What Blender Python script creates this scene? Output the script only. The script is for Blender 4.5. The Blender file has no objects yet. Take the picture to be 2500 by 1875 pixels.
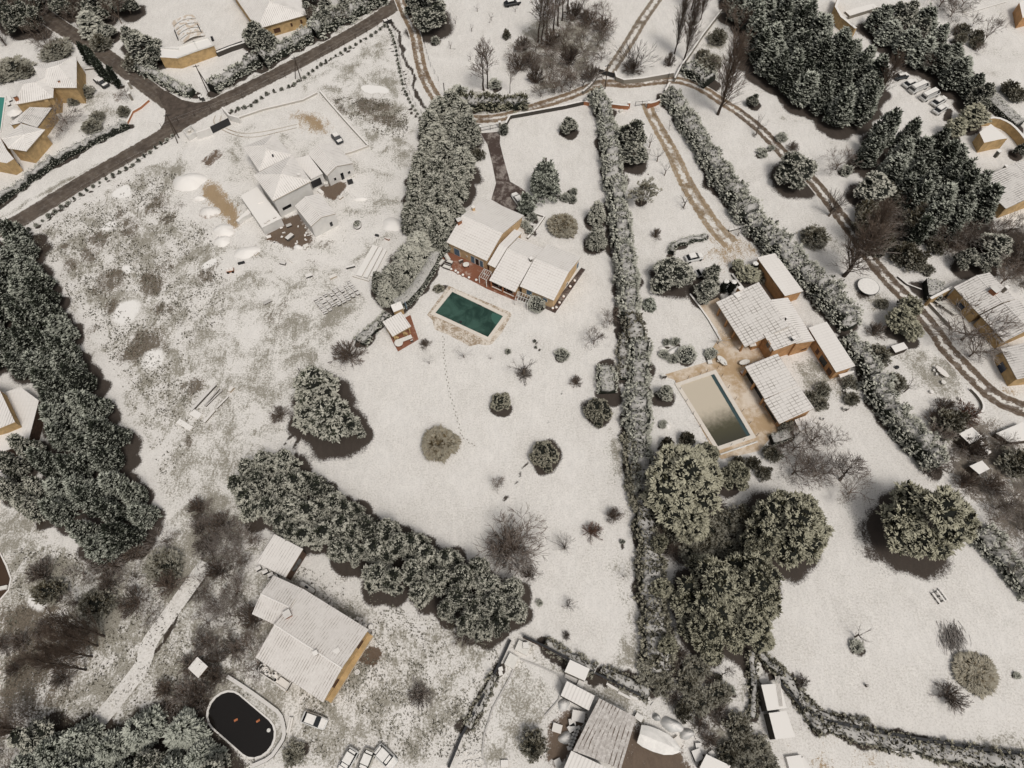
import bpy, math, random
import numpy as np
from mathutils import Vector, Matrix
# ------------------------------------------------------------------ camera, light, exposure
SC = bpy.context.scene
COL = SC.collection
CAM_H, PITCH, ROLL, FPX = 115.0, math.radians(61), math.radians(-1), 1675.0
_c, _s = math.cos(ROLL), math.sin(ROLL)
FWD = np.array([0, math.cos(PITCH), -math.sin(PITCH)])
UP0 = np.array([0, math.sin(PITCH), math.cos(PITCH)])
RT0 = np.array([1.0, 0, 0])
RT = _c * RT0 + _s * UP0
UPV = -_s * RT0 + _c * UP0
cam_d = bpy.data.cameras.new('camera')
cam = bpy.data.objects.new('camera', cam_d)
COL.objects.link(cam)
cam_d.sensor_width = 36.0
cam_d.lens = FPX / 2500.0 * 36.0
cam_d.clip_start = 1.0
cam_d.clip_end = 8000.0
cam.matrix_world = Matrix(((RT[0], UPV[0], -FWD[0], 0), (RT[1], UPV[1], -FWD[1], 0),
       (RT[2], UPV[2], -FWD[2], CAM_H), (0, 0, 0, 1)))
SC.camera = cam
SUN_EL, SUN_AZ = math.radians(60), math.radians(150)      # azimuth clockwise from +y
world = bpy.data.worlds.new('World')
SC.world = world
world.use_nodes = True
wn = world.node_tree
wn.nodes.clear()
sky = wn.nodes.new('ShaderNodeTexSky')
sky.sky_type = 'NISHITA'
sky.sun_disc = False
sky.sun_elevation = SUN_EL
sky.sun_rotation = SUN_AZ
sky.air_density = 1.0
sky.dust_density = 6.0
sky.ozone_density = 1.0
hsv = wn.nodes.new('ShaderNodeHueSaturation')
hsv.inputs['Saturation'].default_value = 0.12
bgn = wn.nodes.new('ShaderNodeBackground')
bgn.inputs['Strength'].default_value = 0.075
won = wn.nodes.new('ShaderNodeOutputWorld')
wn.links.new(sky.outputs[0], hsv.inputs['Color'])
wn.links.new(hsv.outputs[0], bgn.inputs['Color'])
wn.links.new(bgn.outputs[0], won.inputs['Surface'])
sun_d = bpy.data.lights.new('sun', 'SUN')
sun_d.energy = 1.5
sun_d.angle = math.radians(14)
sun_d.color = (1.0, 0.95, 0.88)
sun = bpy.data.objects.new('sun', sun_d)
COL.objects.link(sun)
sdir = Vector((math.sin(SUN_AZ) * math.cos(SUN_EL), math.cos(SUN_AZ) * math.cos(SUN_EL), math.sin(SUN_EL)))
sun.rotation_euler = sdir.to_track_quat('Z', 'Y').to_euler()
sun.location = sdir * 200
SC.view_settings.view_transform = 'Standard'
SC.view_settings.look = 'None'
SC.view_settings.exposure = 0.0
SC.view_settings.gamma = 1.0
SC.render.engine = 'CYCLES'
SC.cycles.max_bounces = 5
SC.cycles.diffuse_bounces = 3
SC.cycles.glossy_bounces = 2
SC.cycles.transparent_max_bounces = 4
# ------------------------------------------------------------------ photo pixel -> place on the ground
EYE = np.array([0, 0, CAM_H])
K = 3.6867
def ray(u, v):
 x = (u - 1250) / FPX
 y = -(v - 937.5) / FPX
 return FWD + RT * x + UPV * y
def E(p, z=0.0):
 d = ray(p[0], p[1])
 return EYE + d * ((z - CAM_H) / d[2])
class T:
 def __init__(s, x, y, k=K): s.x, s.y, s.k = x, y, k
 def __call__(s, x, y): return (s.x + x / s.k, s.y + y / s.k)
 def w(s, x, y, z=0.0): return E(s(x, y), z)
 def m(s, x, y, r, z=0.0): return r / s.k * float((s.w(x, y, z) - EYE) @ FWD) / FPX
A00, A05, A10, A15, A19 = T(0, 0), T(500, 0), T(1000, 0), T(1500, 0), T(1900, 0)
B00, B05, B10, B15, B19 = T(0, 400), T(500, 400), T(1000, 400), T(1500, 400), T(1900, 400)
C00, C05, C10, C15, C19 = T(0, 800), T(500, 800), T(1000, 800), T(1500, 800), T(1900, 800)
D00, D05, D10, D15, D19 = T(0, 1150), T(500, 1200), T(1000, 1200), T(1500, 1200), T(1900, 1200)
F00, F05 = T(0, 1425), T(500, 1425)
F10, F15, F19 = T(1000, 1425, 2.115), T(1500, 1425, 2.115), T(1900, 1425, 2.115)
S0 = T(0, 0, 1.0)
# ------------------------------------------------------------------ material helpers
MATS = {}
class NT:
 def __init__(s, name, rough=0.85, spec=0.25):
  m = bpy.data.materials.new(name)
  m.use_nodes = True
  s.m, s.t = m, m.node_tree
  s.b = s.t.nodes['Principled BSDF']
  s.b.inputs['Roughness'].default_value = rough
  s.b.inputs['Specular IOR Level'].default_value = spec
  MATS[name] = m
 def n(s, t, **kw):
  o = s.t.nodes.new(t)
  for k, v in kw.items(): setattr(o, k, v)
  return o
 def l(s, a, b): s.t.links.new(a, b)
 def put(s, v, sock):
  if hasattr(v, 'is_linked') or hasattr(v, 'links'): s.l(v, sock)
  elif isinstance(v, (tuple, list)) and len(v) == 3 and sock.type == 'RGBA': sock.default_value = (*v, 1)
  else: sock.default_value = v
 def math(s, op, a, b=0.0, c=0.0, clamp=False):
  o = s.n('ShaderNodeMath', operation=op, use_clamp=clamp)
  s.put(a, o.inputs[0]); s.put(b, o.inputs[1]); s.put(c, o.inputs[2])
  return o.outputs[0]
 def noise(s, scale, detail=4, rough=0.6, vec=None, dist=0.0):
  o = s.n('ShaderNodeTexNoise')
  o.inputs['Scale'].default_value = scale
  o.inputs['Detail'].default_value = detail
  o.inputs['Roughness'].default_value = rough
  o.inputs['Distortion'].default_value = dist
  s.l(vec if vec is not None else s.co(), o.inputs['Vector'])
  return o.outputs['Fac']
 def co(s, which='Object'):
  if not hasattr(s, '_tc'): s._tc = s.n('ShaderNodeTexCoord')
  return s._tc.outputs[which]
 def ramp(s, v, a, b, lo=0.0, hi=1.0, smooth=True):
  o = s.n('ShaderNodeMapRange', interpolation_type='SMOOTHSTEP' if smooth else 'LINEAR')
  s.put(v, o.inputs[0]); s.put(a, o.inputs[1]); s.put(b, o.inputs[2]); s.put(lo, o.inputs[3]); s.put(hi, o.inputs[4])
  return o.outputs[0]
 def mix(s, f, a, b):
  o = s.n('ShaderNodeMix', data_type='RGBA')
  s.put(f, o.inputs[0]); s.put(a, o.inputs[6]); s.put(b, o.inputs[7])
  return o.outputs[2]
 def attr(s, name):
  o = s.n('ShaderNodeAttribute', attribute_name=name)
  x = s.n('ShaderNodeSeparateColor')
  s.l(o.outputs['Color'], x.inputs[0])
  return x.outputs[0], x.outputs[1], x.outputs[2]
 def nz(s):
  g = s.n('ShaderNodeNewGeometry'); x = s.n('ShaderNodeSeparateXYZ')
  s.l(g.outputs['Normal'], x.inputs[0])
  return x.outputs[2]
 def rnd(s): return s.n('ShaderNodeObjectInfo').outputs['Random']
 def uv(s):
  x = s.n('ShaderNodeSeparateXYZ'); s.l(s.co('UV'), x.inputs[0])
  return x.outputs[0], x.outputs[1]
 def out(s, col): s.put(col, s.b.inputs['Base Color']); return s.m
 def bump(s, h, strength=0.3, dist=0.1):
  o = s.n('ShaderNodeBump'); o.inputs['Strength'].default_value = strength; o.inputs['Distance'].default_value = dist
  s.l(h, o.inputs['Height']); s.l(o.outputs[0], s.b.inputs['Normal'])
SNOW = (0.80, 0.765, 0.725)
def plain(name, col, rough=0.8, var=0.12, scale=2.0, spec=0.25, metal=0.0):
 t = NT(name, rough, spec)
 t.b.inputs['Metallic'].default_value = metal
 f = t.noise(scale, 5, 0.65)
 d = tuple(c * (1 - 2 * var) for c in col)
 h = tuple(min(1, c * (1 + 2 * var)) for c in col)
 return t.out(t.mix(t.ramp(f, 0.3, 0.7), d, h))
def snowy(name, col, lo=0.2, hi=0.7, amount=0.9, scale=1.2, snow=SNOW, rough=0.85, var=0.5):
 t = NT(name, rough)
 f = t.noise(scale, 5, 0.7)
 v = t.math('ADD', t.nz(), t.math('MULTIPLY', t.math('SUBTRACT', f, 0.5), var * 2))
 k = t.math('MULTIPLY', t.ramp(v, lo, hi), amount)
 r = t.rnd()
 base = t.mix(r, tuple(c * 0.75 for c in col), tuple(min(1, c * 1.3) for c in col))
 return t.out(t.mix(k, base, snow))
def foliage(name, col, snow, lo, hi, amount):
 t = NT(name, 0.8, 0.2)
 f = t.noise(0.55, 3, 0.6, vec=t.co('Object'))
 f2 = t.noise(2.4, 3, 0.7)
 r = t.rnd()
 v = t.math('ADD', t.nz(), t.math('MULTIPLY', t.math('SUBTRACT', f, 0.5), 0.8))
 v = t.math('ADD', v, t.math('MULTIPLY', t.math('SUBTRACT', f2, 0.5), 2.2))
 v = t.math('ADD', v, t.math('MULTIPLY', t.math('SUBTRACT', r, 0.5), 0.25))
 k = t.math('MULTIPLY', t.ramp(v, lo, hi), amount)
 base = t.mix(r, tuple(c * 0.7 for c in col), tuple(c * 1.35 for c in col))
 return t.out(t.mix(k, base, snow))
foliage('needles_cool', (0.026, 0.032, 0.020), (0.54, 0.55, 0.47), 0.55, 1.02, 0.92)
foliage('needles_olive', (0.048, 0.044, 0.022), (0.50, 0.475, 0.36), 0.45, 1.0, 0.88)
foliage('needles_heavy', (0.030, 0.034, 0.021), (0.56, 0.54, 0.46), 0.58, 1.05, 0.92)
foliage('hedge_leaf', (0.036, 0.040, 0.026), (0.58, 0.57, 0.49), 0.05, 0.70, 0.90)
foliage('bush_leaf', (0.042, 0.037, 0.022), (0.46, 0.43, 0.34), 0.38, 1.1, 0.82)
foliage('straw', (0.16, 0.12, 0.065), (0.50, 0.47, 0.39), 0.25, 1.0, 0.62)
foliage('scrub_leaf', (0.070, 0.058, 0.034), (0.45, 0.43, 0.36), 0.35, 1.0, 0.7)
plain('inner_green', (0.010, 0.011, 0.008), 0.9)  # in crown cores, shade between the leaves is put into this near-black colour
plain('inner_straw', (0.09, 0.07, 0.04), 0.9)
snowy('bark', (0.15, 0.12, 0.095), 0.35, 0.95, 0.55)
snowy('bark_dark', (0.05, 0.037, 0.029), 0.6, 1.1, 0.4)
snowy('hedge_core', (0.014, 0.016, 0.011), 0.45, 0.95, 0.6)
snowy('twig_brown', (0.125, 0.092, 0.070), 0.55, 1.2, 0.5)
snowy('twig_dark', (0.085, 0.066, 0.053), 0.6, 1.2, 0.45)
snowy('twig_red', (0.13, 0.070, 0.048), 0.6, 1.2, 0.3)
snowy('twig_snow', (0.14, 0.12, 0.10), 0.0, 0.6, 0.9)
snowy('stone', (0.20, 0.18, 0.15), 0.35, 0.8, 0.9)
snowy('stone_dark', (0.075, 0.066, 0.056), 0.45, 0.95, 0.8)
snowy('junk_dark', (0.045, 0.042, 0.038), 0.5, 0.9, 0.95)
snowy('junk_brown', (0.16, 0.10, 0.06), 0.5, 0.9, 0.95)
snowy('wood_pale', (0.36, 0.30, 0.22), 0.4, 0.9, 0.85)
snowy('wood_dark', (0.06, 0.045, 0.034), 0.5, 1.0, 0.6)
snowy('brick_red', (0.30, 0.13, 0.065), 0.6, 1.0, 0.8)
snowy('snow_cover', (0.72, 0.69, 0.65), -0.5, 0.5, 1.0)
snowy('tarp', (0.55, 0.55, 0.54), 0.2, 0.9, 0.9)
snowy('concrete', (0.42, 0.39, 0.35), 0.5, 0.9, 0.85)
plain('wall_yellow', (0.60, 0.42, 0.24), 0.9, 0.07, 1.0)
plain('wall_ochre', (0.45, 0.31, 0.155), 0.9, 0.10, 1.0)
plain('wall_orange', (0.44, 0.25, 0.12), 0.9, 0.10, 1.0)
plain('wall_white', (0.66, 0.64, 0.61), 0.9, 0.03, 0.6)
plain('wall_brown', (0.09, 0.055, 0.038), 0.9, 0.15)
plain('frame_white', (0.70, 0.68, 0.64), 0.6, 0.03)
plain('shutter_blue', (0.10, 0.16, 0.22), 0.6, 0.08)
plain('shutter_brown', (0.075, 0.035, 0.02), 0.6, 0.08)
plain('glass', (0.012, 0.014, 0.016), 0.12, 0.1, 1, 0.5)
plain('glass_blue', (0.012, 0.022, 0.045), 0.12, 0.1, 1, 0.5)
plain('metal_dark', (0.02, 0.02, 0.022), 0.5, 0.05, 1, 0.4)
plain('rubber', (0.015, 0.015, 0.015), 0.9, 0.05)
plain('paint_white', (0.62, 0.61, 0.59), 0.3, 0.02, 1, 0.5)
plain('paint_dark', (0.035, 0.04, 0.045), 0.25, 0.05, 1, 0.5)
plain('paint_beige', (0.40, 0.38, 0.33), 0.35, 0.05, 1, 0.5)
plain('snow_pad', (0.80, 0.77, 0.73), 0.9, 0.03, 2)
plain('furniture_white', (0.72, 0.69, 0.64), 0.7, 0.04)
plain('orange_float', (0.45, 0.16, 0.07), 0.6)
def roof_mat(name, su, sv, lu, lv, tile=(0.22, 0.17, 0.13), patch=0.25, base=0.0):
 t = NT(name, 0.9)
 u, v = t.uv()
 def lines(c, sp, lo):
  w = t.math('ABSOLUTE', t.math('SINE', t.math('MULTIPLY', c, math.pi / sp)))
  return t.ramp(w, lo, 0.0 + 0.02, 0.0, 1.0)
 f = t.noise(0.35, 6, 0.7)
 fa = t.noise(2.5, 3, 0.7)
 wob = t.math('ADD', t.ramp(f, 0.38, 0.66, 0.25, 1.15), t.math('MULTIPLY', t.math('SUBTRACT', fa, 0.5), 0.9))
 k = t.math('MAXIMUM', t.math('MULTIPLY', lines(u, su, 0.62), lu), t.math('MULTIPLY', lines(v, sv, 0.34), lv))
 k = t.math('MULTIPLY', k, wob, clamp=True)
 p = t.math('MULTIPLY', t.ramp(t.math('ADD', f, t.math('MULTIPLY', fa, 0.35)), 0.72, 0.98), patch)
 k = t.math('MAXIMUM', t.math('MAXIMUM', k, p), t.math('MULTIPLY', t.ramp(fa, 0.3, 0.6, 0.4, 1.0), base), clamp=True)
 t.b.inputs['Specular IOR Level'].default_value = 0.1
 g = t.noise(0.2, 3, 0.5)
 sn = t.mix(g, (0.74, 0.70, 0.665), (0.80, 0.765, 0.725))
 t.bump(t.math('SINE', t.math('MULTIPLY', u, 2 * math.pi / su)), 0.25, 0.04)
 return t.out(t.mix(k, sn, tile))
roof_mat('roof_main', 0.55, 0.62, 0.2, 0.62, patch=0.12, base=0.03)
roof_mat('roof_plain', 0.6, 0.9, 0.08, 0.12, patch=0.05)
roof_mat('roof_white', 0.5, 0.9, 0.75, 0.12, patch=0.08, tile=(0.24, 0.21, 0.18), base=0.03)
roof_mat('roof_grid', 0.62, 0.95, 0.75, 0.8, patch=0.25, tile=(0.15, 0.12, 0.09), base=0.07)
roof_mat('roof_grey', 0.5, 1.0, 1.1, 0.6, patch=0.45, tile=(0.10, 0.085, 0.072), base=0.2)
roof_mat('roof_south', 0.42, 0.8, 0.85, 0.15, patch=0.6, tile=(0.14, 0.10, 0.07), base=0.16)
roof_mat('roof_rust', 0.55, 2.0, 1.5, 0.05, patch=0.8, tile=(0.10, 0.068, 0.048), base=0.5)
roof_mat('roof_sheet', 0.55, 2.0, 0.35, 0.0, patch=0.08, tile=(0.3, 0.27, 0.24))
def strip_mat(name, col, col2, edge=0.82, centre=0.0, rutw=0.0, slush=0.35):
 t = NT(name, 0.75, 0.3)
 u, v = t.uv()
 a = t.math('MULTIPLY', t.math('ABSOLUTE', t.math('SUBTRACT', v, 0.5)), 2.0)
 f = t.noise(0.9, 6, 0.7)
 g = t.noise(0.25, 4, 0.6)
 e = t.ramp(t.math('ADD', a, t.math('MULTIPLY', t.math('SUBTRACT', f, 0.5), 0.55)), edge, edge + 0.12)
 sn = e
 if centre > 0:
  c = t.ramp(t.math('ADD', a, t.math('MULTIPLY', t.math('SUBTRACT', f, 0.5), 1.5)), centre, centre + 0.12, 1.0, 0.0)
  c = t.math('MULTIPLY', c, t.ramp(g, 0.35, 0.5))
  sn = t.math('MAXIMUM', sn, c)
 sl = t.math('MULTIPLY', t.ramp(f, 0.45, 0.75), slush)
 sn = t.math('MAXIMUM', sn, sl, clamp=True)
 st = t.math('ABSOLUTE', t.math('SINE', t.math('MULTIPLY', a, 6.0)))
 base = t.mix(t.ramp(t.math('ADD', g, t.math('MULTIPLY', st, 0.12)), 0.35, 0.7), col, col2)
 return t.out(t.mix(sn, base, (0.70, 0.665, 0.62)))
strip_mat('asphalt', (0.066, 0.050, 0.039), (0.115, 0.090, 0.070), 0.86, 0, 0, 0.14)
plain('road_wet', (0.085, 0.066, 0.053), 0.7, 0.18, 0.8)
strip_mat('mud_lane', (0.13, 0.085, 0.052), (0.23, 0.16, 0.10), 0.80, 0.14, 0, 0.42)
strip_mat('mud_lane_dark', (0.085, 0.058, 0.040), (0.13, 0.092, 0.062), 0.80, 0.13, 0, 0.28)
strip_mat('rut_lane', (0.16, 0.125, 0.09), (0.23, 0.18, 0.13), 0.84, 0.26, 0, 0.30)
strip_mat('tan_lane', (0.21, 0.15, 0.09), (0.33, 0.245, 0.155), 0.82, 0.18, 0, 0.5)
t = NT('damp_drive', 0.55, 0.35)
f = t.noise(0.35, 5, 0.65, dist=0.6); g = t.noise(1.6, 4, 0.7)
k = t.ramp(t.math('ADD', f, t.math('MULTIPLY', t.math('SUBTRACT', g, 0.5), 0.5)), 0.44, 0.68, 0.0, 0.65)
t.out(t.mix(k, (0.070, 0.048, 0.040), (0.42, 0.37, 0.33)))
t = NT('terracotta', 0.7)
f = t.noise(0.5, 5, 0.65); g = t.noise(3.0, 4, 0.7)
k = t.ramp(t.math('ADD', f, t.math('MULTIPLY', t.math('SUBTRACT', g, 0.5), 0.5)), 0.5, 0.85, 0.0, 0.75)
t.out(t.mix(k, (0.23, 0.095, 0.055), (0.60, 0.50, 0.42)))
t = NT('patio_tan', 0.8)
f = t.noise(0.16, 5, 0.65); g = t.noise(1.2, 5, 0.7)
k = t.ramp(t.math('ADD', f, t.math('MULTIPLY', t.math('SUBTRACT', g, 0.5), 0.4)), 0.38, 0.66, 0.0, 0.9)
t.out(t.mix(k, (0.44, 0.31, 0.185), (0.72, 0.63, 0.53)))
t = NT('pool_apron', 0.85)
f = t.noise(0.5, 5, 0.7); g = t.noise(2.6, 5, 0.75)
k = t.ramp(t.math('ADD', f, t.math('MULTIPLY', t.math('SUBTRACT', g, 0.5), 0.9)), 0.36, 0.62, 0.0, 0.92)
t.out(t.mix(k, (0.33, 0.25, 0.17), (0.72, 0.655, 0.58)))
t = NT('coping', 0.8)
f = t.noise(1.5, 4, 0.7)
t.out(t.mix(f, (0.62, 0.555, 0.48), (0.76, 0.70, 0.63)))
t = NT('pool_water', 0.08, 0.5)
f = t.noise(0.28, 4, 0.6, dist=0.8)
t.out(t.mix(t.ramp(f, 0.35, 0.68), (0.016, 0.042, 0.032), (0.050, 0.105, 0.082)))
t = NT('teal_water', 0.08, 0.5)
t.out((0.05, 0.24, 0.20))
t = NT('black_water', 0.1, 0.4)
t.out((0.012, 0.010, 0.009))
t = NT('brown_water', 0.2, 0.4)
t.out((0.065, 0.040, 0.025))
t = NT('ice_water', 0.3, 0.4)
u, v = t.uv()
f = t.noise(1.0, 4, 0.65)
k = t.ramp(t.math('ADD', v, t.math('MULTIPLY', t.math('SUBTRACT', f, 0.5), 0.22)), 0.42, 0.80)
k2 = t.ramp(t.math('ADD', u, t.math('MULTIPLY', t.math('SUBTRACT', f, 0.5), 0.03)), 0.90, 0.915)
c = t.mix(k, (0.56, 0.49, 0.39), (0.080, 0.074, 0.045))
c = t.mix(t.ramp(v, 0.75, 1.0), c, (0.055, 0.052, 0.036))
t.out(t.mix(k2, c, (0.045, 0.075, 0.080)))
# ------------------------------------------------------------------ the snow-covered ground
t = NT('snow_ground', 0.85, 0.2)
bare, grass, mud = t.attr('m1')
brown, clean, yard = t.attr('m2')
P = t.co('Object')
n1 = t.noise(0.16, 6, 0.62, P, 0.6)
mp = t.n('ShaderNodeMapping'); t.l(P, mp.inputs[0]); mp.inputs['Rotation'].default_value = (0, 0, 0.9); mp.inputs['Scale'].default_value = (1.0, 0.42, 1.0)
n2 = t.noise(1.05, 7, 0.74, mp.outputs[0], 0.8)
n3 = t.noise(3.2, 4, 0.75, P)
nn = t.math('ADD', t.math('MULTIPLY', n1, 0.45), t.math('ADD', t.math('MULTIPLY', n2, 0.40), t.math('MULTIPLY', n3, 0.28)))   # mean ~0.565
big = t.noise(0.03, 3, 0.5, P)
snowc = t.mix(t.ramp(n2, 0.3, 0.7), t.mix(big, (0.67, 0.645, 0.615), (0.74, 0.705, 0.665)), (0.80, 0.765, 0.725))
sp = t.math('ADD', n3, t.math('MULTIPLY', n1, 0.35))
n4 = t.noise(7.0, 3, 0.7, P)
c = t.mix(t.ramp(t.math('ADD', sp, t.math('MULTIPLY', t.math('SUBTRACT', n4, 0.5), 0.5)), 0.58, 0.95, 0.0, 0.55), snowc, (0.33, 0.295, 0.24))
gcol = t.mix(n1, (0.20, 0.18, 0.13), (0.36, 0.345, 0.29))
vv = t.math('ADD', t.math('MULTIPLY', t.math('SUBTRACT', n2, 0.5), 0.65), t.math('ADD', t.math('MULTIPLY', t.math('SUBTRACT', n3, 0.5), 0.75), t.math('MULTIPLY', t.math('SUBTRACT', n4, 0.5), 0.35)))
v1 = t.math('MULTIPLY', t.math('SUBTRACT', n1, 0.5), 0.9)
def cover(mask, k, lo, hi, top, wide=0.7):
 x = t.math('ADD', t.math('ADD', vv, t.math('MULTIPLY', v1, wide)), t.math('MULTIPLY', t.math('SUBTRACT', mask, 0.5), k))
 return t.math('MULTIPLY', t.ramp(x, lo, hi, 0.0, top), t.ramp(mask, 0.02, 0.25), clamp=True)
c = t.mix(cover(t.math('ADD', grass, 0.0), 0.42, -0.06, 0.14, 0.95, 1.0), c, t.mix(t.ramp(n4, 0.35, 0.65), (0.13, 0.112, 0.082), (0.40, 0.375, 0.315)))
c = t.mix(cover(brown, 0.50, -0.06, 0.12, 0.92), c, t.mix(t.ramp(n3, 0.35, 0.65), (0.060, 0.046, 0.034), (0.20, 0.165, 0.125)))
c = t.mix(cover(mud, 0.55, -0.06, 0.14, 0.95), c, t.mix(n2, (0.22, 0.145, 0.075), (0.44, 0.32, 0.19)))
c = t.mix(cover(yard, 0.60, -0.08, 0.14, 0.95), c, t.mix(n2, (0.065, 0.042, 0.028), (0.17, 0.115, 0.075)))
c = t.mix(cover(bare, 0.85, -0.20, 0.16, 0.97, 0.5), c, t.mix(n2, (0.022, 0.016, 0.012), (0.060, 0.043, 0.032)))
ck = t.ramp(t.math('ADD', clean, t.math('MULTIPLY', t.math('SUBTRACT', n2, 0.5), 0.6)), 0.4, 0.6, 0.0, 1.0)
c = t.mix(ck, c, (0.82, 0.79, 0.755))
t.out(c)
t.bump(nn, 0.35, 0.25)
# ------------------------------------------------------------------ object helpers
def prop(o, label=None, cat=None, group=None, kind=None):
 if label: o['label'] = label
 if cat: o['category'] = cat
 if group: o['group'] = group
 if kind: o['kind'] = kind
 return o
def thing(name, label, cat, loc=(0, 0, 0), rz=0.0, group=None):
 o = bpy.data.objects.new(name, None)
 o.empty_display_size = 0.5
 COL.objects.link(o)
 o.location = (float(loc[0]), float(loc[1]), float(loc[2]))
 o.rotation_euler = (0, 0, rz)
 return prop(o, label, cat, group)
def link(name, me, parent=None):
 o = bpy.data.objects.new(name, me)
 COL.objects.link(o)
 if parent is not None: o.parent = parent
 return o
def pymesh(name, V, Fc, mats, mi=None, smooth=False, uvs=None):
 me = bpy.data.meshes.new(name)
 me.from_pydata([tuple(map(float, v)) for v in V], [], Fc)
 for m in mats: me.materials.append(MATS[m])
 if mi is not None: me.polygons.foreach_set('material_index', mi)
 if smooth: me.polygons.foreach_set('use_smooth', [True] * len(me.polygons))
 if uvs is not None:
  l = me.uv_layers.new(name='UVMap')
  l.data.foreach_set('uv', np.array(uvs, dtype=np.float32).ravel())
 me.update()
 return me
def trimesh(name, V, Tr, mats, mi=None):
 me = bpy.data.meshes.new(name)
 n = len(Tr)
 me.vertices.add(len(V)); me.vertices.foreach_set('co', np.asarray(V, np.float32).ravel())
 me.loops.add(n * 3); me.loops.foreach_set('vertex_index', np.asarray(Tr, np.int32).ravel())
 me.polygons.add(n)
 me.polygons.foreach_set('loop_start', np.arange(0, n * 3, 3, dtype=np.int32))
 me.polygons.foreach_set('loop_total', np.full(n, 3, np.int32))
 for m in mats: me.materials.append(MATS[m])
 if mi is not None: me.polygons.foreach_set('material_index', np.asarray(mi, np.int32))
 me.update(calc_edges=True)
 return me
class MB:
 def __init__(s): s.V, s.F, s.M, s.UV = [], [], [], []
 def face(s, pts, mi=0, uv=None):
  n = len(s.V); s.V += [tuple(map(float, p)) for p in pts]
  s.F.append(tuple(range(n, n + len(pts)))); s.M.append(mi)
  s.UV += uv if uv else [(p[0], p[1]) for p in pts]
 def prism(s, poly, z0, z1, mi=0, top=None, mtop=None):
  lo = [(p[0], p[1], z0) for p in poly]
  hi = [(p[0], p[1], (top[i] if top else z1)) for i, p in enumerate(poly)]
  s.face(hi, mi if mtop is None else mtop); s.face(lo[::-1], mi)
  k = len(poly)
  for i in range(k):
   j = (i + 1) % k
   s.face([lo[i], lo[j], hi[j], hi[i]], mi)
 def box(s, c, size, rz=0.0, mi=0, mtop=None):
  hx, hy = size[0] / 2, size[1] / 2
  cs, sn = math.cos(rz), math.sin(rz)
  poly = [(c[0] + x * cs - y * sn, c[1] + x * sn + y * cs) for x, y in ((-hx, -hy), (hx, -hy), (hx, hy), (-hx, hy))]
  s.prism(poly, c[2], c[2] + size[2], mi, mtop=mtop)
 def tube(s, p0, p1, r0, r1=None, n=6, mi=0, cap=True):
  r1 = r0 if r1 is None else r1
  p0, p1 = Vector(p0), Vector(p1)
  d = (p1 - p0).normalized()
  a = d.orthogonal().normalized(); b = d.cross(a)
  c0 = [p0 + (a * math.cos(q) + b * math.sin(q)) * r0 for q in [2 * math.pi * i / n for i in range(n)]]
  c1 = [p1 + (a * math.cos(q) + b * math.sin(q)) * r1 for q in [2 * math.pi * i / n for i in range(n)]]
  for i in range(n):
   j = (i + 1) % n
   s.face([c0[i], c0[j], c1[j], c1[i]], mi)
  if cap: s.face(c1, mi); s.face(c0[::-1], mi)
 def lathe(s, c, prof, n=16, mi=0, sx=1.0, sy=1.0, rz=0.0, mis=None):
  cs, sn = math.cos(rz), math.sin(rz)
  rings = []
  for r, z in prof:
   ring = []
   for i in range(n):
    q = 2 * math.pi * i / n
    x, y = r * sx * math.cos(q), r * sy * math.sin(q)
    ring.append((c[0] + x * cs - y * sn, c[1] + x * sn + y * cs, c[2] + z))
   rings.append(ring)
  for k in range(len(rings) - 1):
   for i in range(n):
    j = (i + 1) % n
    s.face([rings[k][i], rings[k][j], rings[k + 1][j], rings[k + 1][i]], mis[k] if mis else mi)
  s.face(rings[-1], mis[-1] if mis else mi)
  s.face(rings[0][::-1], mi)
 def build(s, name, mats, parent=None, smooth=False):
  if isinstance(mats, str): mats = [mats]
  V = s.V
  if parent is not None:
   M = Matrix.LocRotScale(parent.location, parent.rotation_euler, parent.scale).inverted()
   if parent.parent is not None:
    M = Matrix.LocRotScale(parent.location, parent.rotation_euler, parent.scale).inverted() @ \
     Matrix.LocRotScale(parent.parent.location, parent.parent.rotation_euler, parent.parent.scale).inverted()
   V = [tuple(M @ Vector(v)) for v in V]
  me = pymesh(name, V, s.F, mats, s.M, smooth, s.UV)
  return link(name, me, parent)
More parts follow.
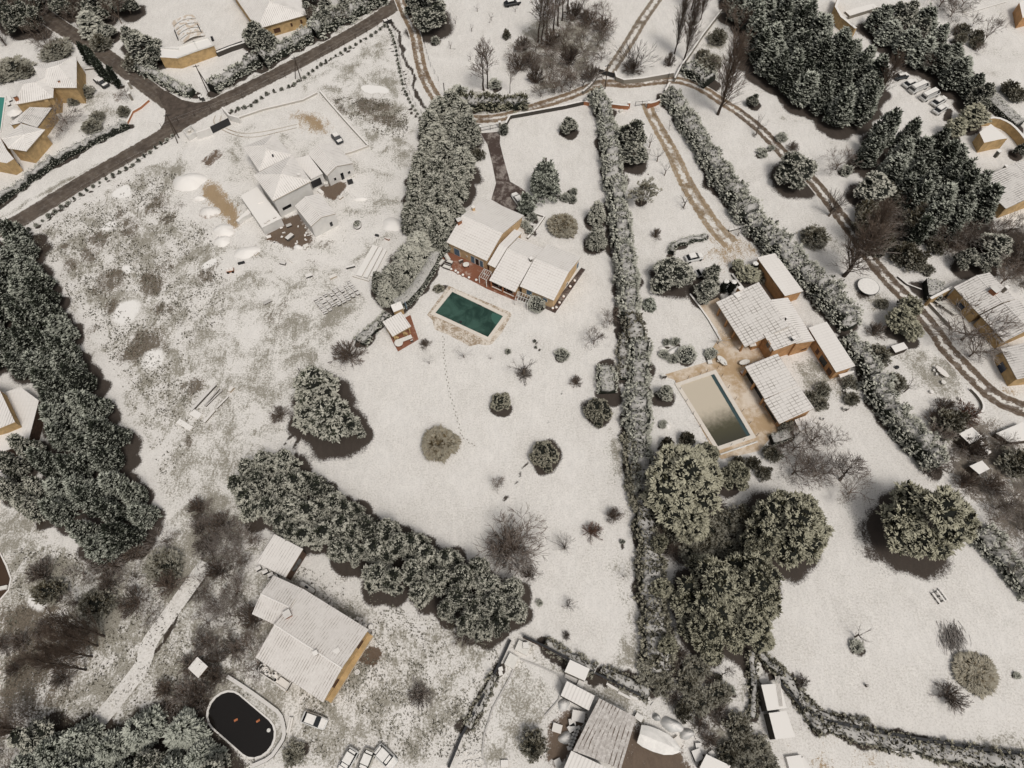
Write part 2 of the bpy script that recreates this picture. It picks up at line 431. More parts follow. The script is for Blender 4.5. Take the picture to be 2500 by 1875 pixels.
# ------------------------------------------------------------------ vegetation
LEAF_V = np.array([[0, 0, -0.05], [0.5, -1, -0.16], [1, 0, -0.10], [0.5, 1, -0.16], [0.55, 0, 0.13]])
LEAF_T = np.array([[0, 3, 4], [3, 2, 4], [2, 1, 4], [1, 0, 4]])
def unit(a): return a / np.maximum(np.linalg.norm(a, axis=1, keepdims=True), 1e-9)
def sprigs(rng, P, D, L, W=0.22, fan=0.55, nl=3):
 n = len(P)
 D = unit(D)
 up = np.tile([0, 0, 1.0], (n, 1)) + rng.normal(0, 0.35, (n, 3))
 S = unit(np.cross(D, up)); N = np.cross(S, D)
 Vs, Ts = [], []
 offs = [0] if nl == 1 else ([0, fan, -fan] if nl == 3 else [0, fan * .6, -fan * .6, fan * 1.3, -fan * 1.3])
 for k, a in enumerate(offs[:nl]):
  a2 = a + rng.normal(0, 0.12, n)
  ll = L * (1.0 if k == 0 else 0.78)
  d = D * np.cos(a2)[:, None] + S * np.sin(a2)[:, None]
  s = S * np.cos(a2)[:, None] - D * np.sin(a2)[:, None]
  w = ll * W
  v = P[:, None, :] + d[:, None, :] * (LEAF_V[None, :, 0:1] * ll[:, None, None]) \
   + s[:, None, :] * (LEAF_V[None, :, 1:2] * w[:, None, None]) + N[:, None, :] * (LEAF_V[None, :, 2:3] * ll[:, None, None])
  Vs.append(v.reshape(-1, 3))
  Ts.append((LEAF_T[None] + (np.arange(n) * 5)[:, None, None]).reshape(-1, 3))
 V = np.concatenate(Vs); o = 0; T_ = []
 for v, t_ in zip(Vs, Ts): T_.append(t_ + o); o += len(v)
 return V, np.concatenate(T_)
def lump(rng, k=5):
 ph = rng.uniform(0, 6.28, (k, 2)); fr = rng.integers(1, 5, k); fz = rng.uniform(2, 8, k); am = rng.uniform(0.04, 0.11, k)
 return lambda a, z: 1 + sum(am[i] * np.sin(fr[i] * a + ph[i, 0] + fz[i] * z + ph[i, 1]) for i in range(k))
def curve(prof, H, R, z0, m=60):
 q = np.linspace(0, 1, m); r = np.array([prof(x) for x in q]) * R; z = z0 + (H - z0) * q
 r = np.append(r, 0.0); z = np.append(z, z[-1] + 0.02 * H)
 return r, z
def core(prof, lf, n=14, m=11, s=0.8, H=1.0, R=1.0, z0=0.0):
 r, z = curve(prof, H, R, z0)
 L = np.concatenate([[0], np.cumsum(np.hypot(np.diff(r), np.diff(z)))])
 k = np.linspace(0, L[-1], m + 1); r, z = np.interp(k, L, r), np.interp(k, L, z)
 zc = z0 + (H - z0) * 0.35
 V, Tt = [], []
 for i in range(m + 1):
  for j in range(n):
   a = 2 * math.pi * j / n
   rr = r[i] * s * float(lf(a, i / m))
   V.append((rr * math.cos(a), rr * math.sin(a), zc + (z[i] - zc) * (s if z[i] > zc else 1)))
 for i in range(m):
  for j in range(n):
   k = (j + 1) % n
   a, b, c, d = i * n + j, i * n + k, (i + 1) * n + k, (i + 1) * n + j
   Tt += [(a, b, c), (a, c, d)]
 return np.array(V), np.array(Tt)
def join(parts):
 V, Tt, M, o = [], [], [], 0
 for v, t_, m in parts:
  V.append(v); Tt.append(t_ + o); M.append(np.full(len(t_), m)); o += len(v)
 return np.concatenate(V), np.concatenate(Tt), np.concatenate(M)
def crown(seed, H, R, z0, prof, nclus, nper, L, mats, crad=0.8, upb=0.5, outb=0.8, W=0.22, jit=0.5, cs=0.78, nl=3, fan=0.55, inner=0.72, droop=0.0):
 rng = np.random.default_rng(seed)
 lf = lump(rng)
 cr, cz = curve(prof, H, R, z0)
 ds = np.hypot(np.diff(cr), np.diff(cz)); wt = (cr[1:] + cr[:-1]) / 2 * ds; wt = wt * np.where((cz[1:] - z0) < 0.12 * (H - z0), 0.4, 1)
 cum = np.concatenate([[0], np.cumsum(wt)]); cum /= cum[-1]
 pos = np.interp(rng.uniform(0, 1, nclus), cum, np.arange(len(cr)))
 i0 = np.minimum(pos.astype(int), len(ds) - 1)
 a = rng.uniform(0, 2 * math.pi, nclus)
 dep = rng.uniform(inner, 1.0, nclus); zc = z0 + (H - z0) * 0.35
 L_ = pos / len(cr)
 rr = np.interp(pos, np.arange(len(cr)), cr) * np.array([float(lf(x, y)) for x, y in zip(a, L_)]) * dep
 zz = np.interp(pos, np.arange(len(cr)), cz)
 C = np.stack([rr * np.cos(a), rr * np.sin(a), np.where(zz > zc, zc + (zz - zc) * dep, zz)], 1)
 nr = (np.diff(cz) / np.maximum(ds, 1e-6))[i0]; nzv = (-np.diff(cr) / np.maximum(ds, 1e-6))[i0]
 out = unit(np.stack([np.cos(a) * nr, np.sin(a) * nr, nzv * 0.2], 1) + rng.normal(0, 0.25, (nclus, 3)) * np.array([1, 1, .3]))
 Pn = np.repeat(C, nper, 0) + rng.normal(0, crad * 0.45, (len(C) * nper, 3)) * np.array([1, 1, 0.7])
 rel = Pn - np.repeat(C, nper, 0)
 D = np.repeat(out, nper, 0) * outb + np.array([0, 0, upb]) + rel * (jit / max(crad, .1)) + rng.normal(0, 0.25, Pn.shape)
 D[:, 2] -= droop
 Ls = rng.uniform(0.65, 1.2, len(Pn)) * L
 Pn -= unit(D) * L * (.3 if nper == 1 else 0)
 sv, st = sprigs(rng, Pn, D, Ls, W, fan, nl)
 cv, ct = core(prof, lf, s=cs, H=H, R=R, z0=z0)
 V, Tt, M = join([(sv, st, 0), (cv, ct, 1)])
 V[:, 2] = np.maximum(V[:, 2], 0.03)
 return V, Tt, M, mats
def lobed(seed, H, R, z0, nlobe, rl, nspr, L, mats, W=0.22, fan=0.6, nl=3, cs=0.84, upb=0.5, squash=0.8, **kw):
 rng = np.random.default_rng(seed)
 S_ = [(rng.normal(0, .12) * R, rng.normal(0, .12) * R, H - rl * R * squash, rl * R * 1.1)]
 for k in range(nlobe):
  a = 2 * math.pi * (k * 0.618 + rng.uniform(-.08, .08)); q = rng.uniform(0.0, 1.0)
  r_ = rl * R * rng.uniform(.72, 1.15); d = (R - r_) * (0.55 + .45 * (1 - q)) * rng.uniform(.85, 1.12)
  S_.append((d * math.cos(a), d * math.sin(a), z0 + r_ * squash + q * max(0, H * .86 - z0 - 2 * r_ * squash), r_))
 parts = []
 tot = sum(s[3] ** 2 for s in S_)
 for x, y, z, r_ in S_:
  n = int(nspr * r_ ** 2 / tot)
  N = unit(rng.normal(0, 1, (n * 2, 3))); N = N[N[:, 2] > -.35][:n]
  ph = rng.uniform(0, 6, 3); bump = 1 + .13 * np.sin(4 * N[:, 0] + ph[0]) * np.cos(4 * N[:, 1] + ph[1]) + .08 * np.sin(7 * N[:, 2] + 5 * N[:, 0] + ph[2])
  P = np.array([x, y, z]) + N * (r_ * bump * rng.uniform(.86, 1.0, len(N)))[:, None] * np.array([1, 1, squash])
  D = N * np.array([.9, .9, .35]) + np.array([0, 0, upb * .55]) + rng.normal(0, .5, N.shape) * np.array([1, 1, .4])
  P -= unit(D) * L * .42
  sv, st = sprigs(rng, P, D, rng.uniform(.6, 1.25, len(N)) * L, W, fan, nl)
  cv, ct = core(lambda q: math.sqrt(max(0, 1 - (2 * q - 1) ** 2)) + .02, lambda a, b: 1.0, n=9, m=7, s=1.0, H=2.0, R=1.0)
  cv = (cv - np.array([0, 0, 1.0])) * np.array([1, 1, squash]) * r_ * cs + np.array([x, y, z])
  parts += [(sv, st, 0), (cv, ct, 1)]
 V, Tt, M = join(parts)
 V[:, 2] = np.maximum(V[:, 2], 0.03)
 return V, Tt, M, mats
def tubes_np(S, n=3):
 S = np.array(S, float)
 p0, p1, r0, r1 = S[:, :3], S[:, 3:6], S[:, 6], S[:, 7]
 d = unit(p1 - p0)
 ref = np.where(np.abs(d[:, 2:3]) > 0.9, np.array([[1.0, 0, 0]]), np.array([[0, 0, 1.0]]))
 a = unit(np.cross(d, ref)); b = np.cross(d, a)
 V = []
 for p, r in ((p0, r0), (p1, r1)):
  for k in range(n):
   q = 2 * math.pi * k / n
   V.append(p + (a * math.cos(q) + b * math.sin(q)) * r[:, None])
 V = np.stack(V, 1).reshape(-1, 3)
 Tt = []
 for k in range(n):
  j = (k + 1) % n
  Tt += [(k, j, n + j), (k, n + j, n + k)]
 Tt = (np.array(Tt)[None] + (np.arange(len(S)) * 2 * n)[:, None, None]).reshape(-1, 3)
 return V, Tt
def rot_about(d, ax, ang):
 return d * math.cos(ang) + np.cross(ax, d) * math.sin(ang) + ax * (ax @ d) * (1 - math.cos(ang))
def branch(rng, S, p, d, L, r, lvl, nch, ang, up, shrink=0.68, rmin=0.02, wob=0.16, TR=None):
 nseg = 3 if lvl > 1 else 2
 pts = [p]
 rr = r
 for i in range(nseg):
  d = d + rng.normal(0, wob, 3); d[2] += up; d /= np.linalg.norm(d)
  p2 = p + d * (L / nseg)
  r2 = max(rmin * 0.7, rr * 0.80)
  (TR if (TR is not None and lvl >= 99) else S).append((*p, *p2, rr, r2))
  p, rr = p2, r2
  pts.append(p)
 if lvl <= 0: return
 for k in range(nch):
  ax = rng.normal(0, 1, 3); ax -= d * (ax @ d); ax /= np.linalg.norm(ax)
  dd = rot_about(d, ax, ang * rng.uniform(0.55, 1.3))
  base = pts[-1] if k < 2 else pts[rng.integers(1, len(pts))]
  branch(rng, S, base, dd, L * shrink * rng.uniform(0.75, 1.2), max(rmin, rr * 0.72), lvl - 1, nch, ang, up, shrink, rmin, wob)
def bare(seed, kind, H, R):
 rng = np.random.default_rng(seed)
 Tk, S = [], []
 if kind == 'spread':
  th = H * 0.22
  Tk.append((0, 0, 0, 0, 0, th, H * 0.022, H * 0.017))
  for k in range(6):
   a = 2 * math.pi * (k + rng.uniform(-.3, .3)) / 6
   d = np.array([math.cos(a) * 0.9, math.sin(a) * 0.9, rng.uniform(0.5, 1.5)]); d /= np.linalg.norm(d)
   branch(rng, S, np.array([0, 0, th * rng.uniform(.8, 1)]), d, H * 0.30, H * 0.014, 3, 4, 0.60, 0.05, 0.72, 0.036)
 elif kind == 'poplar':
  n = 9; p = np.array([0, 0, 0.0]); r = H * 0.018
  for i in range(n):
   p2 = p + np.array([rng.normal(0, .12), rng.normal(0, .12), H * 0.85 / n]); Tk.append((*p, *p2, r, r * 0.82))
   if i > 0:
    for k in range(7):
     a = rng.uniform(0, 6.28); d = np.array([math.cos(a) * .42, math.sin(a) * .42, 1.0]); d /= np.linalg.norm(d)
     b = p + (p2 - p) * rng.uniform(0, 1)
     branch(rng, S, b, d, H * 0.16 * (1.2 - i / n * .6), r * 0.42, 2, 5, 0.36, 0.10, 0.74, 0.030, 0.10)
   p, r = p2, r * 0.82
 elif kind == 'tall':
  n = 7; p = np.array([0, 0, 0.0]); r = H * 0.020
  for i in range(n):
   p2 = p + np.array([rng.normal(0, .2), rng.normal(0, .2), H * 0.8 / n]); Tk.append((*p, *p2, r, r * 0.8))
   if i > 1:
    for k in range(5):
     a = rng.uniform(0, 6.28); d = np.array([math.cos(a) * .8, math.sin(a) * .8, 1.0]); d /= np.linalg.norm(d)
     branch(rng, S, p + (p2 - p) * rng.uniform(0, 1), d, H * 0.15 * (1.15 - i / n * .5), r * 0.4, 2, 4, 0.5, 0.06, 0.72, 0.036)
   p, r = p2, r * 0.8
 elif kind == 'shrub':
  for k in range(34):
   a = rng.uniform(0, 6.28); e = rng.uniform(0.15, 1.4)
   d = np.array([math.cos(a) * math.cos(e), math.sin(a) * math.cos(e), math.sin(e)])
   b = np.array([rng.normal(0, R * .12), rng.normal(0, R * .12), 0.02]) * (k > 5)
   branch(rng, S if k > 5 else Tk, b, d, R * 0.50, 0.07, 2, 4, 0.5, 0.02, 0.64, 0.034, 0.15)
 elif kind == 'pollard':
  Tk.append((0, 0, 0, rng.normal(0, .15), rng.normal(0, .15), H * 0.35, H * .035, H * .03))
  for k in range(5):
   a = 2 * math.pi * k / 5 + rng.uniform(-.4, .4)
   d = np.array([math.cos(a), math.sin(a), 0.75]); d /= np.linalg.norm(d)
   branch(rng, S, np.array([0, 0, H * .35]), d, H * 0.26, H * 0.016, 2, 3, 0.55, 0.18, 0.8, 0.02, 0.12)
 elif kind == 'vase':
  Tk.append((0, 0, 0, 0, 0, H * 0.12, H * .04, H * .035))
  for k in range(30):
   a = rng.uniform(0, 6.28); e = rng.uniform(0.75, 1.5)
   d = np.array([math.cos(a) * math.cos(e), math.sin(a) * math.cos(e), math.sin(e)])
   branch(rng, S, np.array([0, 0, H * .1]), d, H * 0.5, H * 0.008, 2, 3, 0.28, 0.06, 0.62, 0.022, 0.08)
 elif kind == 'starfish':
  Tk.append((0, 0, 0, 0.05, 0, H * 0.4, H * .055, H * .05))
  for k in range(10):
   a = 2 * math.pi * k / 10 + rng.uniform(-.3, .3)
   d = np.array([math.cos(a), math.sin(a), 0.45]); d /= np.linalg.norm(d)
   branch(rng, S, np.array([0, 0, H * .4]), d, R * 0.62, H * 0.022, 1, 2, 0.45, 0.02, 0.62, 0.035, 0.12)
 elif kind == 'pile':
  for k in range(150):
   a = rng.normal(0.75, 0.28); p = np.array([rng.normal(0, R * .33), rng.normal(0, R * .33), rng.uniform(0.05, 0.7)])
   d = np.array([math.cos(a), math.sin(a), rng.normal(0, .12)])
   branch(rng, S if k else Tk, p - d * R * .25, d, R * 0.5, 0.045, 1, 2, 0.3, 0.0, 0.5, 0.02, 0.06)
 return Tk, S
def cone(p): return lambda q: max(0.02, (1 - q) ** p) * min(1.0, 0.55 + q * 6)
def dome(q): return math.sqrt(max(0.0, 1 - (max(q - 0.35, 0) / 0.65) ** 2)) * (0.72 + 0.28 * min(1, q / 0.35))
def egg(q): return math.sqrt(max(0.0, math.sin(math.pi * min(1, 0.10 + q * 0.90)))) * (1 - 0.25 * q)
def umb(q): return math.sqrt(max(0.0, 1 - q ** 2.2)) * min(1.0, 0.35 + q * 2.6)
SPEC = {}   # kind -> (list of (crown mesh, trunk mesh), design H, design R)
def add_leafy(kind, nvar, H, R, trunk, **kw):
 out = []
 for i in range(nvar):
  V, Tt, M, mats = (lobed if 'nlobe' in kw else crown)(hash_(kind) + i, H, R, **kw)
  cm = trimesh(kind + '_crown', V, Tt, mats, M)
  tv, tt = tubes_np([(0, 0, 0, 0, 0, H * trunk, H * 0.022 + 0.03, H * 0.016 + 0.02)], 7)
  out.append((cm, trimesh(kind + '_trunk', tv, tt, ['bark'])))
 SPEC[kind] = (out, H, R)
def hash_(s): return sum((i + 1) * ord(c) for i, c in enumerate(s)) % 9973
def add_bare(kind, shape, nvar, H, R, mat, tmat='bark'):
 out = []
 for i in range(nvar):
  Tk, S = bare(hash_(kind) + 7 * i, shape, H, R)
  V, Tt = tubes_np(S, 3); tv, tt = tubes_np(Tk, 6)
  out.append((trimesh(kind + '_branches', V, Tt, [mat]), trimesh(kind + '_trunk', tv, tt, [tmat])))
 SPEC[kind] = (out, H, R)
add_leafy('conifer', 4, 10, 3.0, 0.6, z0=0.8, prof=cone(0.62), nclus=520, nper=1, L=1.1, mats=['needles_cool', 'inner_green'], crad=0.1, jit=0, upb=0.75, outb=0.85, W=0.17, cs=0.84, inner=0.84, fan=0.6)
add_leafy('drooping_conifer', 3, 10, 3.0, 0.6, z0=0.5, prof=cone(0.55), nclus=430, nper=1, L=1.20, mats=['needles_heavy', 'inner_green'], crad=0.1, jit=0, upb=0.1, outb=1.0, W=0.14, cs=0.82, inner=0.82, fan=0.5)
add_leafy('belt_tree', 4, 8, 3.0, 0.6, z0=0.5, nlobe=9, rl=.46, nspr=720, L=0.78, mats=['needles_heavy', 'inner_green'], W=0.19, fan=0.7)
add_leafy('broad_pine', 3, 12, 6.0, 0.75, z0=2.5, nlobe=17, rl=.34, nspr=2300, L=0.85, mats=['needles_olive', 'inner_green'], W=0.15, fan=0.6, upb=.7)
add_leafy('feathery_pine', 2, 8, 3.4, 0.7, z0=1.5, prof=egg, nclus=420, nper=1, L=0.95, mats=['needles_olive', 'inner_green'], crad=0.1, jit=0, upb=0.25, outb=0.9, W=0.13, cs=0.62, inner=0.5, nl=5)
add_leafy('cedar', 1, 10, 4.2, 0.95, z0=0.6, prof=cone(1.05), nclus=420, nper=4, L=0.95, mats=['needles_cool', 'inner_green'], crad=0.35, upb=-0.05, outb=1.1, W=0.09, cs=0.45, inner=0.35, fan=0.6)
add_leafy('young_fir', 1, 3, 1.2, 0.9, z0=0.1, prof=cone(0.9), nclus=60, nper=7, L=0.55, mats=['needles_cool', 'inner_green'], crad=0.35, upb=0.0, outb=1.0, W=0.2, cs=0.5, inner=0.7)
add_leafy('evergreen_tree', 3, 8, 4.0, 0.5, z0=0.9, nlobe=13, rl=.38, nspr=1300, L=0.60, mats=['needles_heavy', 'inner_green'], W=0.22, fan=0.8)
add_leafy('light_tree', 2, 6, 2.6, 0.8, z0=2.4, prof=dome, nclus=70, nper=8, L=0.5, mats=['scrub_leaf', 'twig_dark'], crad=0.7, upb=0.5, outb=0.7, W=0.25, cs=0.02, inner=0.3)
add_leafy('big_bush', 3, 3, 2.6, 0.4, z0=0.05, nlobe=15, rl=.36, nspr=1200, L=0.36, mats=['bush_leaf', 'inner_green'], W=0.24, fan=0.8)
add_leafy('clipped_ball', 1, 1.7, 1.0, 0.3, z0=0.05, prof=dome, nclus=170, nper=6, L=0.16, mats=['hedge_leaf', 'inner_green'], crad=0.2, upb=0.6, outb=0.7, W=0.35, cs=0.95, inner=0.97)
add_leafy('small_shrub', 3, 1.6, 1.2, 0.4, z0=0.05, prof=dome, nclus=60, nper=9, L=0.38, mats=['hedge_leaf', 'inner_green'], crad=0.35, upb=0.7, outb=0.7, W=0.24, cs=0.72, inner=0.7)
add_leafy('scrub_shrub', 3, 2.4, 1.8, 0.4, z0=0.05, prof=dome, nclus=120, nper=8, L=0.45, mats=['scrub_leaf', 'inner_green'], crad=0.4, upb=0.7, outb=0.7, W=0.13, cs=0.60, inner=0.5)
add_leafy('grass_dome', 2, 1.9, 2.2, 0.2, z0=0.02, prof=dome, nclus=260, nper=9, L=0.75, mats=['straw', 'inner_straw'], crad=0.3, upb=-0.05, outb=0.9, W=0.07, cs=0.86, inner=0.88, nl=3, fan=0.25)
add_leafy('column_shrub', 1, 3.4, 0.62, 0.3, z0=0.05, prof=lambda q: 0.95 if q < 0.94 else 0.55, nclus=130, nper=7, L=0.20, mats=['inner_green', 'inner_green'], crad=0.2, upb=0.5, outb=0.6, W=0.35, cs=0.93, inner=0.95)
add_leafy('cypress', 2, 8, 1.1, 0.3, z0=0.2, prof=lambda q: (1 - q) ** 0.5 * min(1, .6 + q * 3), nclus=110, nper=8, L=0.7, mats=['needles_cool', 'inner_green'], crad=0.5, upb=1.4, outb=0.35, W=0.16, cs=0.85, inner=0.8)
add_bare('bare_spreading_tree', 'spread', 4, 9, 4.5, 'twig_brown')
add_bare('bare_poplar', 'poplar', 3, 18, 2.6, 'twig_brown', 'bark_dark')
add_bare('bare_tall_tree', 'tall', 3, 15, 3.6, 'twig_brown', 'bark_dark')
add_bare('bare_shrub', 'shrub', 4, 2.6, 2.4, 'twig_brown', 'twig_dark')
add_bare('reddish_shrub', 'shrub', 2, 2.6, 2.4, 'twig_red', 'twig_dark')
add_bare('pollarded_tree', 'pollard', 3, 5, 2.2, 'twig_dark')
add_bare('vase_tree', 'vase', 2, 6, 2.6, 'twig_dark')
add_bare('snowy_star_tree', 'starfish', 2, 2.6, 3.0, 'twig_snow')
add_bare('brush_pile', 'pile', 2, 1, 2.6, 'twig_dark', 'twig_dark')
CAT = {'conifer': 'tree', 'drooping_conifer': 'tree', 'belt_tree': 'tree', 'broad_pine': 'tree', 'feathery_pine': 'tree', 'cedar': 'tree',
  'young_fir': 'tree', 'evergreen_tree': 'tree', 'light_tree': 'tree', 'big_bush': 'bush', 'clipped_ball': 'bush', 'small_shrub': 'shrub',
  'scrub_shrub': 'shrub', 'grass_dome': 'ornamental grass', 'column_shrub': 'topiary', 'cypress': 'tree', 'bare_shrub': 'shrub',
  'reddish_shrub': 'shrub', 'brush_pile': 'brush pile'}
BARE = []       # snow-free discs on the ground: x, y, r, strength
PR = random.Random(5)
BARE_K = {'conifer': 1.45, 'drooping_conifer': 1.3, 'belt_tree': 1.3, 'broad_pine': 0.95, 'feathery_pine': 0.9, 'cedar': 0.55, 'evergreen_tree': 1.05,
   'big_bush': .9, 'clipped_ball': 0.95, 'small_shrub': 0.9, 'cypress': 1.0, 'young_fir': 0.6, 'column_shrub': 0.9, 'grass_dome': 0.8, 'scrub_shrub': 0.55,
   'light_tree': 0.45}
LOBED = ('broad_pine', 'evergreen_tree', 'belt_tree', 'big_bush')
NAMES = {'column_shrub': 'topiary_column', 'belt_tree': 'evergreen_tree', 'clipped_ball': 'clipped_bush', 'grass_dome': 'pampas_grass', 'big_bush': 'evergreen_bush',
   'scrub_shrub': 'scrub_bush', 'light_tree': 'sparse_tree'}
def plant_at(kind, x, y, r, h, label, group=None, rz=None, name=None, cat=None, bk=None):
 var, H0, R0 = SPEC[kind]
 cm, tm = var[PR.randrange(len(var))]
 sx, sz = r / R0, h / H0
 nm = name or NAMES.get(kind, kind)
 rt = thing(nm, label, cat or CAT.get(kind, 'tree'), (x, y, 0), PR.uniform(0, 6.28) if rz is None else rz, group)
 rt.scale = (sx, sx * PR.uniform(0.9, 1.1), sz)
 leaf = kind in BARE_K
 if kind == 'brush_pile':
  link('branches', cm, rt); link('trunk', tm, rt)
 elif CAT.get(kind, 'tree') in ('tree',):
  link('crown' if leaf else 'branches', cm, rt); link('trunk', tm, rt)
 elif leaf:
  link('foliage', cm, rt); link('stem', tm, rt)
 else:
  link('twigs', cm, rt); link('stem', tm, rt)
 k = BARE_K.get(kind, 0) if bk is None else bk
 if k > 0: BARE.append((x, y, r * k, 1.0))
 elif kind in ('bare_spreading_tree', 'bare_shrub', 'reddish_shrub'): BARE.append((x, y, r * 0.8, 0.42))
 elif kind in ('pollarded_tree', 'vase_tree'): BARE.append((x, y, r * 0.4, 0.5))
 return rt
def crown_plant(kind, tile, x, y, rz_, h, label, group=None, zf=0.5, **kw):
 w = tile.w(x, y, h * zf)
 r = tile.m(x, y, rz_, h * zf) * (1.0 if kind in LOBED else 0.76 if kind == 'drooping_conifer' else 0.86 if h > 3.4 else 0.95)
 return plant_at(kind, w[0], w[1], r, h, label, group, **kw)
def foot_plant(kind, tile, x, y, rz_, h, label, group=None, **kw):
 w = tile.w(x, y, 0)
 return plant_at(kind, w[0], w[1], tile.m(x, y, rz_, 0), h, label, group, **kw)
def resample(pts, step):
 out = [np.array(pts[0], float)]
 for a, b in zip(pts[:-1], pts[1:]):
  a, b = np.array(a, float), np.array(b, float)
  n = max(1, int(round(np.linalg.norm(b - a) / step)))
  out += [a + (b - a) * i / n for i in range(1, n + 1)]
 return np.array(out)
def smooth_path(pts, it=2):
 P = np.array(pts, float)
 for _ in range(it):
  Q = [P[0]]
  for a, b in zip(P[:-1], P[1:]): Q += [a * .75 + b * .25, a * .25 + b * .75]
  Q.append(P[-1]); P = np.array(Q)
 return P
def frames(P):
 d = np.gradient(P, axis=0); d /= np.maximum(np.linalg.norm(d, axis=1, keepdims=True), 1e-9)
 return d, np.stack([-d[:, 1], d[:, 0]], 1)
def hedge(tile, pts, w, h, label, name='hedge', style='natural', leaf='hedge_leaf', dens=6.5, L=0.5, zc=None, seed=3, group=None, W=0.19, cat='hedge', bare_w=0.9):
 zc = (h if not isinstance(h, (list, tuple)) else h[0]) * 0.6 if zc is None else zc
 P0 = np.array([tile.w(x, y, zc)[:2] for x, y in pts])
 P = resample(smooth_path(P0, 1), 0.7)
 n = len(P)
 ws = np.interp(np.linspace(0, 1, n), np.linspace(0, 1, len(w)), w) if isinstance(w, (list, tuple)) else np.full(n, float(w))
 hs = np.interp(np.linspace(0, 1, n), np.linspace(0, 1, len(h)), h) if isinstance(h, (list, tuple)) else np.full(n, float(h))
 rng = np.random.default_rng(seed + hash_(label))
 if style == 'natural':
  k = np.arange(n)
  wob = sum(rng.uniform(.05, .13) * np.sin(k * f + rng.uniform(0, 6)) for f in (0.35, 0.8, 1.4, 2.2)) * 1.3
  wob2 = sum(rng.uniform(.05, .13) * np.sin(k * f + rng.uniform(0, 6)) for f in (0.3, 0.7, 1.5, 2.0)) * 1.5
  ws = ws * (1 + wob); hs = hs * (1 + wob2)
 dd, nn = frames(P)
 prof = [(-1, 0.02), (-1, .35), (-.93, .72), (-.62, .96), (0, 1.03), (.62, .96), (.93, .72), (1, .35), (1, .02)] if style == 'natural' else \
   [(-1, 0.02), (-1, .5), (-.98, .93), (-.9, 1), (0, 1.01), (.9, 1), (.98, .93), (1, .5), (1, .02)]
 m = len(prof)
 cs = 0.84 if style == 'natural' else 0.95
 V = []
 for i in range(n):
  for (a, b) in prof:
   q = P[i] + nn[i] * a * ws[i] / 2 * cs
   V.append((q[0], q[1], b * hs[i] * cs))
 Tt = []
 for i in range(n - 1):
  for j in range(m - 1):
   a, b, c, d = i * m + j, i * m + j + 1, (i + 1) * m + j + 1, (i + 1) * m + j
   Tt += [(a, b, c), (a, c, d)]
 for i in (0, n - 1):
  for j in range(1, m - 1): Tt.append((i * m, i * m + j, i * m + j + 1))
 cv, ct = np.array(V), np.array(Tt)
 seglen = np.linalg.norm(np.diff(P, axis=0), axis=1).sum()
 area = seglen * (2 * hs.mean() + ws.mean())
 N = int(area * dens * 1.35)
 f = rng.uniform(0, n - 1.001, N); i0 = f.astype(int); fr = (f - i0)[:, None]
 C = P[i0] * (1 - fr) + P[i0 + 1] * fr
 s = rng.uniform(0, 1, N)
 if style == 'natural':
  kp = np.sin(f * 1.1 + 5 * s) + np.sin(f * .43 + 2) > rng.uniform(-2.6, .2, N); f, s, i0, fr, C = f[kp], s[kp], i0[kp], fr[kp], C[kp]; N = len(f)
 pw = np.array(prof)
 arc = np.concatenate([[0], np.cumsum(np.hypot(np.diff(pw[:, 0]) * ws.mean() / 2, np.diff(pw[:, 1]) * hs.mean()))]); arc /= arc[-1]
 a = np.interp(s, arc, pw[:, 0]); b = np.interp(s, arc, pw[:, 1])
 depth = rng.uniform(0.86 if style == 'natural' else 0.96, 1.0, N)
 Pn = np.stack([C[:, 0] + nn[i0, 0] * a * ws[i0] / 2 * depth, C[:, 1] + nn[i0, 1] * a * ws[i0] / 2 * depth, b * hs[i0] * depth], 1)
 if style == 'natural': Pn += rng.normal(0, 0.13, Pn.shape)
 D = np.stack([nn[i0, 0] * a, nn[i0, 1] * a, 0.35 + b * 0.6], 1) + rng.normal(0, 0.38, (N, 3))
 sv, st = sprigs(rng, Pn, D, rng.uniform(.6, 1.25, N) * L, W, 0.55, 3)
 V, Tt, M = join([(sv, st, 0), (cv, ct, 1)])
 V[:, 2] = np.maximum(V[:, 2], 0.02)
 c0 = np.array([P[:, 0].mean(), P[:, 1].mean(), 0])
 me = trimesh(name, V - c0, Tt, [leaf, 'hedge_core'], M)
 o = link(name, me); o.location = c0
 prop(o, label, cat, group)
 if bare_w:
  for i in range(0, n, 2): BARE.append((P[i, 0], P[i, 1], ws[i] / 2 * bare_w + 0.35, 1.0))
 return o
def pin(poly, x, y):
 ins = np.zeros(x.shape, bool)
 n = len(poly)
 for i in range(n):
  x0, y0 = poly[i]; x1, y1 = poly[(i + 1) % n]
  c = ((y0 > y) != (y1 > y))
  with np.errstate(divide='ignore', invalid='ignore'):
   xi = (x1 - x0) * (y - y0) / (y1 - y0 + 1e-12) + x0
  ins ^= c & (x < xi)
 return ins
def scatter(tile, poly, d, seed, z=0.0, maxn=400, jitter=True):
 W_ = [tuple(tile.w(x, y, z)[:2]) for x, y in poly]
 rng = random.Random(seed)
 x0, x1 = min(p[0] for p in W_), max(p[0] for p in W_)
 y0, y1 = min(p[1] for p in W_), max(p[1] for p in W_)
 pts = []
 for _ in range(9000):
  q = (rng.uniform(x0, x1), rng.uniform(y0, y1))
  if not pin(W_, np.array([q[0]]), np.array([q[1]]))[0]: continue
  if all((q[0] - p[0]) ** 2 + (q[1] - p[1]) ** 2 > d * d for p in pts):
   pts.append(q)
   if len(pts) >= maxn: break
 return pts
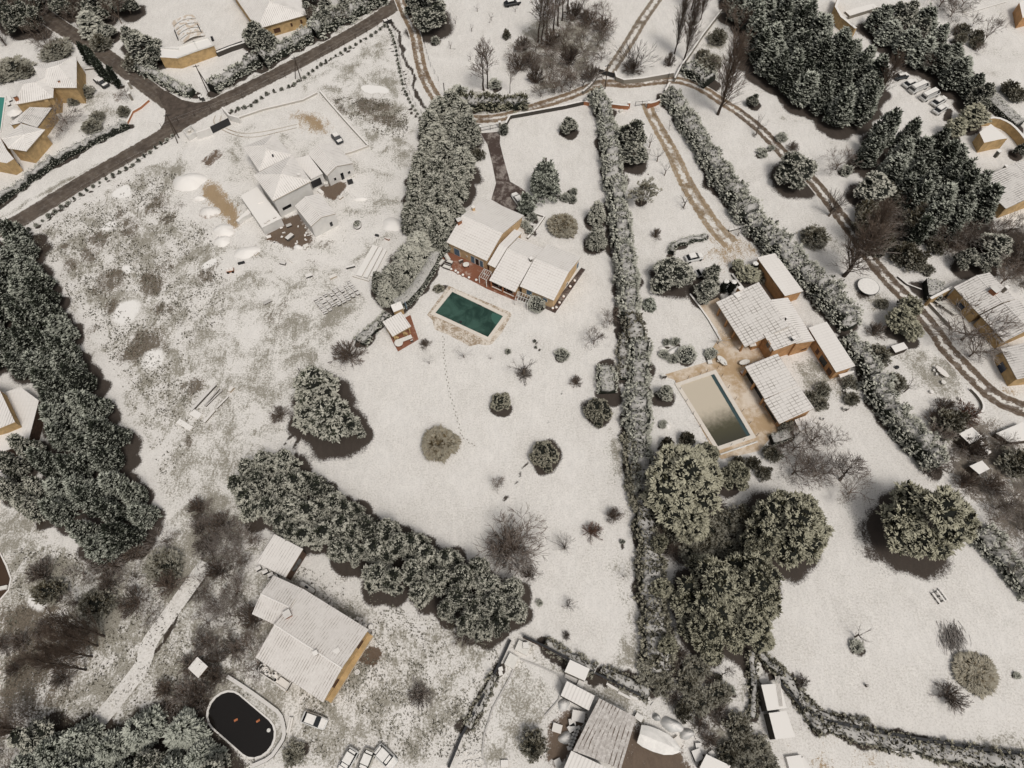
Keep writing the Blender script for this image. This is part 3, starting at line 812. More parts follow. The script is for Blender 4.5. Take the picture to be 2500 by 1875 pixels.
# ------------------------------------------------------------------ buildings
def v2(p): return np.array(p[:2], float)
class Block:
 def __init__(s, root, tile, A, B, he, C, hc, R=None, hr=None, wall='wall_yellow', roof='roof_main', oh=0.4, ohs=0.3, ohf=None, thick=0.16, base=0.0, walls=True, cap=True):
  a, b = E(tile(*A), he), E(tile(*B), he)
  u = v2(b - a); L = np.linalg.norm(u); u /= L
  v = np.array([-u[1], u[0]])
  c = v2(E(tile(*C), hc) - a)
  if c @ v < 0: v = -v
  d2 = abs(c @ v)
  if R is not None:
   d1 = abs(v2(E(tile(*R), hr) - a) @ v)
  else:
   d1, hr = d2, hc
  s.a, s.u, s.v, s.L, s.d1, s.d2 = v2(a), u, v, L, d1, d2
  s.he, s.hr, s.hc, s.root, s.base = he, hr, hc, root, base
  two = R is not None
  ccw = (u[0] * v[1] - u[1] * v[0]) > 0
  s.ccw = ccw
  def W(x, y, z): q = s.a + u * x + v * y; return (q[0], q[1], z)
  def F_(pts): return pts if ccw else pts[::-1]
  mb = MB()
  def slope(y0, z0, y1, z1):
   sl = math.hypot(y1 - y0, z1 - z0)
   top = [W(0, y0, z0), W(L, y0, z0), W(L, y1, z1), W(0, y1, z1)]
   uv = [(0, 0), (L, 0), (L, sl), (0, sl)]
   if not ccw: top, uv = top[::-1], uv[::-1]
   mb.face(top, 0, uv)
   lo = [(p[0], p[1], p[2] - thick) for p in top]
   mb.face(lo[::-1], 1)
   for i in range(4):
    j = (i + 1) % 4
    mb.face([lo[i], lo[j], top[j], top[i]], 1)
  slope(0, he, d1, hr)
  if two: slope(d1, hr, d2, hc) if d2 > d1 else None
  s.roof = mb.build('roof', [roof, 'wood_pale'], root)
  if two and cap:
   k = MB(); p, q = W(-0.02, d1, hr), W(L + 0.02, d1, hr)
   k.tube((p[0], p[1], p[2] + 0.0), (q[0], q[1], q[2] + 0.0), 0.12, n=6); k.build('ridge_cap', 'snow_cover', s.roof)
  ohf = oh if ohf is None else ohf
  s.x0, s.x1, s.y0, s.y1 = ohs, L - ohs, ohf, d2 - oh
  if walls:
   m = MB()
   def zt(y): return (he + (hr - he) * y / d1 if y <= d1 or not two else hr + (hc - hr) * (y - d1) / (d2 - d1)) - thick - 0.02
   ys = [s.y0] + ([d1] if two and s.y0 < d1 < s.y1 else []) + [s.y1]
   for x, fl in ((s.x0, True), (s.x1, False)):
    pts = [W(x, ys[0], base)] + [W(x, y, zt(y)) for y in ys] + [W(x, ys[-1], base)]
    m.face(F_(pts if fl else pts[::-1]), 0)
   for y, fl in ((s.y0, False), (s.y1, True)):
    pts = [W(s.x0, y, base), W(s.x1, y, base), W(s.x1, y, zt(y)), W(s.x0, y, zt(y))]
    m.face(F_(pts[::-1] if fl else pts), 0)
   s.wall = m.build('wall', wall, root)
  s.W = W
 def side(s, which):
  if which == 'front': return s.a + s.v * s.y0, s.u, -s.v
  if which == 'rear': return s.a + s.v * s.y1, s.u, s.v
  if which == 'B': return s.a + s.u * s.x1, s.v, s.u
  return s.a + s.u * s.x0, s.v, -s.u
 def opening(s, which, px, w, h, kind='window', pane='glass', frame='frame_white', z=None):
  p0, al, n = s.side(which)
  d = ray(*px)
  n3 = np.array([*n, 0]); P0 = np.array([*p0, 0])
  t_ = ((P0 - EYE) @ n3) / (d @ n3)
  c = EYE + d * t_
  t0 = v2(c - P0) @ al
  zc = min(max(c[2] if z is None else z, h / 2 + 0.05), 9)
  q = p0 + al * t0
  ang = math.atan2(al[1], al[0])
  f = MB(); f.box((*(q + n * 0.03), zc - h / 2), (w, 0.10, h), ang)
  fo = f.build(kind, frame, s.root)
  g = MB(); g.box((*(q + n * 0.085), zc - h / 2 + 0.09), (w - 0.18, 0.03, h - 0.18), ang)
  g.build('pane' if kind != 'door' else 'door_leaf', pane, fo)
  return fo
def roof_z(px, z): return E(px, z)
def chimney(root, px, z, w=0.6, h=1.0, mat='wall_yellow', rz=0.5):
 p = E(px, z)
 m = MB(); m.box((p[0], p[1], z - 1.0), (w, w, h + 1.0), rz)
 c = m.build('chimney', mat, root)
 m = MB(); m.box((p[0], p[1], z + h), (w + 0.16, w + 0.16, 0.12), rz); m.build('chimney_cap', 'stone_dark' if mat == 'brick_red' else 'snow_cover', c)
 return c
def hip(root, tile, corners, he, ridge, hr, faces, wall='wall_white', roof='roof_white', inset=0.4, base=0.0, thick=0.15, chim=None):
 C = [E(tile(*c), he) for c in corners]; Rg = [E(tile(*r), hr) for r in ridge]
 pts = C + Rg
 mb = MB()
 cen = sum(v2(c) for c in C) / len(C)
 for f in faces:
  P = [pts[i] for i in f]
  nrm = np.cross(P[1] - P[0], P[2] - P[0])
  if nrm[2] < 0: P = P[::-1]
  k = min(range(len(P)), key=lambda i: P[i][2] + P[(i + 1) % len(P)][2])
  e = P[(k + 1) % len(P)] - P[k]; e = e / np.linalg.norm(e)
  n = np.cross(P[1] - P[0], P[2] - P[0]); n /= np.linalg.norm(n)
  w = np.cross(n, e)
  mb.face(P, 0, [((p - P[k]) @ e, (p - P[k]) @ w) for p in P])
 lo = [c - np.array([0, 0, thick]) for c in C]
 ccw = np.cross(v2(C[1] - C[0]), v2(C[2] - C[1])) > 0
 idx = list(range(len(C))) if ccw else list(range(len(C)))[::-1]
 for a in range(len(C)):
  i, j = idx[a], idx[(a + 1) % len(C)]
  mb.face([lo[i], lo[j], C[j], C[i]], 1)
 mb.face([lo[i] for i in idx[::-1]], 1)
 ro = mb.build('roof', [roof, 'wood_pale'], root)
 k = MB()
 done = set()
 for f in faces:
  for a in range(len(f)):
   i, j = f[a], f[(a + 1) % len(f)]
   if (i >= len(C) or j >= len(C)) and (min(i, j), max(i, j)) not in done:
    done.add((min(i, j), max(i, j))); k.tube(pts[i] + np.array([0, 0, .02]), pts[j] + np.array([0, 0, .02]), 0.10, n=5)
 k.build('ridge_cap', 'snow_cover', ro)
 poly = []
 for i in idx:
  p = v2(C[i]); d = cen - p; d /= np.linalg.norm(d)
  poly.append(p + d * inset * 1.3)
 m = MB(); m.prism(poly, base, he - thick - 0.02); m.build('wall', wall, root)
 return dict(poly=poly, C=C)
def wall_opening(root, tile, P1, P2, he, px, w, h, out, kind='window', pane='glass', frame='frame_white', inset=0.45):
 a, b = v2(E(tile(*P1), he)), v2(E(tile(*P2), he))
 u = (b - a) / np.linalg.norm(b - a); n = np.array([-u[1], u[0]])
 o = v2(E(tile(*out), 0)) - a
 if o @ n < 0: n = -n
 p0 = a - n * inset
 d = ray(*tile(*px)); n3 = np.array([*n, 0]); P0 = np.array([*p0, 0])
 c = EYE + d * (((P0 - EYE) @ n3) / (d @ n3))
 ang = math.atan2(u[1], u[0])
 zc = max(c[2], h / 2 + 0.05)
 f = MB(); f.box((c[0] + n[0] * .03, c[1] + n[1] * .03, zc - h / 2), (w, 0.10, h), ang); fo = f.build(kind, frame, root)
 g = MB(); g.box((c[0] + n[0] * .085, c[1] + n[1] * .085, zc - h / 2 + .09), (w - .18, .03, h - .18), ang); g.build('pane' if kind != 'door' else 'door_leaf', pane, fo)
def flat(root, tile, poly, z, mats=('roof_plain', 'wall_white'), thick=0.25, base=0.0, name='roof', inset=0.0, wall=True):
 P = [v2(E(tile(*p), z)) for p in poly]
 ar = sum(P[i][0] * P[(i + 1) % len(P)][1] - P[(i + 1) % len(P)][0] * P[i][1] for i in range(len(P)))
 if ar < 0: P = P[::-1]
 m = MB(); m.prism(P, z - thick, z, 1, mtop=0); r = m.build(name, list(mats), root)
 if wall:
  c = sum(P) / len(P)
  Q = [p + (c - p) / np.linalg.norm(c - p) * (inset + 0.03) for p in P]
  m = MB(); m.prism(Q, base, z - thick - 0.005); m.build('wall', mats[1], root)
 return P
def building(name, label, cat, tile, x, y, group=None):
 p = tile.w(x, y, 0)
 return thing(name, label, cat, (p[0], p[1], 0), 0, group)
def sheet(name, tile, poly, z, mat, kind='structure', uvf=None, label=None, cat=None, holes=None):
 P = [v2(tile.w(x, y, 0)) for x, y in poly]
 ar = sum(P[i][0] * P[(i + 1) % len(P)][1] - P[(i + 1) % len(P)][0] * P[i][1] for i in range(len(P)))
 if ar < 0: P = P[::-1]
 m = MB(); m.prism(P, z - 0.05, z)
 o = m.build(name, mat)
 return prop(o, label, cat, None, kind)
def strip(name, pts, w, z, mat, kind='structure', smooth=2, w2=None):
 P = resample(smooth_path(np.array(pts), smooth), 1.2)
 n = len(P); _, nn = frames(P)
 ws = np.linspace(w, w if w2 is None else w2, n)
 s = np.concatenate([[0], np.cumsum(np.linalg.norm(np.diff(P, axis=0), axis=1))])
 V, Fc, uv = [], [], []
 K_ = 5
 for i in range(n):
  for k in range(K_):
   q = P[i] + nn[i] * ws[i] * (k / (K_ - 1) - 0.5)
   V.append((q[0], q[1], z))
 for i in range(n - 1):
  for k in range(K_ - 1):
   a, b, c, d = i * K_ + k, (i + 1) * K_ + k, (i + 1) * K_ + k + 1, i * K_ + k + 1
   Fc.append((d, c, b, a)); uv += [(s[i], (k + 1) / (K_ - 1)), (s[i + 1], (k + 1) / (K_ - 1)), (s[i + 1], k / (K_ - 1)), (s[i], k / (K_ - 1))]
 me = pymesh(name, V, Fc, [mat], None, False, uv)
 return prop(link(name, me), None, None, None, kind)
def wallrun(name, tile, pts, w, h, label, mat='stone', cat='wall', zc=None, group=None, smooth=0, top=None):
 P = np.array([tile.w(x, y, h if zc is None else zc)[:2] for x, y in pts])
 if smooth: P = smooth_path(P, smooth)
 c0 = P.mean(0)
 root = thing(name, label, cat, (c0[0], c0[1], 0), 0, group)
 n = len(P); _, nn = frames(P)
 for nm, ww, z0, z1, mm in (('wall_body', w, 0, h, mat), ('coping', w + 0.08, h + 0.003, h + 0.07, 'snow_cover' if top is None else top)):
  m = MB()
  for i in range(n - 1):
   poly = [P[i] - nn[i] * ww / 2, P[i + 1] - nn[i + 1] * ww / 2, P[i + 1] + nn[i + 1] * ww / 2, P[i] + nn[i] * ww / 2]
   m.prism(poly, z0, z1)
  m.build(nm, mm, root)
 return root
def fence(name, tile, pts, h, step, label, post='wood_dark', r=0.05, rails=(0.5, 0.95), mesh_r=0.012, cat='fence', group=None, smooth=0):
 P = np.array([tile.w(x, y, 0)[:2] for x, y in pts])
 if smooth: P = smooth_path(P, smooth)
 P = resample(P, step)[:100]
 root = thing(name, label, cat, (*P.mean(0), 0), 0, group)
 m0 = MB(); m0.tube((P[0][0], P[0][1], 0), (P[0][0], P[0][1], h), r, n=5); po = m0.build('post', post, root)
 for p in P[1:]:
  o = po.copy(); COL.objects.link(o); o.parent = root; o.location = (p[0] - P[0][0], p[1] - P[0][1], 0)
 m = MB()
 for a, b in zip(P[:-1], P[1:]):
  for k in rails: m.tube((a[0], a[1], h * k), (b[0], b[1], h * k), mesh_r, n=3, cap=False)
 m.build('wire', post, root)
 return root
# ------------------------------------------------------------------ vehicles
def car(tile, x, y, x2, y2, label, body='paint_white', kind='car', group=None, snow=True, w=1.78, name='parked_car', snowbody=False):
 a, b = tile.w(x, y, 0.6), tile.w(x2, y2, 0.6)
 d = v2(b - a); Lr = np.linalg.norm(d); ang = math.atan2(d[1], d[0]); c = (v2(a) + v2(b)) / 2
 L = min(max(Lr, 3.7), 4.7) if kind != 'van' else min(max(Lr, 4.6), 5.6)
 root = thing(name, label, 'van' if kind == 'van' else 'car', (c[0], c[1], 0), ang, group)
 if kind == 'van': st = [(-.5, .55, 1.0, .9), (-.49, .35, 1.02, .97), (.30, .35, 1.05, 1.0), (.47, .35, .95, .95), (.5, .5, .75, .8)]
 elif kind == 'pickup': st = [(-.5, .55, .95, .92), (-.48, .35, 1.0, 1), (.3, .35, 1.0, 1), (.46, .38, .92, .92), (.5, .5, .75, .75)]
 else: st = [(-.5, .5, .80, .82), (-.47, .32, .92, .95), (-.2, .25, .95, 1.0), (.2, .25, .93, 1.0), (.42, .32, .78, .94), (.5, .48, .62, .74)]
 m = MB(); rings = []
 for fx, zb, zt, fw in st:
  hw = w / 2 * fw
  rings.append([(fx * L, -hw * .94, zb), (fx * L, -hw, zb + .15), (fx * L, -hw, zt - .14), (fx * L, -hw * .86, zt), (fx * L, hw * .86, zt), (fx * L, hw, zt - .14), (fx * L, hw, zb + .15), (fx * L, hw * .94, zb)])
 def loft(m, rings, mi=0):
  for r0, r1 in zip(rings[:-1], rings[1:]):
   for i in range(len(r0)):
    j = (i + 1) % len(r0); m.face([r0[i], r0[j], r1[j], r1[i]][::-1], mi)
  m.face(rings[0], mi); m.face(rings[-1][::-1], mi)
 loft(m, rings)
 def local(m, name, mats, smooth=False):
  me = pymesh(name, m.V, m.F, mats, m.M, smooth); return link(name, me, root)
 local(m, 'body', [body])
 if kind == 'van': gs, rs = [(-.47, .95, .88), (-.465, 2.0, .84), (.26, 2.0, .84), (.42, 1.0, .88)], (-.465, .26, 2.0)
 elif kind == 'pickup': gs, rs = [(-.06, .95, .88), (-.03, 1.5, .76), (.14, 1.5, .76), (.27, .95, .88)], (-.03, .14, 1.5)
 else: gs, rs = [(-.44, .88, .86), (-.30, 1.38, .70), (.06, 1.42, .70), (.24, .90, .86)], (-.30, .06, 1.40)
 rings = [[(f * L, -w / 2 * k, z) for f, z, k in gs], [(f * L, w / 2 * k, z) for f, z, k in gs]]
 m = MB()
 for i in range(4):
  j = (i + 1) % 4; m.face([rings[0][i], rings[0][j], rings[1][j], rings[1][i]][::-1])
 m.face(rings[0][::-1]); m.face(rings[1])
 local(m, 'windows', ['glass' if kind != 'van' else body] if False else ['glass'])
 m = MB(); m.box(((rs[0] + rs[1]) / 2 * L, 0, rs[2] - .02), ((rs[1] - rs[0]) * L + .1, w * .72, .06)); local(m, 'roof_panel', [body])
 if kind == 'van':
  m = MB()
  for sgn in (-1, 1): m.box((-.12 * L, sgn * w * .425, 1.0), (L * .64, .05, .96))
  m.box((-.462 * L, 0, 1.0), (.05, w * .8, .96)); local(m, 'cargo_panel', [body])
 if snow:
  m = MB(); m.box(((rs[0] + rs[1]) / 2 * L, 0, rs[2] + .042), ((rs[1] - rs[0]) * L, w * .68, .08))
  if kind == 'car': m.prism([(.25 * L, -w * .38), (.46 * L, -w * .33), (.46 * L, w * .33), (.25 * L, w * .38)], .93, .93, top=[.98, .86, .86, .98])
  if kind == 'pickup': m.box((-.28 * L, 0, .97), (L * .38, w * .78, .07)); m.box((.37 * L, 0, .97), (L * .16, w * .75, .05))
  if kind == 'van': m.box((.44 * L, 0, 1.0), (L * .06, w * .7, .04))
  if snowbody: m.box((.14 * L, 0, 1.16), (L * .14, w * .6, .14)); m.box((-.37 * L, 0, 1.12), (L * .1, w * .6, .12))
  local(m, 'snow_cover', ['snow_pad'])
 m = MB(); m.tube((0, -.11, 0), (0, .11, 0), .32, n=12)
 wm = pymesh('wheel', m.V, m.F, ['rubber'], m.M)
 for fx in (-.32, .31):
  for sy in (-1, 1):
   o = link('wheel', wm, root); o.location = (fx * L, sy * (w / 2 - .12), .32)
 return root
# ------------------------------------------------------------------ THE SETTING: lanes, terraces, pools
POLYS, DISCS, PATHS, HOLES = [], [], [], []
W2 = lambda tile, pts: [tuple(tile.w(x, y)[:2]) for x, y in pts]
strip('main_road', W2(A00, [(-420, 2320)]) + W2(B00, [(-60, 610), (85, 575)]) + W2(A00, [(800, 1600), (1200, 1378), (1560, 1160)]) + W2(A05, [(0, 985), (500, 742), (1000, 485), (1500, 205), (1740, 25), (1950, -130), (2300, -420)]), 5.0, 0.030, 'asphalt')
strip('side_road', W2(A00, [(1680, 1040), (1560, 960), (1400, 840), (1150, 650), (950, 500), (750, 365), (600, 280), (450, 180), (350, 90), (220, -30), (0, -260)]), 4.6, 0.038, 'asphalt', w2=5.2)
m = MB(); Pj = W2(A00, [(1400, 800), (1500, 820), (1640, 900), (1760, 925), (1960, 905), (1800, 1010), (1600, 1130), (1440, 1165), (1480, 1100), (1490, 1000), (1440, 900)])
m.prism(Pj[::-1], 0.0, 0.046); o = m.build('road_junction', 'road_wet'); prop(o, kind='structure')
strip('dirt_track', W2(A05, [(1690, -160), (1760, 0), (1800, 110), (1860, 220), (1900, 330), (1920, 470), (1950, 620), (2010, 770), (2080, 880)]) + W2(A10, [(300, 970), (420, 1045), (600, 1080), (850, 1058), (1100, 972), (1400, 880), (1560, 815), (1720, 745), (1830, 750)]) + W2(A15, [(100, 765), (300, 740), (430, 725), (600, 720), (800, 800), (950, 905), (1120, 1010)]), 3.3, 0.034, 'mud_lane')
strip('dirt_track', W2(A15, [(1110, 1004), (1300, 1150), (1450, 1310), (1560, 1430)]) + W2(B15, [(1700, 60), (1850, 230), (2000, 430), (2200, 690)]) + W2(B19, [(830, 860), (1000, 1060), (1150, 1210), (1300, 1375), (1450, 1560)]) + W2(C19, [(1500, 180), (1620, 300), (1800, 490), (1950, 630), (2150, 720), (2500, 820)]), 3.3, 0.040, 'mud_lane_dark', w2=4.2)
strip('farm_track', W2(A10, [(1780, 690), (1815, 625), (2010, 330)]) + W2(A15, [(230, 210), (420, -60), (620, -330)]), 3.2, 0.042, 'rut_lane')
strip('garden_drive', W2(A15, [(290, 930), (330, 1040), (440, 1230), (560, 1450)]) + W2(B15, [(600, 90), (700, 270), (830, 470), (930, 610), (1050, 720)]), 3.0, 0.034, 'tan_lane', w2=4.6)
sheet('driveway', A10, [(640, 1200), (815, 1185), (812, 1290), (850, 1440), (905, 1636), (1000, 1690), (1155, 1815), (1105, 1900), (1000, 1950), (735, 1795), (778, 1650), (745, 1480), (700, 1300)], 0.034, 'damp_drive')
sheet('terrace', B10, [(340, 795), (255, 905), (480, 1012), (700, 1128), (960, 1235), (1000, 1060), (700, 900)], 0.06, 'terracotta')
sheet('paved_edge', B10, [(970, 1225), (1190, 1290), (1310, 1345), (1582, 952), (1545, 935), (1280, 1280), (1000, 1120)], 0.05, 'damp_drive')
sheet('pool_surround', B10, [(350, 1098), (600, 1205), (905, 1335), (918, 1360), (830, 1520), (740, 1622), (690, 1635), (620, 1622), (540, 1642), (480, 1608), (330, 1530), (225, 1490), (205, 1405), (158, 1360), (230, 1260)], 0.04, 'pool_apron')
def pool(root_label, tile, pts, cop, water, waterz=0.08, copw=0.75, coph=0.22, name='swimming_pool', uv=False, copmat='coping'):
 P = [v2(tile.w(x, y, 0)) for x, y in pts]
 ar = sum(P[i][0] * P[(i + 1) % len(P)][1] - P[(i + 1) % len(P)][0] * P[i][1] for i in range(len(P)))
 if ar < 0 and not uv: P = P[::-1]
 c = sum(P) / len(P); n = len(P)
 root = thing(name, root_label, 'pool', (c[0], c[1], 0))
 def off(d):
  out = []
  for i in range(n):
   a, b, q = P[i - 1], P[i], P[(i + 1) % n]
   e0, e1 = (b - a) / np.linalg.norm(b - a), (q - b) / np.linalg.norm(q - b)
   s_ = 1 if (ar > 0 or not uv) else -1
   n0, n1 = np.array([e0[1], -e0[0]]) * s_, np.array([e1[1], -e1[0]]) * s_
   m_ = (n0 + n1) / np.linalg.norm(n0 + n1)
   out.append(b + m_ * d / max(.4, m_ @ n0))
  return out
 Oo = off(copw)
 m = MB()
 for i in range(n):
  j = (i + 1) % n
  q = [P[i], P[j], Oo[j], Oo[i]]
  a_ = sum(q[k][0] * q[(k + 1) % 4][1] - q[(k + 1) % 4][0] * q[k][1] for k in range(4))
  m.prism(q if a_ > 0 else q[::-1], 0.0, coph)
 m.build('coping', copmat, root)
 m = MB()
 if uv:
  m.face([(p[0], p[1], waterz) for p in P], 0, [(0, 0), (1, 0), (1, 1), (0, 1)])
 else: m.face([(p[0], p[1], waterz) for p in P], 0)
 m.build('water', water, root)
 return root, P
poolA, PA = pool('rectangular green swimming pool below the yellow villa with terracotta terrace', B10, [(385, 1155), (842, 1375), (705, 1563), (232, 1345)], None, 'pool_water')
stp = MB(); w0 = B10.w(842, 1375)
for k in range(3):
 pts = []
 for q in range(9):
  a = math.radians(158 + q * 11)
  pts.append((w0[0] + math.cos(a) * (2.4 - .55 * k), w0[1] + math.sin(a) * (2.4 - .55 * k)))
 dxy = [tuple(w0[:2])] + pts
 ar = sum(dxy[i][0] * dxy[(i + 1) % len(dxy)][1] - dxy[(i + 1) % len(dxy)][0] * dxy[i][1] for i in range(len(dxy)))
 stp.prism(dxy if ar > 0 else dxy[::-1], 0.02, 0.085 + .012 * k)
t = NT('step_green', 0.4); t.out((0.05, 0.12, 0.095))
stp.build('steps', 'step_green', poolA)
w = B10.w(460, 1425); m = MB(); m.lathe((w[0], w[1], .085), [(.30, 0), (.30, .06), (.18, .07)], 10); prop(m.build('float_ring', 'metal_dark'), 'dark round float drifting near the lower edge of the green pool', 'float')
w = B10.w(632, 1275); m = MB(); m.lathe((w[0], w[1], .085), [(.5, 0), (.42, .08)], 12, sy=.35, rz=-.45); prop(m.build('pool_skimmer', 'metal_dark'), 'dark oval skimmer at the upper edge of the green pool', 'skimmer')
w0, w1 = B10.w(385, 1140), B10.w(415, 1152)
m = MB()
for p in (w0, w1): m.tube((p[0], p[1], .2), (p[0], p[1], .75), .03); m.tube((p[0], p[1], .75), (p[0] + .25, p[1] - .45, .2), .03)
prop(m.build('pool_ladder', 'frame_white'), 'white ladder rail at the top left corner of the green pool', 'ladder')
sheet('patio', C15, [(765, -195), (930, -270), (1180, -40), (1230, 130), (1420, 190), (1440, 240), (1180, 340), (1470, 880), (1480, 960), (1390, 1010), (1300, 1110), (960, 1185), (855, 1040), (620, 620), (540, 470), (430, 430), (860, 300), (850, 230), (930, 110), (930, 20)], 0.040, 'patio_tan')
poolB, PB = pool('long half frozen swimming pool with a dark far end beside the orange house', C15, [(590, 525), (895, 420), (1222, 972), (930, 1072)], None, 'ice_water', uv=True)
for i_, (x, y, lx) in enumerate([(545, 500, 0), (660, 460, 0), (770, 425, 0), (830, 400, 0), (925, 370, 0), (965, 440, 0), (1022, 545, 0), (1085, 650, 0), (1148, 757, 0), (1215, 865, 0), (1280, 975, 0), (1160, 1020, 0), (1045, 1062, 0), (825, 1005, 0), (765, 893, 0), (705, 780, 0), (645, 668, 0), (590, 560, 0)]):
 w = C15.w(x, y)
 if i_ == 0:
  m = MB(); m.tube((0, 0, 0.0), (0, 0, 1.2), .04, n=6); me_ = pymesh('fence_post', m.V, m.F, ['metal_dark'], m.M)
 o = link('fence_post', me_); o.location = (w[0], w[1], 0)
 prop(o, 'thin dark safety post standing round the half frozen pool', 'post', 'safety posts round the half frozen pool')
w0, w1 = C15.w(950, 1145), C15.w(1285, 1030)
m = MB(); m.tube((w0[0], w0[1], .18), (w1[0], w1[1], .18), .16, n=8); prop(m.build('cover_roller', 'frame_white'), 'long pale pool cover roller lying on the patio below the frozen pool', 'roller')
def capsule(tile, a, b, r, n=10):
 a, b = v2(tile.w(*a)), v2(tile.w(*b)); d = (b - a) / np.linalg.norm(b - a); q0 = math.atan2(d[1], d[0])
 return [b + r * np.array([math.cos(q0 + q), math.sin(q0 + q)]) for q in np.linspace(-math.pi / 2, math.pi / 2, n)] + [a + r * np.array([math.cos(q0 + q), math.sin(q0 + q)]) for q in np.linspace(math.pi / 2, 3 * math.pi / 2, n)]
def pond(label, P, water, wid=.35, rim='concrete', h=.14):
 c = sum(P) / len(P); root = thing('pond', label, 'pond', (c[0], c[1], 0)); n = len(P)
 m = MB(); m.face([(p[0], p[1], .07) for p in P]); m.build('water', water, root)
 m = MB()
 for i in range(n):
  j = (i + 1) % n; a, b = P[i], P[j]
  oa, ob = a + (a - c) / np.linalg.norm(a - c) * wid, b + (b - c) / np.linalg.norm(b - c) * wid
  m.prism([a, oa, ob, b], 0, h)
 m.build('rim', rim, root)
 return root
Pp = capsule(F05, (195, 1150), (462, 1380), F05.m(300, 1250, 160))
EXCL = [[tuple(p) for p in Pp]]
pond('black oval pool with a pale rim beside the long ribbed farmhouse roof', Pp, 'black_water')
for x, y in ((282, 1228), (482, 1235)):
 w = F05.w(x, y); m = MB(); m.box((w[0], w[1], .075), (.55, .3, .08), .5); m.box((w[0], w[1], .16), (.3, .2, .1), .9)
 prop(m.build('float', 'orange_float'), 'small orange float on the black oval pool, ' + ('nearest its middle' if x < 300 else 'nearest its right end'), 'float')
w = F05.w(578, 1320); m = MB(); m.lathe((w[0], w[1], .075), [(.28, 0), (.28, .15), (.1, .18)], 10); prop(m.build('chlorine_float', 'frame_white'), 'small white round float at the right end of the black oval pool', 'float')
wallrun('low_wall', F05, [(200, 835), (290, 890), (430, 985), (560, 1080), (680, 1170), (712, 1280), (715, 1380), (660, 1470), (590, 1570), (430, 1640)], .45, .55, 'low mossy wall curving round the black oval pool', 'stone_dark', smooth=1, top='stone_dark')
Pp = [v2(D00.w(x, y)) for x, y in [(-250, 760), (-100, 700), (0, 745), (55, 860), (95, 970), (75, 1070), (0, 1155), (-120, 1180), (-260, 1080)]][::-1]
pond('brown pond with a pale rim cut by the left edge of the photo', Pp, 'brown_water', .3)
Pp = [v2(A00.w(x, y)) for x, y in [(-220, 870), (45, 880), (5, 1180), (-300, 1180)]][::-1]
pond('turquoise pool corner beside the yellow houses at the far left', Pp, 'teal_water', .6)
strip('bank_path', W2(D00, [(1860, 830), (1700, 1050), (1480, 1360), (1330, 1560)]) + W2(F00, [(1300, 720), (1150, 920), (960, 1160), (800, 1330), (600, 1560), (450, 1800)]), 2.6, 0.10, 'snow_ground')
PATHS += [(1, 0, D00, [(1895, 900), (1700, 1180), (1520, 1420), (1380, 1659)], .55, 1.0), (1, 0, B05, [(2110, 690), (2085, 830), (2010, 970), (1920, 1110), (1820, 1240)], 2.2, 1.0), (1, 0, A10, [(1690, 900), (1720, 1100), (1740, 1400), (1745, 1640)], 1.6, .9), (1, 0, B10, [(1770, 100), (1790, 300), (1800, 760), (1850, 1000), (1880, 1350)], 1.8, .9), (1, 0, F00, [(1500, 450), (1260, 820), (1000, 1200)], .5, 1.0),
   (1, 0, A05, [(1640, 190), (1760, 290), (1800, 480), (1850, 680), (1910, 860), (2010, 1000)], .9, 1.0),
   (2, 0, A05, [(1560, 250), (1750, 420), (1790, 640), (1830, 800)], 1.2, .45),
   (1, 0, C05, [(860, 930), (740, 1040), (640, 1140)], .5, .9), (1, 0, C05, [(850, 1040), (770, 1180)], .5, .9),
   (1, 0, C10, [(1425, 560), (1350, 690), (1290, 790), (1240, 870)], .30, .75), (1, 0, C10, [(1200, 950), (1060, 1240), (940, 1480)], .42, .75), (1, 0, C10, [(900, 1560), (840, 1650)], .45, .9),
   (1, 0, D10, [(880, 90), (835, 200)], .45, .9)]
for tile, pts, n in ((C10, [(305, 80), (308, 250), (330, 420), (365, 600), (410, 760), (450, 900), (468, 975), (560, 1050), (585, 1055)], 46),):
 P = resample(np.array(W2(tile, pts)), .62)
 for k, p in enumerate(P):
  PATHS.append((1, 0, S0, [], 0, 0)) if False else None
 d_, n_ = frames(P)
 m = MB()
 for k, p in enumerate(P):
  q = p + n_[k] * (.13 if k % 2 else -.13)
  m.box((q[0], q[1], .0), (.34, .17, .012), math.atan2(d_[k][1], d_[k][0]))
 t = NT('trodden'); t.out((0.30, 0.27, 0.23))
 prop(m.build('footprints', 'trodden'), None, None, None, 'structure')
for off_ in (0, 1):
 P = np.array(W2(A05, [(95 + 55 * off_, 1040), (70 + 60 * off_, 1110), (190, 1190 - 30 * off_), (330, 1235 - 30 * off_), (480, 1235 - 40 * off_), (660, 1190 - 30 * off_), (830, 1150 - 30 * off_)]))
 strip('tyre_track', list(P), .26, .012 + .004 * off_, 'tan_lane')
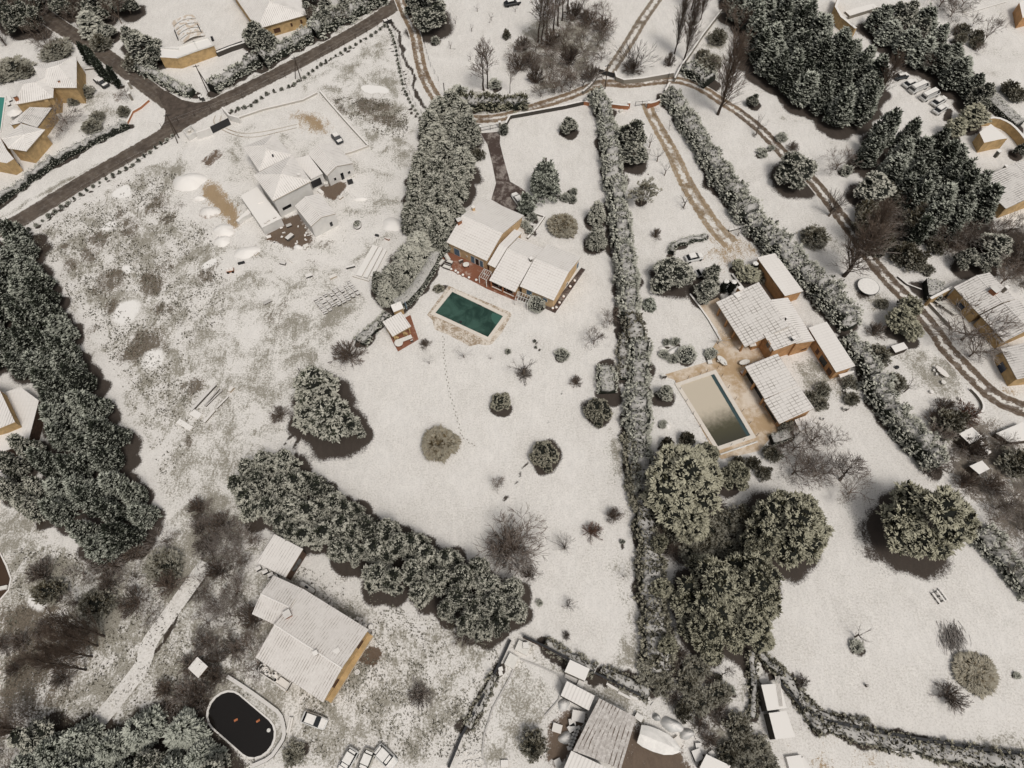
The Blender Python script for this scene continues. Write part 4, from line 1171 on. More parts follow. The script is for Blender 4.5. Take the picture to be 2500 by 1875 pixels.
# ------------------------------------------------------------------ snow cover map
FIELD = [(B00, [(230, 640), (500, 500), (1200, 60), (1700, -150), (1760, 60), (1500, 300), (1900, 560), (2050, 900), (2212, 1000), (2212, 1659), (820, 1659), (640, 1240), (480, 980), (250, 740)])]
POLYS += [
 (1, 1, B00, [(200, 640), (500, 480), (1300, 20), (1740, -200), (1760, 60), (1550, 300), (1900, 560), (2080, 960), (1900, 1200), (1700, 1400), (1560, 1800), (1900, 2400), (1850, 2900), (1500, 3000), (1300, 2500), (1150, 2000), (950, 1700), (700, 1400), (520, 1050), (330, 800)], .60, 5),
 (1, 1, B05, [(300, 900), (1400, 1100), (1500, 1300), (1200, 1600), (1050, 1900), (700, 2100), (300, 2400), (-200, 2600), (-500, 2200), (-300, 1500), (0, 1100)], .54, 5),
 (1, 1, C00, [(900, 300), (2300, 100), (2900, 200), (2700, 900), (2400, 1100), (2000, 1700), (1700, 1750), (1450, 1400), (1150, 700)], .54, 6),
 (1, 1, A05, [(1650, 260), (1740, 560), (1800, 800), (1950, 1150), (1850, 1500), (1500, 1400), (1200, 1050), (1000, 800), (820, 760), (1200, 530)], .56, 4),
 (1, 1, A05, [(1500, 1350), (1850, 1300), (1850, 1650), (1780, 1950), (1350, 2050), (1350, 1700)], .42, 4),
 (2, 0, A05, [(1300, 890), (1480, 900), (1750, 930), (1700, 980), (1420, 1050)], .9, 2), (2, 0, A05, [(1060, 850), (1200, 900), (1330, 1100), (1450, 1230), (1350, 1160), (1180, 1010)], .8, 2),
 (2, 0, A05, [(1600, 1000), (1800, 1050), (1830, 1150), (1760, 1230), (1600, 1130), (1400, 1130), (1480, 1060)], .62, 2),
 (2, 1, A05, [(1420, 770), (1560, 760), (1650, 830), (1500, 860), (1400, 830)], .9, 1),
 (1, 1, D00, [(-400, 400), (300, 300), (450, 700), (1450, 600), (1600, 300), (1900, 100), (2400, 500), (2212, 1659), (2300, 3000), (-600, 3000)], .74, 4),
 (1, 1, D05, [(0, 300), (600, 700), (1000, 850), (1500, 1000), (1950, 1150), (2100, 1700), (1900, 2300), (1400, 2500), (0, 2500)], .60, 4),
 (1, 1, D10, [(-200, 1050), (350, 1150), (620, 1330), (850, 1350), (500, 2100), (0, 2600), (-500, 2000)], .58, 4),
 (1, 1, D10, [(1800, 600), (1950, 560), (2100, 1100), (2150, 1750), (1750, 1640), (1900, 1300)], .62, 3),
 (1, 1, C10, [(1750, 850), (1900, 850), (2000, 1400), (2050, 1750), (1900, 1700), (1800, 1300)], .55, 3),
 (1, 1, F10, [(540, 380), (780, 470), (800, 560), (700, 760), (560, 940), (380, 940), (400, 700)], .62, 3),
 (1, 1, F10, [(560, 280), (820, 400), (1190, 580), (1269, 700), (1200, 760), (940, 560), (780, 480), (540, 380)], .66, 2),
 (2, 2, F10, [(750, 650), (900, 640), (930, 680), (840, 860), (790, 952), (680, 952), (690, 760)], 1.0, 2), (2, 2, F15, [(60, 700), (130, 700), (420, 870), (400, 1000), (-10, 1000), (-10, 900)], .9, 2),
 (2, 2, F15, [(750, 400), (800, 400), (900, 520), (950, 620), (1020, 760), (930, 800), (880, 640), (860, 520)], .45, 3),
 (1, 2, F15, [(820, 880), (980, 780), (1090, 830), (1269, 900), (1269, 1000), (800, 1000)], .50, 4), (1, 2, F19, [(180, 800), (500, 860), (1269, 960), (1269, 1020), (100, 1010)], .40, 4),
 (1, 1, F19, [(900, 745), (1269, 790), (1269, 880), (700, 780)], .62, 2),
 (1, 0, D19, [(730, 110), (880, 90), (1050, 200), (1150, 450), (1250, 580), (1150, 660), (1000, 650), (850, 620), (760, 500), (710, 300)], 1.0, 5),
 (1, 2, B15, [(850, 500), (1000, 600), (1250, 690), (1380, 790), (1290, 850), (1150, 860), (1060, 1010), (900, 860), (700, 900), (800, 780), (840, 640)], .62, 3),
 (1, 1, C15, [(1540, 300), (1750, 225), (1960, 470), (1760, 640), (1650, 500)], .80, 1.5), (1, 1, C15, [(1750, 480), (2100, 470), (2200, 640), (1950, 740), (1780, 720)], .7, 2),
 (2, 2, B15, [(1240, 870), (1500, 1200), (1420, 1300), (1150, 1010)], .9, 2),
 (1, 1, C19, [(1000, 200), (1400, 150), (1700, 450), (1800, 620), (1500, 750), (1250, 420)], .62, 3), (1, 2, C19, [(1750, 350), (2250, 690), (2250, 850), (2000, 700), (1700, 500)], .6, 3),
 (2, 2, A19, [(1000, 520), (1250, 560), (1500, 720), (1600, 900), (1450, 1010), (1150, 700)], .35, 3), (1, 0, A19, [(1475, 1050), (1540, 980), (1600, 990), (1560, 1075), (1500, 1085)], 1.0, .5),
 (1, 2, A05, [(720, 1000), (850, 970), (1050, 1030), (1170, 1150), (1120, 1210), (880, 1240), (830, 1130)], .8, 4), (2, 1, A05, [(1450, 1310), (1020, 830), (240, 1080), (100, 1180), (300, 1300), (620, 1200), (900, 1400), (1200, 1300)], .0, 2),
 (2, 2, B05, [(520, 590), (690, 510), (850, 440), (1000, 690), (900, 770), (760, 785), (640, 720), (560, 690)], 1.0, 1.2), (2, 2, B05, [(975, 230), (1100, 175), (1300, 160), (1310, 200), (1200, 300), (1120, 370), (1050, 300)], 1.0, 1),
 (1, 2, B00, [(1850, 110), (2000, 180), (2080, 280), (2150, 560), (2212, 640), (2050, 560), (1850, 320)], 1.0, 2.5), (2, 2, A00, [(1760, 1500), (1950, 1340), (1990, 1380), (1900, 1470), (1830, 1530)], .9, 1.5),
 (2, 2, F05, [(1480, 600), (1590, 645), (1600, 710), (1545, 795), (1410, 745)], 1.0, .4),
 (2, 2, A00, [(950, 850), (1100, 800), (1150, 850), (1050, 950)], .6, 2), (1, 1, A00, [(760, 850), (1100, 800), (1150, 950), (1100, 1100), (900, 1100), (700, 900)], .5, 2),
 (2, 2, A00, [(600, 800), (740, 800), (760, 950), (600, 980)], .7, 2), (1, 1, A05, [(0, 880), (600, 600), (1200, 280), (1600, 40), (1700, 20), (1000, 420), (500, 680), (0, 920)], .7, 1.5), (1, 1, B00, [(0, 450), (500, 200), (900, 0), (900, 40), (500, 260), (0, 520)], .75, 1.2),
 (1, 1, A10, [(900, 380), (1100, 200), (1500, 100), (1780, 300), (1750, 500), (1600, 720), (1300, 860), (1150, 860), (1050, 650)], .75, 4), (2, 0, A10, [(1000, 480), (1300, 380), (1700, 420), (1560, 700), (1300, 820), (1150, 820)], .45, 4),
 (1, 1, A10, [(500, 820), (1100, 820), (1150, 960), (500, 1050)], .6, 2), (1, 1, A15, [(640, 560), (850, 300), (1000, 250), (1050, 500), (900, 760), (700, 700)], .6, 3),
 (1, 1, A19, [(1200, 100), (1800, -100), (2212, 100), (2212, 900), (1900, 700), (1500, 350)], .18, 4), (1, 1, A15, [(1200, 600), (2000, 1200), (1900, 1350), (1200, 1000)], .25, 4),
 (1, 1, B15, [(1700, 500), (2100, 700), (2050, 1000), (1900, 850)], .45, 3), (1, 1, B19, [(650, 1050), (1050, 1200), (1050, 1350), (750, 1400)], .45, 3), (1, 1, B19, [(950, 700), (1500, 700), (1600, 900), (1200, 1080)], .4, 3),
 (1, 0, D15, [(250, 50), (900, 0), (1250, 250), (1200, 700), (700, 700), (300, 500)], .8, 2), (1, 1, D15, [(650, 1380), (1230, 1500), (1200, 1900), (900, 1850), (500, 1500)], .3, 3),
 (1, 1, B05, [(-100, -300), (350, -420), (1350, -100), (1900, 0), (1750, 700), (1400, 1100), (300, 900), (0, 400)], .34, 6), (2, 0, S0, [(2080, 480), (2180, 500), (2260, 480), (2300, 560), (2500, 600), (2560, 760), (2440, 690), (2330, 640), (2260, 600), (2200, 640), (2120, 600)], .75, 3), (1, 0, S0, [(2300, 545), (2500, 560), (2560, 680), (2420, 660), (2330, 620)], .9, 3), (1, 0, S0, [(2090, 470), (2160, 470), (2180, 560), (2120, 580)], .8, 3),
 (2, 0, S0, [(2280, 1030), (2370, 1000), (2500, 1060), (2560, 1250), (2480, 1400), (2400, 1230), (2320, 1160)], .8, 4), (2, 0, S0, [(-20, 1500), (120, 1440), (260, 1560), (230, 1660), (60, 1800), (-20, 1850)], .7, 3),
 (1, 1, F15, [(380, 700), (700, 700), (800, 900), (800, 1000), (600, 1000)], .8, 3), (1, 0, F15, [(330, 480), (480, 600), (700, 700), (700, 790), (430, 700)], .8, 2),
]
DISCS += [(2, 0, B00, 900, 700, 110, .85), (2, 0, B00, 790, 820, 90, .8), (2, 0, B00, 960, 1060, 170, .75), (2, 0, B00, 1370, 1080, 160, .8), (2, 0, B00, 1200, 550, 110, .7), (2, 0, B00, 1080, 460, 80, .7),
   (2, 0, B00, 1400, 380, 150, .65), (2, 0, B00, 1600, 390, 90, .6), (2, 0, B00, 1500, 500, 80, .7), (2, 0, B00, 1900, 1010, 110, .75), (2, 0, B00, 1500, 940, 90, .6), (2, 0, B00, 1300, 1640, 200, .75), (2, 0, B00, 570, 760, 45, .8),
   (2, 0, C00, 1150, 260, 120, .7), (2, 0, C00, 1750, 520, 110, .7), (2, 0, C00, 1450, 760, 70, .6), (2, 0, C00, 1660, 1060, 60, .75), (2, 0, B00, 340, 820, 90, .6), (2, 0, B00, 620, 930, 90, .6), (2, 0, B00, 1460, 1280, 100, .7), (2, 0, B00, 1000, 1320, 80, .7), (2, 0, B00, 880, 1480, 70, .6),
   (2, 0, B05, 960, 840, 110, .45), (2, 0, B05, 690, 1250, 110, .42), (2, 0, B05, 640, 1380, 150, .40), (2, 0, B05, 1100, 700, 70, .45), (2, 0, B05, 100, 920, 90, .7), (2, 0, D05, 1200, 740, 90, .5),
   (2, 1, B00, 1080, 260, 90, .75), (2, 1, B00, 1150, 1330, 150, .7), (2, 1, C00, 1360, 310, 150, .62), (2, 1, B00, 1120, 950, 80, .65), (2, 1, B00, 1000, 560, 100, .6), (2, 1, B00, 1900, 900, 70, .7), (2, 1, D00, 350, 1150, 120, .6)]
# ------------------------------------------------------------------ THE YELLOW VILLA
hA = building('villa', 'yellow villa with blue shutters and stepped snowy roofs beside the green pool', 'house', B10, 900, 900)
bW = Block(hA, B10, (330, 705), (695, 875), 3.4, (1055, 475), 2.5, (835, 628), 5.5, wall='wall_yellow', roof='roof_main')
bM = Block(hA, B10, (715, 1048), (950, 1155), 2.7, (1190, 755), 3.5, (1095, 862), 4.7, wall='wall_yellow', roof='roof_main', ohf=1.2)
bN = Block(hA, B10, (702, 903), (772, 936), 3.2, (1060, 640), 3.3, (878, 757), 4.6, wall='wall_yellow', roof='roof_plain', cap=False, ohs=.1)
bE = Block(hA, B10, (990, 1102), (1298, 1232), 3.3, (1560, 846), 3.0, (1435, 982), 4.9, wall='wall_yellow', roof='roof_main')
for px, w, h, kd, pn in [((430, 812), 1.5, 2.2, 'door', 'shutter_blue'), ((572, 880), 1.0, 2.2, 'shutter', 'shutter_blue'), ((612, 900), 1.0, 2.1, 'window', 'glass'), ((650, 918), .9, 2.1, 'shutter', 'shutter_blue'), ((517, 832), .3, .4, 'lamp', 'metal_dark')]:
 bW.opening('front', B10(*px), w, h, kd, pn)
for px, w, h, kd, pn in [((1078, 1152), 1.3, 2.0, 'shutter', 'shutter_blue'), ((1222, 1222), 1.0, 1.1, 'window', 'shutter_blue')]:
 bE.opening('front', B10(*px), w, h, kd, pn)
for px, w, h, pn in [((1502, 985), 1.0, 1.9, 'shutter_blue'), ((1415, 1085), .8, .9, 'glass')]:
 bE.opening('B', B10(*px), w, h, 'window', pn)
for px, w in [((765, 1092), 2.0), ((840, 1122), 1.6), ((902, 1155), 1.6)]:
 bM.opening('front', B10(*px), w, 1.5, 'window', 'glass')
for s_ in (0.05, .5, .97):
 q = bM.W(bM.L * s_, 0.25, 0); m = MB(); m.box((q[0], q[1], 0), (.28, .28, 2.5), .5); m.build('pillar', 'brick_red', hA)
q0, q1 = bM.W(0.2, .25, 0), bM.W(bM.L - .2, .25, 0); m = MB(); d_ = v2(q1) - v2(q0)
m.box(((q0[0] + q1[0]) / 2, (q0[1] + q1[1]) / 2, 0), (np.linalg.norm(d_), .22, .7), math.atan2(d_[1], d_[0])); m.build('parapet', 'brick_red', hA)
chimney(hA, B10(575, 412), 4.6, .55, .8); chimney(hA, B10(447, 530), 5.0, .9, .9, 'brick_red'); chimney(hA, B10(1092, 868), 4.8, .5, .6, 'stone')
def pergola(tile, pts, h, label, n=4, mat='frame_white'):
 P = [v2(E(tile(*p), h)) for p in pts]; c = sum(P) / 4
 root = thing('pergola', label, 'pergola', (c[0], c[1], 0))
 m = MB()
 for k in range(n + 1):
  a = P[0] + (P[1] - P[0]) * k / n; b = P[3] + (P[2] - P[3]) * k / n; m.tube((*a, h), (*b, h), .05, n=4)
 for k in range(3):
  a = P[0] + (P[3] - P[0]) * k / 2; b = P[1] + (P[2] - P[1]) * k / 2; m.tube((*a, h + .09), (*b, h + .09), .05, n=4)
 m.build('slats', mat, root)
 for p in P:
  m = MB(); m.box((*p, 0), (.14, .14, h), .5); m.build('post', mat, root)
 return root
pergola(B10, [(670, 945), (735, 975), (690, 1050), (625, 1015)], 2.2, 'small white slatted pergola on the terracotta terrace')
pergola(B10, [(975, 1150), (1090, 1195), (1060, 1260), (950, 1215)], 2.2, 'white pergola in front of the right wing of the yellow villa', 5)
def sofa(tile, x, y, w, d, rz, label, grp='snowy outdoor sofas on the terracotta terrace'):
 c = tile.w(x, y, .3); r = thing('garden_sofa', label, 'sofa', (c[0], c[1], .06), rz, grp)
 for nm, cc, sz, mt in (('seat', (0, 0, 0), (w, d, .4), 'wood_dark'), ('cushion', (0, .05, .405), (w * .9, d * .72, .14), 'furniture_white'), ('backrest', (0, -d / 2 - .06, 0), (w, .12, .75), 'wood_dark')):
  m = MB(); m.box(cc, sz, 0, mtop=None); me_ = pymesh(nm, m.V, m.F, [mt], m.M); link(nm, me_, r)
for x, y, w, d, rz, lb in [(338, 842, 2.0, .9, -1.1, 'snow covered sofa nearest the blue door on the terrace'), (362, 885, 1.3, .8, -.42, 'short snow covered sofa in the middle of the terrace seating'),
       (290, 890, 1.6, .8, 1.0, 'snow covered sofa at the outer left edge of the terrace'), (335, 930, 1.7, .8, 2.72, 'snow covered sofa along the front edge of the terrace')]:
 sofa(B10, x, y, w, d, rz, lb)
def table(tile, x, y, rx, ry, rz, h, label, name='garden_table', top='furniture_white', group=None, square=False):
 c = tile.w(x, y, h); r = thing(name, label, 'table', (c[0], c[1], 0.04), rz, group)
 m = MB()
 if square: m.box((0, 0, h - .08), (rx * 2, ry * 2, .16))
 else: m.lathe((0, 0, h - .08), [(1.0, 0), (1.0, .12), (.9, .16)], 18, sx=rx, sy=ry)
 link('tabletop', pymesh('tabletop', m.V, m.F, [top], m.M), r)
 m = MB(); m.tube((0, 0, 0), (0, 0, h - .1), .05, n=6); lm = pymesh('leg', m.V, m.F, ['metal_dark'], m.M)
 for sx, sy in ((-1, -1), (-1, 1), (1, -1), (1, 1)):
  o = link('leg', lm, r); o.location = (sx * rx * .6, sy * ry * .6, 0)
 return r
def chair(tile, x, y, rz, label, group=None, mat='furniture_white', name='garden_chair', s=1.0):
 c = tile.w(x, y, .4); r = thing(name, label, 'chair', (c[0], c[1], .04), rz, group); r.scale = (s, s, s)
 m = MB(); m.box((0, 0, .38), (.5, .5, .12)); link('seat', pymesh('seat', m.V, m.F, [mat], m.M), r)
 m = MB(); m.box((0, -.25, .45), (.5, .06, .5)); link('backrest', pymesh('backrest', m.V, m.F, ['wood_dark'], m.M), r)
 m = MB(); m.tube((0, 0, 0), (0, 0, .38), .03, n=4); lm = pymesh('leg', m.V, m.F, ['metal_dark'], m.M)
 for sx in (-.2, .2):
  for sy in (-.2, .2): o = link('leg', lm, r); o.location = (sx, sy, 0)
 return r
table(B10, 508, 905, .7, .6, .3, .75, 'round snow dusted table against the villa wall')
table(B10, 360, 880, .01, .01, 0, .3, 'x') if False else None
chair(B10, 465, 885, .4, 'snow dusted lounge chair left of the round terrace table', mat='furniture_white', s=1.5)
for k, (x, y) in enumerate([(375, 955), (415, 970), (436, 986), (480, 1006), (535, 1030), (600, 1052), (1485, 1058), (1445, 1110), (1385, 1200), (1348, 1255), (1320, 1298), (1288, 1305)]):
 w = B10.w(x, y, .2)
 m = MB(); m.lathe((0, 0, 0), [(.20, 0), (.30, .42), (.24, .46)], 10); mm = MB(); mm.lathe((0, 0, .44), [(.27, 0), (.22, .14), (.02, .18)], 10)
 r = thing('flower_pot', 'round flower pot capped with snow on the front edge of the terracotta terrace' if k < 6 else 'round flower pot capped with snow along the right wall of the yellow villa', 'flower pot', (w[0], w[1], .06), 0, 'pots on the terrace edge' if k < 6 else 'pots along the right villa wall')
 link('pot', pymesh('pot', m.V, m.F, ['brick_red'], m.M), r); link('snow_cap', pymesh('snow_cap', mm.V, mm.F, ['snow_pad'], mm.M), r)
hP = building('pool_house', 'small pool house with a square ribbed roof left of the green pool', 'pool house', B05, 1740, 1450)
sheet('deck', B05, [(1640, 1480), (1850, 1360), (1925, 1580), (1740, 1690), (1690, 1600)], .05, 'terracotta')
bP = Block(hP, B05, (1690, 1555), (1857, 1462), 2.5, (1788, 1318), 3.0, wall='wall_ochre', roof='roof_white', ohf=1.3, oh=.2)
for s_ in (.1, .9):
 q = bP.W(bP.L * s_, .35, 0); m = MB(); m.box((q[0], q[1], .05), (.25, .25, 2.2), .4); m.build('pillar', 'wall_ochre', hP)
for x in (1725, 1805):
 w = B05.w(x, 1565 - (x - 1725) * .45, .6); m = MB(); m.box((w[0], w[1], .05), (.9, .5, .8), -.45); m.build('counter', 'wall_ochre', hP)
hQ = building('tool_shed', 'tiny ochre shed with a pale blue door behind the pool house', 'shed', B05, 1750, 1290)
bQ = Block(hQ, B05, (1700, 1335), (1790, 1300), 2.0, (1740, 1245), 2.4, wall='wall_ochre', roof='snow_cover', oh=.1, ohs=.1)
bQ.opening('B', B05(1808, 1275), .8, 1.6, 'door', 'frame_white', 'shutter_blue')
table(B05, 1745, 1610, .85, .85, 0, .78, 'round white table at the corner of the pool house deck')
table(B05, 1805, 1575, 1.35, .42, .42, .72, 'long white bench table in front of the pool house', square=True)
chair(B05, 1865, 1595, .3, 'white garden chair at the right end of the pool house deck')
# ------------------------------------------------------------------ THE WHITE BUILDING SITE HOUSE
hB = building('unfinished_house', 'large unfinished white house with several hipped snowy roofs on the building site', 'house', B05, 800, 200)
yo = -1474.7
cA = [(620, 1205 + yo), (785, 1395 + yo), (490, 1545 + yo), (345, 1325 + yo)]
hip(hB, B05, cA, 4.8, [(535, 1310 + yo), (558, 1350 + yo)], 6.3, [(0, 1, 5, 4), (1, 2, 5), (2, 3, 4, 5), (3, 0, 4)])
cB = [(785, -82), (957, 156), (612, 335), (438, 102)]
hip(hB, B05, cB, 5.6, [(686, 95)], 7.1, [(0, 1, 4), (1, 2, 4), (2, 3, 4), (3, 0, 4)])
wall_opening(hB, B05, (957, 156), (612, 335), 5.6, (738, 388), 2.3, 1.0, (800, 520), 'window', 'glass', 'wall_white')
wG = Block(hB, A05, (930, 1388), (1100, 1583), 3.3, (1342, 1477), 3.1, (1190, 1500), 4.5, wall='wall_white', roof='roof_white', oh=.2, ohs=.15)
for px, w, h, kd in [((1172, 1610), .7, .9, 'window'), ((1240, 1594), .9, 2.1, 'door'), ((1297, 1551), .8, .9, 'window')]: wG.opening('B', A05(*px), w, h, kd, 'glass', 'wall_white')
flat(hB, A05, [(800, 1430), (935, 1395), (1060, 1560), (955, 1610)], 3.4, inset=.1)
wall_opening(hB, A05, (1060, 1560), (955, 1610), 3.4, (1003, 1645), 2.6, 2.2, (1010, 1750), 'door', 'metal_dark', 'wall_white', .12)
wS = Block(hB, B05, (808, 378), (955, 564), 3.7, (1187, 456), 3.7, (1055, 486), 4.7, wall='wall_white', roof='roof_white', oh=.15, ohs=.15)
wS.opening('B', B05(1137, 540), .8, 1.4, 'window', 'glass', 'wall_white')
flat(hB, B05, [(320, 290), (470, 205), (690, 488), (515, 575)], 2.5, ('snow_cover', 'wall_white'), inset=.1)
q = B05.w(500, 345, 2.5); m = MB(); m.box((q[0], q[1], 2.505), (1.1, .5, .18), .3); m.build('roof_hatch', 'snow_cover', hB)
for x, y in ((575, 515), (630, 487), (548, 535)):
 q = B05.w(x, y, 2.5); m = MB(); m.box((q[0], q[1], 2.505), (.7, .3, .25), .6); m.build('block', 'concrete', hB)
chimney(hB, B05(850, 105), 6.3, .5, .35, 'wall_white')
flat(hB, B05, [(280, 510), (390, 405), (415, 440), (330, 490), (300, 520)], 1.2, ('snow_cover', 'wall_white'), inset=.05)
q = B05.w(610, 1395 + yo, 6); m = MB(); m.box((q[0], q[1], 5.6), (.3, .3, .5)); m.build('vent', 'metal_dark', hB)
wallrun('court_wall', A05, [(240, 1075), (520, 980), (880, 895), (1010, 830)], .25, .5, 'low snowy court wall above the tan courtyard patch', 'concrete')
wallrun('court_wall', A05, [(1035, 815), (1150, 950), (1300, 1120), (1470, 1305)], .25, .7, 'long low snowy court wall right of the dark parked estate car', 'concrete')
wallrun('court_wall', A05, [(1240, 1385), (1330, 1360), (1465, 1310)], .2, .5, 'short court wall closing the courtyard at its lower right corner', 'concrete')
wallrun('entrance_wall', A00, [(1760, 1195), (1893, 1150)], .3, 1.9, 'white entrance wall left of the black sliding gate', 'wall_white')
wallrun('entrance_wall', A00, [(2000, 965), (2060, 1035), (2150, 1060)], .3, 1.7, 'white angled entrance wall right of the black sliding gate', 'wall_white')
a_, b_ = v2(A00.w(1905, 1175, .9)), v2(A00.w(2068, 1095, .9)); d_ = b_ - a_; c_ = (a_ + b_) / 2
g_ = thing('sliding_gate', 'black sliding gate panel in the white entrance wall', 'gate', (c_[0], c_[1], 0), math.atan2(d_[1], d_[0]))
m = MB(); m.box((0, 0, .08), (np.linalg.norm(d_), .12, 1.9)); link('panel', pymesh('panel', m.V, m.F, ['metal_dark'], m.M), g_)
m = MB(); m.box((0, 0, 0), (np.linalg.norm(d_) + .4, .2, .075)); link('rail', pymesh('rail', m.V, m.F, ['concrete'], m.M), g_)
g_ = building('meter_enclosure', 'small white walled enclosure with rubble beside the road junction', 'enclosure', A00, 1690, 1180)
P_ = [v2(A00.w(x, y, 1.3)) for x, y in [(1650, 1170), (1720, 1125), (1760, 1180), (1690, 1230)]]
m = MB()
for i_ in range(4):
 a_, b_ = P_[i_], P_[(i_ + 1) % 4]; d_ = b_ - a_; m.box((*((a_ + b_) / 2), 0), (np.linalg.norm(d_), .22, 1.3), math.atan2(d_[1], d_[0]))
m.build('wall_body', 'wall_white', g_)
q = A00.w(1705, 1180, .3); m = MB(); m.box((q[0], q[1], 0), (.7, .5, .6), .4); m.build('rubble_block', 'concrete', g_)
def block_stack(tile, x, y, w, d, h, rz, label, mat='concrete', name='block_stack', cat='stack', group=None, z=0.0, top=None):
 c = tile.w(x, y, h + z); o_ = MB(); o_.box((0, 0, 0), (w, d, h), 0)
 me_ = pymesh(name, o_.V, o_.F, [mat], o_.M); o = link(name, me_); o.location = (c[0], c[1], z); o.rotation_euler = (0, 0, rz)
 return prop(o, label, cat, group)
rr = random.Random(4)
for r_ in range(7):
 for c_ in range(8):
  if rr.random() < .12: continue
  x = 1010 + c_ * 44 + r_ * 20 - 60; y = 1270 - c_ * 24 + r_ * 14 - 75 + (r_ % 2) * 2
  x, y = 1000 + c_ * 42 + r_ * 14, 1250 - c_ * 24 + r_ * 17 - 20
  o = thing('paving_block_stack', 'snow dusted stack of paving blocks in the grid of rows on the building site', 'block stack', (*B05.w(x, y, .3)[:2], 0), .52 + rr.uniform(-.08, .08), 'stacks of paving blocks in rows')
  for k in range(2):
   if c_ == 0 and r_ == 0 and k == 0:
    m = MB(); m.box((0, 0, 0), (.85, .34, .42)); PBS = pymesh('block_row', m.V, m.F, ['stone_dark'], m.M)
   q = link('block_row', PBS, o); q.location = (0, -.2 + k * .42, rr.uniform(-.1, 0)); q.scale = (rr.uniform(.7, 1.05), 1, rr.uniform(.7, 1.2))
def plank(tile, a, b, w, h, label, mat='wood_pale', z=0.0, name='plank', cat='plank', group=None):
 a, b = v2(tile.w(*a, h)), v2(tile.w(*b, h)); d = b - a; c = (a + b) / 2
 m = MB(); m.box((0, 0, 0), (np.linalg.norm(d), w, h)); o = link(name, pymesh(name, m.V, m.F, [mat], m.M)); o.location = (*c, z); o.rotation_euler = (0, 0, math.atan2(d[1], d[0]))
 return prop(o, label, cat, group)
for k, (a, b, w) in enumerate([((1535, 735), (1385, 1005), 1.25), ((1585, 750), (1445, 1020), .9), ((1625, 770), (1500, 1010), .7)]):
 plank(B05, a, b, w, .45, ['widest of the three long snow covered slabs beside the conifer row', 'middle one of the three long snow covered slabs beside the conifer row', 'rightmost and narrowest of the three long snow covered slabs beside the conifer row'][k], 'snow_cover', name='formwork_panel', cat='panel', group='long snow covered slabs')
plank(B05, (1330, 1005), (1480, 1050), .35, .2, 'snowy beam across the lower end of the three long slabs', name='beam', cat='beam')
for k, (a, b, w, h, mt) in enumerate([((1935, 510), (1715, 745), .55, .5, 'stone_dark'), ((1975, 545), (1840, 700), .25, .3, 'wood_dark'), ((2000, 560), (1850, 705), .25, .25, 'wood_dark'), ((2055, 615), (1950, 720), .30, .35, 'stone'), ((1930, 740), (1835, 850), .45, .4, 'stone'), ((2095, 530), (2060, 570), .6, .5, 'wood_pale')]):
 plank(C00, a, b, w, h, ['longest dark pipe in the pile on the rough field', 'thin dark beam just right of the longest pipe', 'second thin dark beam right of the longest pipe', 'grey beam at the upper right of the pipe pile', 'grey beam at the lower right of the pipe pile', 'short pale board at the top right corner of the pipe pile'][k], mt, name='pipe' if k == 0 else 'beam', cat='pipe' if k == 0 else 'beam')
plank(C00, (1600, 835), (1720, 910), 1.0, .25, 'snow covered board pile at the lower end of the field pipes', 'snow_cover', name='board_pile', cat='board pile')
plank(C00, (1720, 755), (1800, 800), 1.3, .35, 'snow covered sheet pile between the field pipes', 'snow_cover', name='sheet_pile', cat='sheet pile')
for x, y, r_, lb in [(1685, 690, .45, 'small snowy ring above the field board pile'), (1535, 783, .42, 'dark ring at the left end of the field pipe pile'), (1895, 900, 1.0, 'large coil of hose at the lower right of the field pipes')]:
 w = C00.w(x, y); m = MB()
 for k in range(14):
  a, b = 2 * math.pi * k / 14, 2 * math.pi * (k + 1) / 14
  m.tube((r_ * math.cos(a), r_ * math.sin(a), .08), (r_ * math.cos(b), r_ * math.sin(b), .08), .07, n=5, cap=False)
  if r_ > .9: m.tube((.7 * r_ * math.cos(a), .7 * r_ * math.sin(a), .14), (.7 * r_ * math.cos(b), .7 * r_ * math.sin(b), .14), .05, n=5, cap=False)
 o = link('hose_coil', pymesh('hose_coil', m.V, m.F, ['stone'], m.M)); o.location = (w[0], w[1], 0); prop(o, lb, 'coil')
def mound(tile, x, y, rx, ry, h, label, mat='snow_cover', rz=0.0, seed=1, name='mound', cat='mound'):
 c = tile.w(x, y, h * .3); rg = random.Random(seed); a1, a2 = tile.m(x, y, rx), tile.m(x, y, ry)
 ph = [rg.uniform(0, 6) for _ in range(4)]
 V, Fc = [(0, 0, h)], []
 N, K_ = 20, 5
 for k in range(1, K_ + 1):
  for i in range(N):
   a = 2 * math.pi * i / N; q = k / K_
   rr_ = q * (1 + .10 * math.sin(2 * a + ph[0]) + .07 * math.sin(3 * a + ph[1]) + .05 * math.sin(5 * a + ph[2]))
   V.append((a1 * rr_ * math.cos(a), a2 * rr_ * math.sin(a), h * (math.cos(q * math.pi / 2) ** .8 if q < 1 else -.02) * (1 + rg.uniform(-.06, .06))))
 for i in range(N): Fc.append((0, 1 + i, 1 + (i + 1) % N))
 for k in range(K_ - 1):
  for i in range(N):
   j = (i + 1) % N; Fc.append((1 + k * N + i, 1 + (k + 1) * N + i, 1 + (k + 1) * N + j, 1 + k * N + j))
 o = link(name, pymesh(name, V, Fc, [mat], None, True)); o.location = (c[0], c[1], 0); o.rotation_euler = (0, 0, rz)
 return prop(o, label, cat)
mound(B00, 1695, 150, 155, 105, 1.6, 'largest snow covered sand heap at the edge of the building site', name='sand_heap', cat='sand heap', seed=2)
mound(B00, 1790, 305, 50, 35, .7, 'small snow covered heap just below the largest sand heap', name='sand_heap', cat='sand heap', seed=3)
